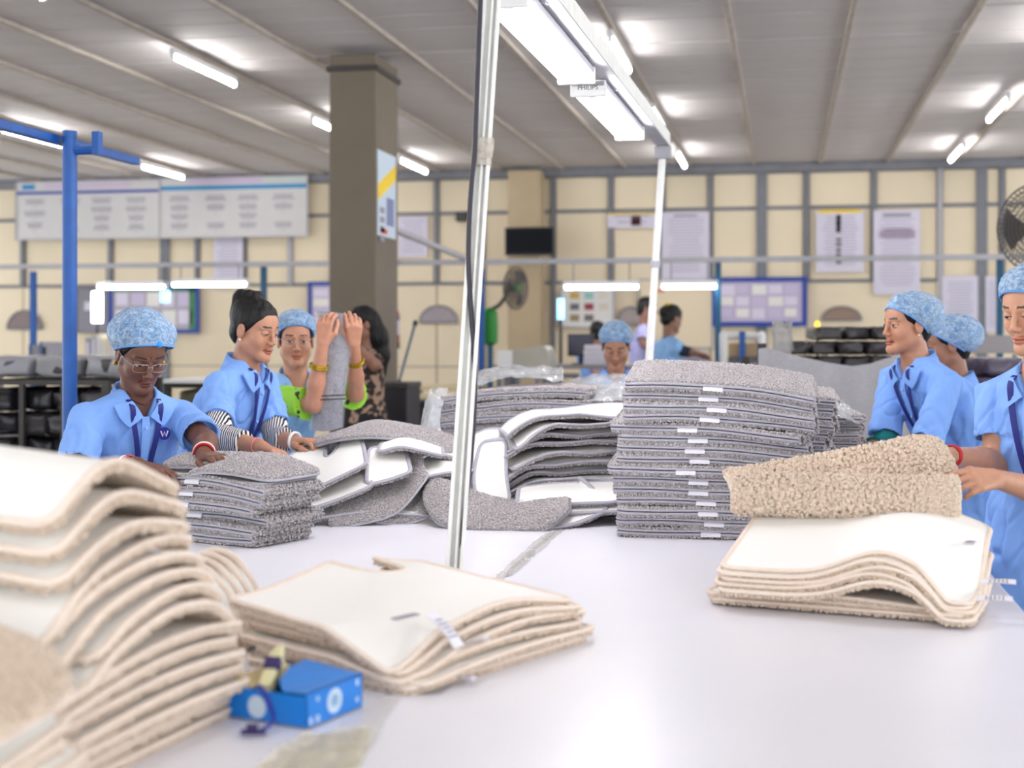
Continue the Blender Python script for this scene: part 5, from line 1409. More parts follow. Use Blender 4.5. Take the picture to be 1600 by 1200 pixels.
tv_ = np.array(tv_); mesh_obj('lid_panel', np.vstack([tv_, tv_ - [0, 0, th]]), [tuple(range(6)), tuple(range(11, 5, -1))] + [(i, 6 + i, 6 + (i + 1) % 6, (i + 1) % 6) for i in range(6)], M_BOXB, e)
MB().obox(bxp(bw * 0.5, 0.145, bh * 0.98), np.stack([bx_, nrm(by_ + CU * 0.5), nrm(CU - by_ * 0.5)], 1), (bw * 0.42, 0.018, 0.001)).build('torn_flap', M_KRAFT, e)
def disc(c, n, up, r, m, name, par):
    n = nrm(n); x = nrm(np.cross(up, n)); y = np.cross(n, x)
    an = np.linspace(0, 2 * math.pi, 28, endpoint=False)
    return mesh_obj(name, c + n * 0.0006 + r * (np.cos(an)[:, None] * x + np.sin(an)[:, None] * y), [tuple(range(28))], m, par)
disc(bxp(bw * 0.48, 0, bh * 0.52), -by_, CU, 0.021, M_BOXW, 'round_print', e)
disc(bxp(0, bl_ * 0.62, bh * 0.42), -bx_, CU, 0.019, M_BOXW, 'round_print', e)
mb = MB()
for (a, h, ww, hh) in ((0.06, 0.2, 0.05, 0.1), (0.18, 0.2, 0.05, 0.1), (0.9, 0.8, 0.04, 0.09), (0.9, 0.3, 0.04, 0.07), (0.18, 0.75, 0.03, 0.07)):
    mb.obox(bxp(bw * a, -0.0006, bh * h), Rb, (bw * ww / 2, 0.0004, bh * hh))
mb.build('small_print', M_BOXW, e)['kind'] = 'stuff'
for i in range(5):
    mb = MB().obox(bxp(bw * 0.48, -0.0012, bh * (0.68 - 0.07 * i)), Rb, (0.012 - 0.002 * abs(i - 2), 0.0002, 0.0009)); mb.build('print_line', M_CYAN, e)
# tagging gun in the open end of the box
g0 = bxp(bw * 0.30, 0.115, 0.055); gd = nrm(bx_ * 0.75 + by_ * 0.3 + CU * 0.42); gs = nrm(np.cross(gd, CU)); gu = np.cross(gs, gd)
M_GUN = mat('tag_gun_cream', (226, 220, 172), 0.4); M_GUNP = mat('tag_gun_purple', (46, 28, 92), 0.4)
e = empty('tagging_gun', g0, 'cream and purple tagging gun with needle, lying in the blue box', 'tool')
Rg = np.stack([gd, gs, gu], 1)
MB().obox(g0 + gd * 0.02, Rg, (0.045, 0.012, 0.014), 0.005).build('body', M_GUN, e)
MB().obox(g0 - gd * 0.028 - gu * 0.018, np.stack([nrm(gd * 0.6 + gu * 0.8), gs, nrm(gu * 0.6 - gd * 0.8)], 1), (0.034, 0.011, 0.012), 0.005).build('handle', M_GUN, e)
MB().obox(g0 + gd * 0.03 + gu * 0.009, Rg, (0.014, 0.0135, 0.009), 0.003).build('purple_slide', M_GUNP, e)
MB().obox(g0 + gd * 0.07, Rg, (0.012, 0.008, 0.010), 0.003).build('nose', M_GUN, e)
MB().tube([g0 + gd * 0.08, g0 + gd * 0.105], [0.0022, 0.0008], 8).build('needle', M_WHITE, e, smooth=True)
MB().tube([g0 - gd * 0.004 - gu * 0.016, g0 + gd * 0.016 - gu * 0.024, g0 + gd * 0.022 - gu * 0.014], 0.003, 8).build('trigger', M_GUNP, e, smooth=True)
# purple plastic cord loop hanging over the box front
lp = spline([bxp(-0.004, 0.10, bh * 0.98), bxp(-0.012, 0.085, bh * 1.05), bxp(-0.022, 0.06, bh * 0.7), bxp(-0.03, 0.045, bh * 0.35), bxp(-0.05, 0.04, 0.012), bxp(-0.075, 0.05, 0.006)], 30)
e = empty('cord_tie', lp[-1], 'looped purple-blue plastic cord with flat end hanging over the blue box', 'cord')
MB().tube(lp, 0.0035, 8).build('cord', mat('cord_blue', (30, 34, 150), 0.4), e, smooth=True)
hd = lp[-1]
MB().obox(hd + V3(0, 0, 0.002), np.stack([CR, CF, CU], 1), (0.02, 0.007, 0.0035), 0.002).build('flat_end', M_GUNP, e)
MB().obox(hd + V3(0, 0, 0.010) - CR * 0.002, np.stack([CR, CF, CU], 1), (0.009, 0.005, 0.0045), 0.002).build('knob', M_GUNP, e)
# tape strips, clear bag and loose film on the table
def film(net, label, m, nu=30, nv=18, amp=0.0, seed=0, name='film_strip', cat='tape'):
    f = net_fn(net, 1, 1)
    X, Y = np.meshgrid(np.linspace(-.5, .5, nu), np.linspace(-.5, .5, nv), indexing='ij')
    P = f(X, Y).reshape(-1, 3); P[:, 2] += 0.0012 + amp * np.abs(vnoise(P * 60 + seed)) + amp * 0.6 * np.abs(vnoise(P * 130 + seed))
    g = grid_faces(nu, nv)
    o = mesh_obj(name, np.vstack([P, P - [0, 0, 0.0006]]), np.vstack([g, g[:, ::-1] + len(P)]), m, smooth=True)
    return tag(o, label, cat)
T_ = lambda *pts: [on_table(*p) for p in pts]
M_FILM = mat('packing_film', (214, 206, 196), 0.12, alpha=0.4, spec=0.8)
film([T_((420, 1215), (540, 1215)), T_((480, 1165), (585, 1165)), T_((540, 1125), (605, 1125)), T_((590, 1092), (628, 1092))], 'strip of clear packing tape running from the blue box to the picture bottom', mat('tape_on_table', (244, 240, 232), 0.12, alpha=0.25), amp=0.002, name='tape_strip')
film([T_((385, 1215), (560, 1215)), T_((430, 1180), (572, 1176)), T_((470, 1152), (580, 1140))], 'crumpled amber-tinted plastic bag at the picture bottom', mat('amber_film', (250, 238, 206), 0.15, alpha=0.28, var=0.12, vscale=14), amp=0.01, seed=5, name='plastic_bag', cat='plastic bag')
for k in range(6):
    t = k / 5
    a = (772 + 78 * t + 8 * (k % 2), 905 - 70 * t)
    film([T_((a[0] - 12, a[1] + 10), (a[0] + 4, a[1] + 10)), T_((a[0] + 6, a[1] - 6), (a[0] + 26, a[1] - 8)), T_((a[0] + 20, a[1] - 16), (a[0] + 34, a[1] - 16))],
         f'torn shiny tape scrap beside the pole, {["nearest", "second", "third", "fourth", "fifth", "farthest"][k]} in the row', mat('scrap_film', (236, 232, 228), 0.1, alpha=0.4, var=0.1, vscale=50), nu=14, nv=10, amp=0.006, seed=k * 9, name='tape_scrap')['group'] = 'tape scraps'
film([T_((600, 1085), (690, 1085)), T_((640, 1060), (720, 1060))], 'grey strip of the sheet seam under the front pile corner', mat('seam_tape', (196, 196, 204), 0.3), amp=0.0, name='seam_tape')

# ================================================================== people: bodies from smooth distance fields
def smin(a, b, k):
    h = np.clip(0.5 + 0.5 * (b - a) / k, 0, 1)
    return b * (1 - h) + a * h - k * h * (1 - h)
class Field:
    def __init__(self): self.pr = []
    def add(self, fn, c, R, k=0.006, op='u'):
        self.pr.append((fn, np.asarray(c, float), R, k, op)); return self
    def cone(self, a, b, ra, rb, k=0.012, op='u'):
        a = np.asarray(a, float); b = np.asarray(b, float); ab = b - a; L2 = ab @ ab + 1e-12
        def fn(p):
            t = np.clip((p - a) @ ab / L2, 0, 1)
            return np.linalg.norm(p - a - t[:, None] * ab, axis=1) - (ra + (rb - ra) * t)
        return self.add(fn, (a + b) / 2, math.sqrt(L2) / 2 + max(ra, rb), k, op)
    def chain(self, pts, rs, k=0.01):
        for i in range(len(pts) - 1): self.cone(pts[i], pts[i + 1], rs[i], rs[i + 1], k)
        return self
    def ell(self, c, r, R=None, k=0.012, op='u'):
        c = np.asarray(c, float); r = np.asarray(r, float); R = np.eye(3) if R is None else R
        def fn(p):
            q = (p - c) @ R
            k0 = np.linalg.norm(q / r, axis=1); k1 = np.linalg.norm(q / (r * r), axis=1) + 1e-9
            return np.where(k0 < 1e-3, -r.min(), k0 * (k0 - 1) / k1)
        return self.add(fn, c, r.max(), k, op)
    def blocks(self, C, rad, P):
        """Distances at the points P (nb, m, 3) of blocks with centres C; each shape only looks at blocks near it."""
        d = np.full(P.shape[:2], 1.0)
        for fn, c, R, k, op in self.pr:
            m = np.linalg.norm(C - c, axis=1) < R + rad + 0.055
            if not m.any(): continue
            q = P[m]; v = fn(q.reshape(-1, 3)).reshape(q.shape[:2])
            if op == 'u': d[m] = smin(d[m], v, k)
            else: d[m] = -smin(-d[m], v, k)
        return d
    def __call__(self, P):
        d = np.full(len(P), 1.0)
        for fn, c, R, k, op in self.pr:
            dist = np.linalg.norm(P - c, axis=1) - R
            if op == 'u':
                m = dist < 0.09
                far = ~m
                d[far] = np.minimum(d[far], np.maximum(dist[far], 0.02))
            else:
                m = dist < 0.06
            if not m.any(): continue
            v = fn(P[m])
            if op == 'u': d[m] = smin(d[m], v, k)
            elif op == 's': d[m] = -smin(-d[m], v, k)
            else: d[m] = -smin(-d[m], -v, k)
        return d
def surface(field, lo, hi, h):
    """Surface nets on a block-sparse grid."""
    lo = np.asarray(lo, float); bs = 6
    nb = np.ceil((np.asarray(hi) - lo) / (h * bs)).astype(int)
    bi = np.stack(np.meshgrid(*[np.arange(n) for n in nb], indexing='ij'), -1).reshape(-1, 3)
    dc = field(lo + (bi * bs + bs / 2) * h)
    D = np.where(dc < 0, -1.0, 1.0).astype(np.float32).reshape(nb)
    D = np.repeat(np.repeat(np.repeat(D, bs, 0), bs, 1), bs, 2)
    kb = bi[np.abs(dc) < bs * h * 1.35]
    o = np.stack(np.meshgrid(*[np.arange(bs)] * 3, indexing='ij'), -1).reshape(-1, 3)
    idx = (kb[:, None, :] * bs + o[None]).reshape(-1, 3)
    D[idx[:, 0], idx[:, 1], idx[:, 2]] = field.blocks(lo + (kb * bs + bs / 2) * h, bs * h * 0.87, lo + idx.reshape(len(kb), -1, 3) * h).ravel()
    S = D < 0
    cs = np.zeros(np.array(D.shape) - 1, np.int8)
    corners = [(a, b, c) for a in (0, 1) for b in (0, 1) for c in (0, 1)]
    sl = lambda a, n: slice(a, n - 1 + a)
    for a, b, c in corners:
        cs += S[sl(a, S.shape[0]), sl(b, S.shape[1]), sl(c, S.shape[2])]
    ci = np.argwhere((cs > 0) & (cs < 8))
    val = {q: D[ci[:, 0] + q[0], ci[:, 1] + q[1], ci[:, 2] + q[2]] for q in corners}
    acc = np.zeros((len(ci), 3)); cnt = np.zeros(len(ci))
    for q in corners:
        for ax in range(3):
            if q[ax]: continue
            r = tuple(1 if i == ax else q[i] for i in range(3))
            a, b = val[q], val[r]
            m = (a < 0) != (b < 0)
            t = np.where(m, a / np.where(m, a - b, 1), 0)
            pt = np.tile(np.array(q, float), (len(ci), 1)); pt[:, ax] = t
            acc[m] += pt[m]; cnt[m] += 1
    V = lo + (ci + acc / cnt[:, None]) * h
    vid = np.full(cs.shape, -1, np.int32); vid[ci[:, 0], ci[:, 1], ci[:, 2]] = np.arange(len(ci))
    Fq = []
    for ax in range(3):
        o1, o2 = (ax + 1) % 3, (ax + 2) % 3
        n = S.shape
        s0 = [slice(None)] * 3; s1 = [slice(None)] * 3
        s0[ax] = slice(0, n[ax] - 1); s1[ax] = slice(1, n[ax])
        A = S[tuple(s0)]; B = S[tuple(s1)]
        e = np.argwhere(A != B)
        e = e[(e[:, o1] > 0) & (e[:, o2] > 0) & (e[:, o1] < n[o1] - 1) & (e[:, o2] < n[o2] - 1)]
        inside = A[e[:, 0], e[:, 1], e[:, 2]]
        def at_(d1, d2):
            q = e.copy(); q[:, o1] -= d1; q[:, o2] -= d2
            return vid[q[:, 0], q[:, 1], q[:, 2]]
        quad = np.stack([at_(1, 1), at_(0, 1), at_(0, 0), at_(1, 0)], 1)
        quad[~inside] = quad[~inside][:, ::-1]
        Fq.append(quad)
    Fq = np.concatenate(Fq)
    return V, Fq[(Fq >= 0).all(1)]
def bounds(pts, pad):
    P = np.array(pts); return P.min(0) - pad, P.max(0) + pad
def vnormals(V, Fq):
    n = np.cross(V[Fq[:, 2]] - V[Fq[:, 0]], V[Fq[:, 3]] - V[Fq[:, 1]])
    N = np.zeros_like(V)
    for k in range(4): np.add.at(N, Fq[:, k], n)
    return N / (np.linalg.norm(N, axis=1, keepdims=True) + 1e-12)

M_SKIN = vcol_mat('skin', rough=0.45, sss=0.08)
M_HAIR = mat('black_hair', (13, 11, 13), 0.42, spec=0.3, bump=0.5, bscale=180, stretch=(1, 1, 0.2))
M_GOLD = mat('gold', (226, 176, 60), 0.25, metal=1.0)
M_LANY = mat('navy_lanyard', (24, 32, 120), 0.55)
M_SILVER = mat('silver_wire', (190, 186, 186), 0.3, metal=0.8)
M_BANGLE = mat('red_bangle', (196, 26, 36), 0.35)
M_TROUSER = mat('grey_trousers', (84, 84, 104), 0.8, var=0.1)
M_SHOE = mat('dark_shoe', (40, 36, 36), 0.5)
def shirt_mat(rgb=(126, 170, 240)):
    return mat('shirt_%d_%d_%d' % tuple(rgb), rgb, 0.75, var=0.03, vscale=8, bump=0.12, bscale=420)
def net_mat():
    if 'hair_net' in MATS: return MATS['hair_net']
    m = mat('hair_net', (150, 190, 230), 0.6)
    nt = m.node_tree; b = nt.nodes['Principled BSDF']
    tc = nt.nodes.new('ShaderNodeTexCoord'); n = nt.nodes.new('ShaderNodeTexNoise'); n.inputs['Scale'].default_value = 60; n.inputs['Detail'].default_value = 6; n.inputs['Distortion'].default_value = 0.6
    r = nt.nodes.new('ShaderNodeValToRGB')
    r.color_ramp.elements[0].position = 0.36; r.color_ramp.elements[0].color = (0.52, 0.52, 0.52, 1)
    r.color_ramp.elements[1].position = 0.68; r.color_ramp.elements[1].color = (0.80, 0.80, 0.80, 1)
    nt.links.new(tc.outputs['Object'], n.inputs['Vector']); nt.links.new(n.outputs['Fac'], r.inputs['Fac']); nt.links.new(r.outputs['Color'], b.inputs['Alpha'])
    w2 = nt.nodes.new('ShaderNodeTexNoise'); w2.inputs['Scale'].default_value = 38; w2.inputs['Detail'].default_value = 7; w2.inputs['Distortion'].default_value = 1.6
    r2 = nt.nodes.new('ShaderNodeValToRGB'); el_ = r2.color_ramp.elements
    el_[0].position = 0.40; el_[0].color = (*lin((128, 172, 220)), 1); el_[1].position = 0.60; el_[1].color = (*lin((120, 166, 216)), 1)
    k_ = el_.new(0.5); k_.color = (*lin((196, 219, 242)), 1)  # thin pale lines: highlights on the net's wrinkles, painted into its colour
    nt.links.new(tc.outputs['Object'], w2.inputs['Vector']); nt.links.new(w2.outputs['Fac'], r2.inputs['Fac']); nt.links.new(r2.outputs['Color'], b.inputs['Base Color'])
    bp = nt.nodes.new('ShaderNodeBump'); bp.inputs['Strength'].default_value = 0.5; bp.inputs['Distance'].default_value = 0.006
    nt.links.new(n.outputs['Fac'], bp.inputs['Height']); nt.links.new(bp.outputs['Normal'], b.inputs['Normal'])
    return m
def stripe_mat(name, c1, c2, scale, axis='Z'):
    if name in MATS: return MATS[name]
    m = mat(name, c1, 0.8); nt = m.node_tree
    tc = nt.nodes.new('ShaderNodeTexCoord'); w = nt.nodes.new('ShaderNodeTexWave'); w.bands_direction = axis
    w.inputs['Scale'].default_value = scale; w.inputs['Distortion'].default_value = 1.0; w.inputs['Detail'].default_value = 0
    r = nt.nodes.new('ShaderNodeValToRGB'); r.color_ramp.interpolation = 'CONSTANT'
    r.color_ramp.elements[0].color = (*lin(c1), 1); r.color_ramp.elements[1].position = 0.5; r.color_ramp.elements[1].color = (*lin(c2), 1)
    nt.links.new(tc.outputs['Object'], w.inputs['Vector']); nt.links.new(w.outputs['Fac'], r.inputs['Fac']); nt.links.new(r.outputs['Color'], nt.nodes['Principled BSDF'].inputs['Base Color'])
    return m
def spot_mat(name, c1, c2, scale, thr=0.5):
    if name in MATS: return MATS[name]
    m = mat(name, c1, 0.8); nt = m.node_tree
    tc = nt.nodes.new('ShaderNodeTexCoord'); w = nt.nodes.new('ShaderNodeTexNoise'); w.inputs['Scale'].default_value = scale; w.inputs['Detail'].default_value = 1
    r = nt.nodes.new('ShaderNodeValToRGB'); r.color_ramp.interpolation = 'CONSTANT'
    r.color_ramp.elements[0].color = (*lin(c1), 1); r.color_ramp.elements[1].position = thr; r.color_ramp.elements[1].color = (*lin(c2), 1)
    nt.links.new(tc.outputs['Object'], w.inputs['Vector']); nt.links.new(w.outputs['Fac'], r.inputs['Fac']); nt.links.new(r.outputs['Color'], nt.nodes['Principled BSDF'].inputs['Base Color'])
    return m
def facing(a):
    a = math.radians(a); return math.sin(a) * CR - math.cos(a) * CF
def head_frame(a, pitch=0, roll=0):
    f = facing(a); p = math.radians(pitch); r = math.radians(roll)
    fw = f * math.cos(p) - CU * math.sin(p); up = CU * math.cos(p) + f * math.sin(p); rt = np.cross(fw, up)
    up2 = up * math.cos(r) + rt * math.sin(r); rt2 = np.cross(fw, up2)
    return np.stack([rt2, fw, up2], 1)
def add_head(F, hc, R, s, lids=0.5, ears=True):
    q = lambda *v: hc + R @ (np.array(v, float) * s)
    E = lambda c, r, k=0.012, op='u': F.ell(q(*c), np.array(r) * s, R, k * s, op)
    C = lambda a, b, ra, rb, k=0.012, op='u': F.cone(q(*a), q(*b), ra * s, rb * s, k * s, op)
    E((0, -0.014, 0.030), (0.071, 0.093, 0.084), 0.01)
    E((0, 0.020, -0.040), (0.055, 0.060, 0.075), 0.03)
    E((0, 0.046, 0.030), (0.052, 0.036, 0.045), 0.02)
    for x in (-1, 1):
        E((0.036 * x, 0.048, -0.034), (0.024, 0.026, 0.028), 0.02)
        C((0.050 * x, -0.004, -0.062), (0.012 * x, 0.066, -0.100), 0.016, 0.014, 0.03)
    E((0, 0.072, -0.102), (0.019, 0.017, 0.015), 0.02)
    for x in (-1, 1):
        E((0.030 * x, 0.094, -0.002), (0.017, 0.016, 0.011), 0.012, 's')
        E((0.030 * x, 0.071, -0.003), (0.0145, 0.0125, 0.0125), 0.003)
        C((0.012 * x, 0.0835, 0.016), (0.045 * x, 0.068, 0.017), 0.0055, 0.004, 0.012)
    C((0, 0.084, 0.004), (0, 0.099, -0.034), 0.0065, 0.0085, 0.008)
    E((0, 0.1, -0.036), (0.0095, 0.010, 0.0085), 0.005)
    for x in (-1, 1): E((0.0115 * x, 0.091, -0.040), (0.0075, 0.010, 0.007), 0.005)
    E((0, 0.083, -0.052), (0.010, 0.006, 0.012), 0.008)
    E((0, 0.0865, -0.0655), (0.0215, 0.0085, 0.0052), 0.005)
    E((0, 0.0855, -0.0765), (0.0185, 0.0088, 0.0062), 0.005)
    E((0, 0.097, -0.0708), (0.022, 0.010, 0.0014), 0.003, 's')
    if ears:
        for x in (-1, 1):
            E((0.0745 * x, -0.010, -0.012), (0.0075, 0.019, 0.031), 0.005)
            E((0.083 * x, -0.006, -0.008), (0.006, 0.011, 0.018), 0.004, 's')
    return q
def head_colors(V, hc, R, s, skin, lids, bindi):
    L = ((V - hc) @ R) / s
    n = len(V)
    col = np.tile(np.array(lin(skin)), (n, 1))
    col *= (1 + 0.06 * vnoise(V * 60))[:, None]
    x, y, z = np.abs(L[:, 0]), L[:, 1], L[:, 2]
    face = (y > 0.035) & (z > -0.13) & (z < 0.09)
    lip = face & (y > 0.072) & (((L[:, 0] / 0.0235) ** 2 + ((z + 0.071) / 0.0125) ** 2) < 1)
    col[lip] = np.array(lin(skin)) * [0.82, 0.55, 0.55]
    seam = lip & (np.abs(z + 0.0708) < 0.0016); col[seam] *= 0.35
    arch = 0.0225 - 0.10 * np.maximum(x - 0.036, 0) + 0.03 * (x - 0.014)
    brow = face & (x > 0.013) & (x < 0.048) & (np.abs(z - arch) < 0.0034)
    col[brow] = lin((34, 24, 22))
    ex, ez = (x - 0.030), z + 0.004
    op = 0.0060 * (1 - lids)                               # half opening of the lids
    eye = face & ((ex / 0.0150) ** 2 + ((ez + 0.004 * lids) / (op + 1e-4)) ** 2 < 1) & (y > 0.069)
    col[eye] = lin((226, 220, 216))
    iris = eye & (np.abs(ex) < 0.0062); col[iris] = lin((30, 18, 14))
    lash = face & (np.abs(ez + 0.004 * lids - op * np.sqrt(np.clip(1 - (ex / 0.0155) ** 2, 0, 1)) - 0.0006) < 0.0017) & (np.abs(ex) < 0.0155) & (y > 0.055)
    col[lash] = lin((26, 18, 18))
    nos = face & (np.hypot(x - 0.006, z + 0.0475) < 0.0028) & (y > 0.085); col[nos] *= 0.3
    if bindi:
        b = face & (np.hypot(L[:, 0], z - 0.026) < 0.0032); col[b] = lin((120, 16, 26))
    return col
def add_hand(F, w, d, palm, thumb, s=1.0, curl=0.5, spread=0.1, grip=0.4):
    """Wrist w, finger direction d, palm facing palm, thumb on side thumb."""
    d = nrm(d); palm = nrm(np.asarray(palm, float) - d * np.dot(palm, d)); sd = np.cross(palm, d)
    if np.dot(sd, thumb) < 0: sd = -sd
    kn = []
    for i, (o, L) in enumerate(((0.029, 0.086), (0.010, 0.090), (-0.009, 0.086), (-0.027, 0.078))):
        k = w + d * L * s + sd * o * s - palm * 0.004 * s
        F.cone(w + sd * o * 0.55 * s + d * 0.012 * s, k, 0.0145 * s, 0.0105 * s, 0.012)
        fl = (0.072, 0.080, 0.074, 0.058)[i] * s
        dir_ = nrm(d + sd * spread * (1.5 - i) * 0.5); p = k; a = 0.0
        for j, fr_ in enumerate((0.46, 0.30, 0.24)):
            a += curl * (0.7, 1.0, 0.8)[j] * (1 + 0.12 * i)
            q = p + (dir_ * math.cos(a) + palm * math.sin(a)) * fl * fr_
            F.cone(p, q, (0.0098, 0.0086, 0.0078)[j] * s, (0.0086, 0.0078, 0.0064)[j] * s, 0.003)
            p = q
        kn.append(p)
    b = w + d * 0.018 * s + sd * 0.018 * s + palm * 0.006 * s
    m1 = b + nrm(d * 0.75 + sd * (0.75 - 0.3 * grip) + palm * 0.35 * grip) * 0.045 * s
    m2 = m1 + nrm(d * 1.0 + sd * (0.35 - 0.5 * grip) + palm * 0.6 * grip) * 0.034 * s
    m3 = m2 + nrm(d * 1.0 + sd * (0.05 - 0.5 * grip) + palm * 0.7 * grip) * 0.026 * s
    F.chain([b, m1, m2, m3], np.array([0.0145, 0.0115, 0.0098, 0.0072]) * s, 0.006)
    return kn
def person(label, head, face, pitch=0, roll=0, body=None, skin=(150, 104, 80), shirt=(126, 170, 240), voxel=0.0035, arms=None, lean=0.05, s=1.0, sh_w=0.165,
           net=None, hair=True, bun=None, lids=0.6, bindi=False, lanyard=True, sleeve=0.62, under=None, neck_drop=0.165, group='women in blue shirts', bulk=1.0,
           shirt_m=None, collar=True, lower=None, long_hair=False, hemz=0.62, vdepth=0.075, side_lean=0.0, net_shape=None, cat='person', neck_back=0.03):
    hc = at(*head); R = head_frame(face, pitch, roll); body = face if body is None else body
    bf = facing(body); br = np.cross(bf, CU)
    nk = hc - facing(face) * neck_back * s - CU * neck_drop * s          # base of the neck
    pel = nk * [1, 1, 0] - bf * lean + br * side_lean
    base = np.array([pel[0], pel[1], 0.0])
    e = empty('person', base, label, cat, group)
    zn = nk[2]
    shp = {1: nk + br * (sh_w - 0.015) * s - CU * 0.085 * s - bf * 0.012, -1: nk - br * (sh_w - 0.015) * s - CU * 0.085 * s - bf * 0.012}
    def axis(z):                                                          # body centre at height z (leans forward towards the neck)
        t = np.clip((z - 0.85) / (zn - 0.85), 0, 1.05) ** 1.3
        return pel[None, :2] * (1 - t)[:, None] + nk[None, :2] * t[:, None]
    zz = np.array([hemz, 0.80, 0.92, zn - 0.34, zn - 0.22, zn - 0.12, zn - 0.05, zn + 0.005, zn + 0.02])
    aa = np.array([0.20, 0.195, 0.185, 0.158, 0.162, 0.158, 0.118, 0.062, 0.05]) * s * bulk
    bb = np.array([0.165, 0.155, 0.145, 0.122, 0.132, 0.115, 0.085, 0.058, 0.05]) * s * bulk
    def loft(inset, zlo, zhi):
        def fn(p):
            c = axis(p[:, 2]); rel = p[:, :2] - c
            x = rel @ br[:2]; y = rel @ bf[:2]
            a = np.interp(p[:, 2], zz, aa) - inset; b = np.interp(p[:, 2], zz, bb) - inset
            rr = np.hypot(x / a, y / b)
            d = (rr - 1) * np.minimum(a, b) * 0.9
            return np.maximum(np.maximum(d, zlo - p[:, 2]), p[:, 2] - zhi)
        mid = np.array([*(pel[:2] + nk[:2]) / 2, (zlo + zhi) / 2])
        return fn, mid, (zhi - zlo) / 2 + 0.35
    # ---- skin: head, neck, upper chest, arms, hands as one surface
    B = Field()
    q = add_head(B, hc, R, s, lids)
    B.cone(q(0, -0.022, -0.055), nk - CU * 0.02 - bf * 0.004, 0.050 * s, 0.054 * s, 0.03)
    fn, c_, r_ = loft(0.026, zn - 0.30, zn + 0.01); B.add(fn, c_, r_, 0.03)
    joints = [hc + V3(0, 0, 0.14), hc - V3(0, 0, 0.2), hc + R @ V3(0, .13, 0), hc - R @ V3(0, .13, 0), hc + V3(.12, .12, 0), hc - V3(.12, .12, 0), nk - V3(0, 0, 0.3), shp[1], shp[-1], nk + br * .22 - bf * .14, nk - br * .22 + bf * .14, nk + bf * .17 - V3(0, 0, .2)]
    A = {}
    for sd, arm in (arms or {}).items():
        el = at(*arm['elbow']) if len(arm['elbow']) == 3 else arm['elbow']; wr = at(*arm['wrist'])
        S0 = shp[sd]
        B.chain([S0, S0 + (el - S0) * 0.4, el], np.array([0.040, 0.040, 0.036]) * s, 0.02)
        B.chain([el, el + (wr - el) * 0.35, wr], np.array([0.037, 0.036, 0.0245]) * s, 0.015)
        hd = at(*arm['hand']) - wr if 'hand' in arm else wr - el
        palm = arm.get('palm', -CU)
        th = arm.get('thumb', -br * sd)
        add_hand(B, wr, hd, palm, th, s * 0.97, arm.get('curl', 0.45), 0.12, arm.get('grip', 0.5))
        A[sd] = (S0, el, wr, nrm(hd))
        joints += [el, wr, wr + nrm(hd) * 0.2]
    lo, hi = bounds(joints, 0.07)
    V, Q = surface(B, lo, hi, voxel)
    col = head_colors(V, hc, R, s, skin, lids, bindi)
    mesh_obj('body', V, Q, M_SKIN, e, smooth=True, colors=col)
    # ---- shirt
    SM = shirt_m or shirt_mat(shirt)
    Fs = Field()
    fn, c_, r_ = loft(0.0, hemz, zn + 0.012); Fs.add(fn, c_, r_, 0.02)
    for sd in (1, -1):
        Fs.cone(nk + br * 0.05 * sd - CU * 0.045, shp[sd], 0.052 * s, 0.054 * s, 0.04)
    ends = {}
    for sd, (S0, el, wr, hd) in A.items():
        dv = nrm(el - S0); L = np.linalg.norm(el - S0)
        if sleeve <= 1.0:
            end = S0 + dv * L * sleeve; r1 = 0.068 * s
            def fn(p, S0=S0, end=end, dv=dv, r1=r1):
                t = np.clip((p - S0) @ dv / np.linalg.norm(end - S0), 0, 1.2)
                o_ = np.linalg.norm(p - S0 - ((p - S0) @ dv)[:, None] * dv, axis=1) - (0.056 * s + (r1 - 0.056 * s) * t)
                o_ = np.maximum(o_, np.maximum((p - end) @ dv, -((p - S0) @ dv) - 0.03))
                inn = np.maximum(np.linalg.norm(p - S0 - ((p - S0) @ dv)[:, None] * dv, axis=1) - 0.053 * s, (end - p) @ dv - 0.04)
                return np.maximum(o_, -inn)
            Fs.add(fn, (S0 + end) / 2, np.linalg.norm(end - S0) / 2 + 0.1, 0.025)
            ends[sd] = (end, dv, r1)
        else:
            Fs.chain([S0, el], [0.060 * s, 0.052 * s], 0.03)
            e2 = el + (wr - el) * (sleeve - 1.0)
            Fs.chain([el, e2], [0.052 * s, 0.044 * s], 0.02)
    # open V of the neck
    def wedge(p):
        rel = p - nk; x = np.abs(rel @ br); y = rel @ bf; z = rel[:, 2]
        w = 0.012 + 0.5 * np.clip(z + vdepth, 0, None)
        return np.maximum(np.maximum(x - np.minimum(w, 0.052), 0.015 - y), -(z + vdepth))
    Fs.add(wedge, nk + bf * 0.08 - CU * 0.03, 0.2, 0.006, 's')
    # neck hole
    Fs.cone(nk - CU * 0.02, nk + CU * 0.12, 0.052 * s, 0.064 * s, 0.006, 's')
    sj = [shp[1], shp[-1], nk + br * 0.24, nk - br * 0.24, nk + bf * 0.22, nk - bf * 0.2, np.array([*pel[:2], hemz]) + br * 0.24, np.array([*pel[:2], hemz]) - br * 0.24, pel + bf * .22 + V3(0, 0, .9), pel - bf * .22 + V3(0, 0, .9)] + [x for a in A.values() for x in (a[1], a[2])]
    lo, hi = bounds(sj, 0.1); hi[2] = max(hi[2], zn + 0.08); hi[2] = hi[2] if A and any(a[2][2] > zn for a in A.values()) else min(hi[2], zn + 0.1)
    hv = max(0.006, voxel * 1.8)
    V, Q = surface(Fs, lo, hi, hv)
    N = vnormals(V, Q)
    rel = (V - nk) @ np.stack([br, bf, CU], 1)
    wv = rel * [16, 16, 7] + head[0] * 0.37
    fold = np.abs(vnoise(wv)) * 1.0 + 0.5 * np.abs(vnoise(wv * 2.1 + 9))
    damp = np.clip((zn + 0.02 - V[:, 2]) / 0.14, 0.1, 1)
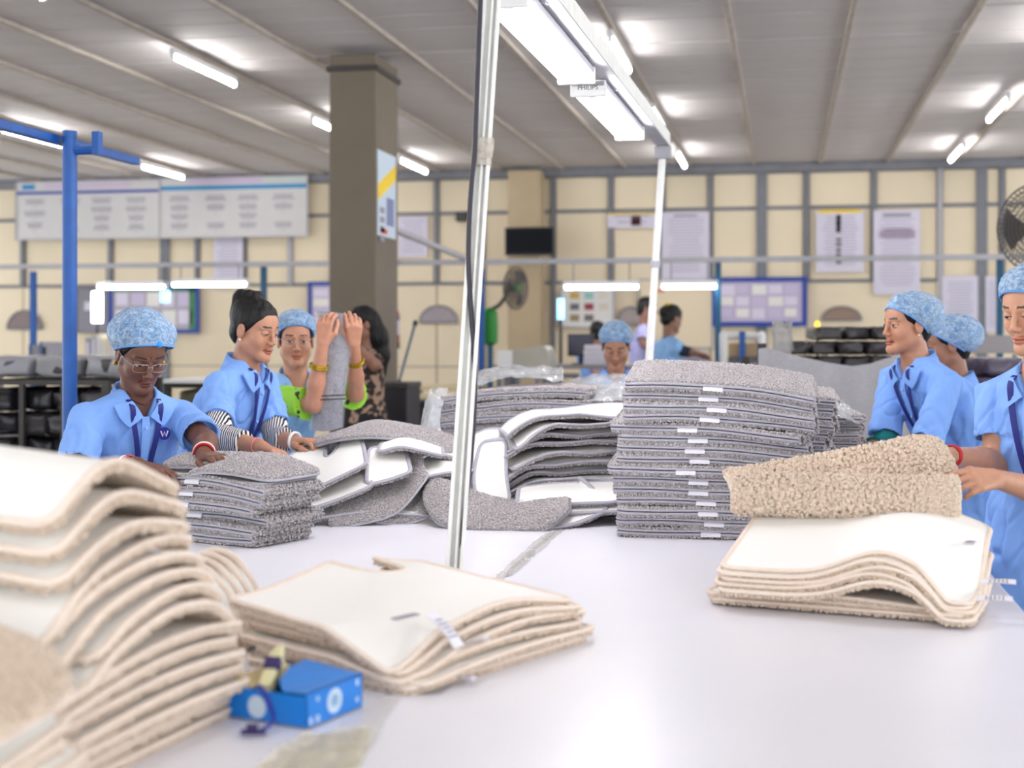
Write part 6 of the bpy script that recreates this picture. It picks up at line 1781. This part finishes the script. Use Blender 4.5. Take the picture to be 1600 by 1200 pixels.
    cr_a = vnoise(rel * [9, 9, 5.5] + head[0] * 0.11); cr_b = vnoise(rel @ np.array([[0.8, 0, -0.6], [0, 1, 0], [0.6, 0, 0.8]]) * [17, 15, 7] + head[0])
    crease = np.exp(-(cr_a / 0.13) ** 2) * 0.009 + np.exp(-(cr_b / 0.14) ** 2) * 0.006
    V = V + N * (((0.55 - fold) * 0.010 - crease) * damp)[:, None]
    so = mesh_obj('shirt', V, Q, SM, e, smooth=True)
    def proj(a_, z_, out=0.004):                                         # point on the shirt front at lateral a_, height z_ above the neck base
        p = nk + br * a_ + CU * z_
        c2 = axis(np.array([p[2]]))[0]; p = np.array([c2[0], c2[1], p[2]]) + br * a_ + bf * 0.32
        for _ in range(40):
            dd = Fs(p[None])[0]
            if dd < 0.0015: break
            p = p - bf * max(dd * 0.8, 0.002)
            if np.dot(p - nk, bf) < -0.25: break
        return p + bf * (out + 0.004)
    def patch(name, poly_fn, nu, nv, m, out=0.005, thick=0.002, par=None):
        P = np.array([proj(*poly_fn(u, v), out) for u in np.linspace(0, 1, nu) for v in np.linspace(0, 1, nv)])
        g = grid_faces(nu, nv)
        return mesh_obj(name, np.vstack([P, P - bf * thick]), np.vstack([g, g[:, ::-1] + len(P)]), m, par or e, smooth=True)
    if collar:
        # stand round the neck and two lapels
        an = np.linspace(math.radians(62), math.radians(478 - 180), 26)
        ring = []
        for a_ in np.linspace(math.radians(50), math.radians(310), 30):
            dirv = bf * math.cos(a_) + br * math.sin(a_)
            back = 0.5 - 0.5 * math.cos(a_)
            ring.append([nk + dirv * (0.060 + 0.004) * s + CU * (-0.012 + 0.052 * back), nk + dirv * 0.070 * s + CU * (-0.008 + 0.056 * back), nk + dirv * (0.088 + 0.01 * back) * s + CU * (-0.048 + 0.03 * back), nk + dirv * (0.066) * s + CU * (-0.05)])
        ring = np.array(ring)
        mesh_obj('collar', ring.reshape(-1, 3), grid_faces(30, 4, wrap=True), SM, e, smooth=True)
        for sd in (1, -1):
            def pf(u, v, sd=sd):
                inner = (0.048 - 0.036 * u, -0.02 - (vdepth - 0.02) * u); outer = (0.105 - 0.045 * u * u, -0.035 - 0.075 * u)
                return (sd * (inner[0] + (outer[0] - inner[0]) * v), inner[1] + (outer[1] - inner[1]) * v)
            patch('lapel', pf, 9, 7, SM, out=0.013, thick=0.009)
        def pl(u, v): return ((v - 0.5) * 0.028, -vdepth - 0.33 * u)
        patch('placket', pl, 14, 3, SM, out=0.003)
        for i in range(3):
            c = proj(0.0, -vdepth - 0.04 - 0.11 * i, 0.006)
            MB().lathe(c, [(0.0055, -0.001), (0.0055, 0.0015), (0.003, 0.002)], axis=bf, seg=10).build('button', MATS.get('button') or mat('button', (150, 180, 226), 0.3), e)
    if lanyard:
        for sd in (1, -1):
            pts = [nk + (br * 0.055 * sd - bf * 0.02) * s + CU * 0.012] + [proj(sd * a_, z_, 0.010) for a_, z_ in ((0.052, -0.03), (0.046, -0.09), (0.034, -0.16), (0.02, -0.24), (0.008, -0.31))]
            MB().tube(spline(pts, 26), 0.0105, 6, flat=(bf, 0.2)).build('lanyard', M_LANY, e, smooth=True)
        c = proj(0, -0.335, 0.010)
        MB().obox(c, np.stack([br, bf, CU], 1), (0.012, 0.002, 0.02), 0.002).build('lanyard_clip', M_SILVER, e)
    # ---- legs
    if lower != 'none':
        Fl = Field()
        for sd in (1, -1):
            h0 = np.array([*pel[:2], 0.86]) + br * 0.085 * sd
            Fl.chain([h0, np.array([h0[0], h0[1], 0.48]) + bf * 0.02, np.array([h0[0], h0[1], 0.09])], [0.105, 0.075, 0.055], 0.02)
        lo, hi = bounds([np.array([*pel[:2], 0.05]) - V3(.25, .25, 0), np.array([*pel[:2], 0.95]) + V3(.25, .25, 0)], 0.03)
        V, Q = surface(Fl, lo, hi, 0.018)
        mesh_obj('trousers', V, Q, lower or M_TROUSER, e, smooth=True)
        for sd in (1, -1):
            f0_ = np.array([*pel[:2], 0.0]) + br * 0.085 * sd
            MB().obox(f0_ + bf * 0.05 + V3(0, 0, 0.036), np.stack([br, bf, CU], 1), (0.042, 0.12, 0.035), 0.03).build('shoe', M_SHOE, e, smooth=True)
    # ---- hair and net
    if hair:
        Fh = Field()
        Fh.ell(q(0, -0.016, 0.034), np.array([0.0785, 0.0985, 0.0865]) * s, R, 0.01)
        Fh.ell(q(0, -0.055, -0.03), np.array([0.062, 0.052, 0.055]) * s, R, 0.02)
        hn = nrm(R @ V3(0, 0.76, -0.65)); hp = q(0, 0.072, 0.062)
        Fh.add(lambda p: -((p - hp) @ hn), hp, 0.6, 0.006, 's')
        for x in (-1, 1):
            Fh.ell(q(0.082 * x, -0.004, -0.02), np.array([0.014, 0.022, 0.034]) * s, R, 0.008, 's')
        for bnn in (bun or ()):
            Fh.ell(q(*bnn[:3]), np.array(bnn[3:6]) * s, R, 0.012)
        if long_hair:
            Fh.chain([q(0, -0.07, 0), q(0.0, -0.095, -0.1), q(0, -0.10, -0.22), q(0, -0.09, -0.33)], np.array([0.075, 0.08, 0.07, 0.045]) * s, 0.03)
        ext = 0.22 if not long_hair else 0.45
        lo, hi = bounds([hc], ext)
        V, Q = surface(Fh, lo, hi, max(0.004, voxel * 1.2))
        N = vnormals(V, Q)
        Lc = ((V - hc) @ R)
        V = V + N * (0.0035 * vnoise(Lc * [60, 60, 14]))[:, None]
        mesh_obj('hair', V, Q, M_HAIR, e, smooth=True)
    if net:
        c_, rr = (net_shape or ((0, -0.026, 0.050), (0.092, 0.112, 0.083)))
        nn = nrm(R @ V3(0, 0.60, -0.80)); npnt = q(0, 0.075, 0.070)
        # rim ellipse: intersection of the cap with a tilted plane, sampled as a dome of rings
        cw_ = q(*c_); u1 = R[:, 0]; u2 = nrm(np.cross(nn, u1)); upn = -nn
        Rn = np.stack([u1, u2, upn], 1)
        rv = np.array(rr) * s
        def ray_r(dirs):                                   # radius of the ellipsoid along dirs from a centre on the plane
            o = cw_ + nn * np.dot(npnt - cw_, nn)
            oo = (o - cw_) @ R; dd = dirs @ R
            a_ = ((dd / rv) ** 2).sum(1); b_ = 2 * ((oo / rv) * (dd / rv)).sum(1); c2 = ((oo / rv) ** 2).sum() - 1
            return o, (-b_ + np.sqrt(np.maximum(b_ * b_ - 4 * a_ * c2, 0))) / (2 * a_)
        nt_, nph = 22, 60
        th = np.linspace(0.0, math.pi / 2, nt_); ph_ = np.linspace(0, 2 * math.pi, nph, endpoint=False)
        TH, PH = np.meshgrid(th, ph_, indexing='ij')
        dirs = (np.cos(TH) * np.cos(PH))[..., None] * u1 + (np.cos(TH) * np.sin(PH))[..., None] * u2 + np.sin(TH)[..., None] * upn
        dirs = dirs.reshape(-1, 3)
        o_, rad = ray_r(dirs)
        tt = TH.reshape(-1)
        puff = 1 + 0.05 * np.sin(np.clip(tt * 4, 0, math.pi)) - 0.03 * np.exp(-tt * 9)
        wr_ = 0.020 * vnoise(dirs * 9 + head[0]) + 0.010 * vnoise(dirs * 21 + head[0]) + 0.012 * np.sin(PH.reshape(-1) * 22) * np.exp(-tt * 3.0)
        P = o_ + dirs * (rad * (puff + wr_))[:, None]
        P = P + np.outer((1 - np.clip(tt * 5, 0, 1)) * 0.004, nn)
        no = mesh_obj('hair_net', P, grid_faces(nt_, nph, wrap=True), net_mat(), e, smooth=True)
        rim = P[:nph]
        MB().tube(rim, 0.0035, 6, closed=True).build('elastic_rim', mat('net_rim', (96, 150, 214), 0.6), no, smooth=True)
    return dict(e=e, q=q, R=R, hc=hc, nk=nk, bf=bf, br=br, proj=proj, patch=patch, A=A, ends=ends, s=s, shirt=SM, Fs=Fs)
def ring_on(p, name, c, axis, r, th, m, n=1, gap=0.006, flat=None):
    for i in range(n):
        ax = nrm(axis); a = np.array([0, 0, 1.0]) if abs(ax[2]) < 0.9 else np.array([1.0, 0, 0])
        x = nrm(np.cross(ax, a)); y = np.cross(ax, x); an = np.linspace(0, 2 * math.pi, 24, endpoint=False)
        MB().tube(c + ax * gap * i + r * (np.cos(an)[:, None] * x + np.sin(an)[:, None] * y), th, 6, closed=True).build(name, m, p['e'], smooth=True)
def earrings(p, m=M_GOLD, r=0.006):
    for x in (-1, 1):
        c = p['q'](0.079 * x, -0.004, -0.046)
        MB().lathe(c, [(0.001, -r), (r, -r * 0.4), (r, r * 0.4), (0.001, r)], axis=p['R'][:, 2], seg=10).build('earring', m, p['e'], smooth=True)
def under_sleeve(p, sd, t0, t1, m, r0=0.058, r1=0.046, frill=False):
    """Inner sleeve from fraction t0 of the upper arm to t1 (1..2 = along the forearm)."""
    S0, el, wr, hd = p['A'][sd]
    P = lambda t: S0 + (el - S0) * t if t <= 1 else el + (wr - el) * (t - 1)
    ts = np.linspace(t0, t1, 16)
    pts = np.array([P(t) for t in ts]); pts[1:-1] = (pts[:-2] + 2 * pts[1:-1] + pts[2:]) / 4
    rr = np.interp(ts, [t0, t1], [r0, r1]) + 0.0015 * np.sin(np.arange(16) * 2.6)
    if frill: rr = rr + 0.012 * np.exp(-((ts - t1) / 0.12) ** 2)
    MB().tube(pts, rr, 18, caps=True).build('inner_sleeve', m, p['e'], smooth=True)

# ------------------------------------------------------------------ the women round the table
arm = lambda el, wr, hand, **k: dict(elbow=el, wrist=wr, hand=hand, **k)
p1 = person('woman with glasses and blue hair net looking down at a short grey stack', (222, 549, 4.85), 33, pitch=30, body=38, skin=(112, 74, 58), voxel=0.003, lean=0.12, lids=0.55, bindi=True, net=True, s=1.05, net_shape=((0, -0.026, 0.048), (0.106, 0.118, 0.080)), neck_drop=0.140, sh_w=0.175, bulk=1.05, sleeve=0.80, neck_back=0.06,
            arms={1: arm((112, 748, 4.62), (212, 726, 4.46), (265, 742, 4.42), curl=0.35, palm=-CU + CR * 0.2, thumb=CR * 0.2 + CF), -1: arm((322, 690, 4.80), (318, 712, 4.62), (352, 720, 4.52), curl=0.4, palm=-CU, thumb=-CR)})
earrings(p1, r=0.008)
# spectacles
q = p1['q']; R_ = p1['R']
sp_e = p1['e']
for x in (-1, 1):
    rim = [q(0.031 * x + 0.024 * c, 0.098 - abs(0.031 * x + 0.024 * c) * 0.12, -0.008 + 0.0135 * s2) for c, s2 in ((-1, 0.8), (-0.9, 1), (0, 1.05), (0.9, 1), (1, 0.8), (1, -0.5), (0.7, -1), (0, -1.1), (-0.7, -1), (-1, -0.5))]
    MB().tube(np.array(rim), 0.0011, 6, closed=True).build('spectacle_rim', M_SILVER, sp_e, smooth=True)
    MB().tube([q(0.055 * x, 0.092, 0.001), q(0.072 * x, 0.06, 0.003), q(0.078 * x, -0.005, 0.002)], 0.0012, 6).build('spectacle_temple', M_SILVER, sp_e, smooth=True)
MB().tube([q(-0.008, 0.098, -0.004), q(0, 0.1, -0.001), q(0.008, 0.098, -0.004)], 0.0011, 6).build('spectacle_bridge', M_SILVER, sp_e, smooth=True)
MB().lathe(q(-0.02, 0.085, 0.075), [(0.002, -0.004), (0.011, 0), (0.004, 0.008)], axis=R_ @ V3(0, 1, 0.4), seg=10).build('net_knot', mat('net_knot', (40, 150, 235), 0.5), sp_e, smooth=True)
for sd, m_, n_ in ((1, M_BANGLE, 2), (-1, M_BANGLE, 2)):
    S0, el, wr, hd = p1['A'][sd]; d_ = nrm(wr - el)
    ring_on(p1, 'bangle', wr - d_ * 0.03, d_, 0.033, 0.0032, m_, n_)
    ring_on(p1, 'white_bangle', wr - d_ * 0.042, d_, 0.034, 0.004, M_WHITE)
MB().tube(spline([p1['proj'](0.05, -0.01, -0.035), p1['nk'] + p1['bf'] * 0.075 - CU * 0.035, p1['proj'](-0.05, -0.01, -0.035)], 14), 0.0022, 6).build('necklace', mat('dark_necklace', (70, 24, 22), 0.4), sp_e, smooth=True)
# round navy badge with a white W
bc = p1['proj'](-0.066, -0.135, 0.012)
bo = disc(bc, p1['bf'], CU, 0.0225, mat('badge_navy', (30, 30, 140), 0.5), 'badge', sp_e)
W_ = [(-0.013, 0.009), (-0.006, -0.010), (0.0, 0.006), (0.006, -0.010), (0.013, 0.009)]
MB().tube(np.array([bc + p1['bf'] * 0.0016 - p1['br'] * a * 1 + CU * b for a, b in W_]), 0.0026, 6, flat=(p1['bf'], 0.3)).build('badge_letter', M_WHITE, bo)

p2 = person('bare-headed woman with black hair bun and striped inner sleeves', (400, 513, 5.55), 60, pitch=14, body=66, skin=(186, 134, 106), voxel=0.0032, lean=0.17, lids=0.75, net=None, neck_drop=0.140, sleeve=0.74, sh_w=0.165, bulk=1.1, neck_back=0.055,
            bun=((0, -0.045, 0.055, 0.077, 0.075, 0.072), (0, -0.085, 0.09, 0.052, 0.048, 0.045), (0, -0.04, 0.115, 0.03, 0.035, 0.025), (0.02, -0.05, 0.125, 0.016, 0.02, 0.018), (-0.02, -0.03, 0.128, 0.016, 0.016, 0.015), (0.01, -0.10, 0.105, 0.03, 0.025, 0.028)),
            arms={1: arm((338, 682, 5.22), (408, 698, 5.06), (452, 716, 4.98), curl=0.45, palm=-CU - CF * 0.2, thumb=CR * 0.4 + CF), -1: arm((432, 684, 5.62), (458, 690, 5.42), (492, 690, 5.36), curl=0.5, palm=-CU, thumb=-CF)})
earrings(p2, m=mat('pearl', (226, 214, 206), 0.3), r=0.006)
ST = stripe_mat('stripe_sleeve', (236, 234, 232), (28, 28, 40), 34, 'X')
under_sleeve(p2, 1, 0.6, 1.62, ST, 0.057, 0.044); under_sleeve(p2, -1, 0.6, 1.55, ST, 0.057, 0.044)
S0, el, wr, hd = p2['A'][1]; ring_on(p2, 'thread_bracelet', wr - nrm(wr - el) * 0.02, wr - el, 0.0285, 0.0022, mat('pink_thread', (226, 130, 130), 0.6))
S0, el, wr, hd = p2['A'][-1]; ring_on(p2, 'white_bracelet', wr + hd * 0.01, hd, 0.034, 0.006, M_WHITE)
c = p2['proj'](0.0, -0.38, 0.02); MB().obox(c, np.stack([p2['br'], p2['bf'], CU], 1), (0.025, 0.002, 0.035), 0.002).build('identity_card', mat('card', (206, 214, 206), 0.4), p2['e'])

p3 = person('woman with glasses and gold bangles holding up a wrapped grey bundle', (462, 530, 6.3), 12, pitch=4, body=25, skin=(196, 140, 112), shirt=(146, 192, 240), voxel=0.0036, lean=0.03, side_lean=0.09, lids=0.35, net=True, sleeve=0.45, lanyard=False,
            arms={1: arm((489, 632, 5.98), (504, 538, 5.93), (508, 500, 5.92), curl=0.6, palm=CF + CR * 0.3, thumb=CR, grip=0.6), -1: arm((556, 615, 6.2), (553, 538, 6.0), (553, 502, 5.96), curl=0.6, palm=CF - CR * 0.3, thumb=-CR, grip=0.6)})
GS = spot_mat('lime_print', (150, 214, 60), (40, 60, 50), 30, 0.62)
under_sleeve(p3, 1, 0.35, 0.9, GS, 0.066, 0.058, frill=True); under_sleeve(p3, -1, 0.35, 0.92, GS, 0.066, 0.058, frill=True)
for sd in (1, -1):
    S0, el, wr, hd = p3['A'][sd]; d_ = nrm(wr - el)
    ring_on(p3, 'gold_bangle', wr - d_ * 0.10, d_, 0.036, 0.006, mat('brass_bangle', (170, 140, 20), 0.25, metal=0.6), 2, 0.009)
q = p3['q']
for x in (-1, 1):
    an = np.linspace(0, 2 * math.pi, 16, endpoint=False)
    MB().tube(np.array([q(0.031 * x + 0.024 * math.cos(a), 0.096, -0.006 + 0.018 * math.sin(a)) for a in an]), 0.0011, 6, closed=True).build('spectacle_rim', M_SILVER, p3['e'], smooth=True)
    MB().tube([q(0.055 * x, 0.092, 0.001), q(0.078 * x, -0.005, 0.002)], 0.0012, 6).build('spectacle_temple', M_SILVER, p3['e'], smooth=True)

def hang(net, label, w, d, m, amp=0.004, nm='held_bundle', thick=0.025):
    f = net_fn([[at(*k) for k in row] for row in net], w, d)
    X, Y = np.meshgrid(np.linspace(-w / 2, w / 2, 22), np.linspace(-d / 2, d / 2, 60), indexing='ij')
    P = f(X, Y).reshape(-1, 3)
    P1 = P + np.outer(vnoise(P * 45) * amp, -CF); P2 = P + CF * thick
    g = grid_faces(22, 60); n = len(P)
    idx = np.arange(n).reshape(22, 60)
    loop = np.concatenate([idx[:, 0], idx[-1, 1:], idx[-2::-1, -1], idx[0, -2:0:-1]])
    sd_ = np.stack([loop, np.roll(loop, -1), np.roll(loop, -1) + n, loop + n], 1)
    return P, np.vstack([P1, P2]), np.vstack([g, g[:, ::-1] + n, sd_])
hb = [[(487, 672, 6.03), (493, 600, 6.02), (506, 548, 6.0), (495, 486, 5.98)], [(510, 674, 6.02), (514, 600, 6.0), (524, 548, 5.99), (526, 488, 5.98)], [(533, 668, 6.03), (538, 600, 6.02), (546, 548, 6.01), (558, 494, 6.0)]]
e = empty('held_bundle', at(512, 672, 6.0), 'long grey rug in clear wrap held up by the woman with gold bangles', 'rug')
_, V, Q = hang(hb, '', 0.12, 0.5, None)
mesh_obj('rug_body', V, Q, mat('wrapped_grey', (150, 146, 152), 0.6, var=0.3, vscale=140, bump=0.6, bscale=120), e, smooth=True)
hb2 = [[(k[0] - 4 + 4 * i, k[1], k[2] - 0.02) for k in row] for i, row in enumerate(hb)]
_, V, Q = hang(hb2, '', 0.12, 0.5, None, amp=0.012, thick=0.003)
mesh_obj('clear_wrap', V, Q, mat('wrap_film', (220, 224, 232), 0.12, alpha=0.16, spec=0.6), e, smooth=True)
for py in (618, 624):
    MB().tube([at(493 + (540 - 493) * t, py + 1 - 2 * t, 5.955) for t in np.linspace(0, 1, 6)], 0.0028, 6).build('dark_stripe', M_DARK, e)

p4 = person('person in floral blouse and black skirt with face mask by the pillar', (564, 506, 9.25), -60, pitch=8, body=-65, skin=(150, 108, 88), voxel=0.007, lean=0.0, lanyard=False, collar=False, long_hair=True, shirt_m=spot_mat('floral_print', (44, 34, 34), (170, 140, 120), 26, 0.52), lower=mat('black_skirt', (22, 20, 26), 0.8), hemz=0.86, sleeve=0.6, vdepth=0.05, group=None, bulk=0.95,
            arms={-1: arm((586, 570, 9.1), (556, 540, 9.05), (546, 515, 9.05), palm=CR, curl=0.7), 1: arm((554, 585, 9.25), (543, 545, 9.1), (540, 520, 9.07), palm=CR, curl=0.7)})
Fm = Field(); Fm.ell(p4['q'](0, 0.072, -0.062), (0.05, 0.04, 0.045), p4['R'])
V, Q = surface(Fm, *bounds([p4['q'](0, 0.06, -0.06)], 0.09), 0.007); mesh_obj('face_mask', V, Q, mat('mask_blue', (150, 176, 206), 0.7), p4['e'], smooth=True)
Fk = Field(); bz = p4['nk'] * [1, 1, 0]
Fk.cone(bz + V3(0, 0, 0.92), bz + V3(0, 0, 0.22), 0.14, 0.17, 0.02)
V, Q = surface(Fk, *bounds([bz + V3(-.3, -.3, 0), bz + V3(.3, .3, 1.1)], 0.02), 0.02); mesh_obj('skirt', V, Q, mat('black_skirt', (22, 20, 26)), p4['e'], smooth=True)

p5 = person('woman in hair net facing the camera behind the far end of the table', (962, 540, 8.0), -6, pitch=26, body=0, skin=(176, 128, 102), voxel=0.004, lean=0.06, lids=0.7, net=True, lanyard=False, sh_w=0.16, neck_drop=0.15,
            arms={1: arm((912, 640, 7.8), (940, 660, 7.62), (955, 664, 7.55), curl=0.4), -1: arm((1010, 640, 7.8), (985, 660, 7.62), (972, 664, 7.55), curl=0.4)})
p6 = person('small far person in blue seated by the monitor', (934, 520, 14.20), 165, body=165, pitch=10, skin=(140, 100, 80), voxel=0.010, net=None, lanyard=False, collar=False, bun=((0, -0.09, 0.03, 0.045, 0.04, 0.045),), group='people at the far desk', sleeve=0.7,
            arms={1: arm((948, 572, 14.20), (940, 580, 13.99), (935, 582, 13.88)), -1: arm((922, 572, 14.20), (928, 580, 13.99), (931, 582, 13.88))})
p7 = person('far person in lilac shirt standing behind the slim leaning pole', (1012, 482, 14.20), 80, body=80, pitch=10, skin=(130, 92, 76), shirt=(170, 170, 214), voxel=0.010, net=None, lanyard=False, collar=False, group='people at the far desk', sleeve=0.7,
            arms={1: arm((1004, 535, 14.04), (1022, 552, 13.88), (1032, 552, 13.88)), -1: arm((1012, 535, 14.31), (1026, 550, 14.31), (1034, 552, 14.31))})
p8 = person('far woman in blue shirt with dark sleeves reaching across the far desk', (1050, 497, 12.2), 120, body=110, pitch=15, skin=(140, 100, 80), shirt=(140, 186, 236), voxel=0.009, net=None, lanyard=False, collar=False, bun=((0, -0.095, 0.03, 0.05, 0.045, 0.05),), group='people at the far desk', sleeve=0.6, lean=0.02,
            arms={1: arm((1066, 548, 12.05), (1088, 552, 12.0), (1098, 554, 12.0)), -1: arm((1062, 548, 12.5), (1084, 552, 12.5), (1094, 554, 12.5))})
for sd in (1, -1): under_sleeve(p8, sd, 0.55, 1.6, mat('navy_sleeve', (30, 40, 62), 0.8), 0.054, 0.044)
MB().lathe(p8['q'](0.0, -0.08, 0.1), [(0.005, -0.02), (0.03, 0), (0.005, 0.02)], seg=10).build('hair_flower', M_POSTER_Y, p8['e'], smooth=True)

NS = ((0, -0.042, 0.036), (0.095, 0.130, 0.096))
p9 = person('woman in profile with puffed hair net and teal inner sleeves', (1416, 506, 5.75), -72, pitch=2, body=-66, skin=(186, 132, 104), voxel=0.0032, lean=0.27, lids=0.3, net=True, neck_drop=0.150, sleeve=0.82, sh_w=0.18, bulk=1.3, net_shape=NS, neck_back=0.05,
            arms={-1: arm((1440, 712, 5.50), (1360, 716, 5.17), (1325, 722, 5.08), curl=0.4, palm=-CU, thumb=CF - CR * 0.3), 1: arm((1380, 700, 5.80), (1335, 706, 5.53), (1305, 712, 5.45), curl=0.4, palm=-CU, thumb=-CF)})
TEAL = mat('teal_sleeve', (18, 122, 122), 0.85, var=0.12, vscale=60)
under_sleeve(p9, -1, 0.80, 1.25, TEAL, 0.048, 0.052); under_sleeve(p9, 1, 0.80, 1.35, TEAL, 0.048, 0.05)
earrings(p9, m=mat('pearl', (226, 214, 206), 0.3), r=0.005)
S0, el, wr, hd = p9['A'][-1]; ring_on(p9, 'yellow_thread', wr - nrm(wr - el) * 0.02, wr - el, 0.029, 0.003, mat('yellow_thread', (236, 180, 40), 0.6), 2)
p10 = person('woman in hair net mostly hidden behind the teal-sleeved woman', (1478, 538, 6.40), -95, pitch=8, body=-85, skin=(150, 104, 80), voxel=0.004, lean=0.14, net=True, net_shape=NS, sleeve=0.8, lanyard=False, neck_back=0.05, bulk=1.1,
             arms={-1: arm((1512, 705, 6.26), (1450, 705, 6.13), (1420, 708, 6.07)), 1: arm((1480, 700, 6.67), (1440, 700, 6.56), (1410, 702, 6.51))})
under_sleeve(p10, -1, 0.78, 1.2, TEAL, 0.048, 0.052)
p11 = person('nearest woman at the picture edge lifting a fluffy beige rug', (1614, 482, 4.05), -56, pitch=14, body=-46, skin=(198, 146, 118), voxel=0.003, lean=0.11, lids=0.55, net=True, neck_drop=0.175, sleeve=0.66, sh_w=0.165, bulk=1.12, neck_back=0.045, hemz=0.5,
             arms={1: arm((1556, 722, 4.14), (1486, 712, 3.98), (1440, 700, 3.90), curl=0.5, palm=-CU + CF * 0.1 - CR * 0.3, thumb=-CF, grip=0.9), -1: arm((1640, 772, 3.86), (1556, 748, 3.72), (1508, 752, 3.66), curl=0.55, palm=-CU * 0.6 + CF, thumb=CU - CR * 0.3, grip=0.9)})
S0, el, wr, hd = p11['A'][1]; ring_on(p11, 'red_thread', wr - nrm(wr - el) * 0.01, wr - el, 0.029, 0.0025, M_BANGLE, 3, 0.005)
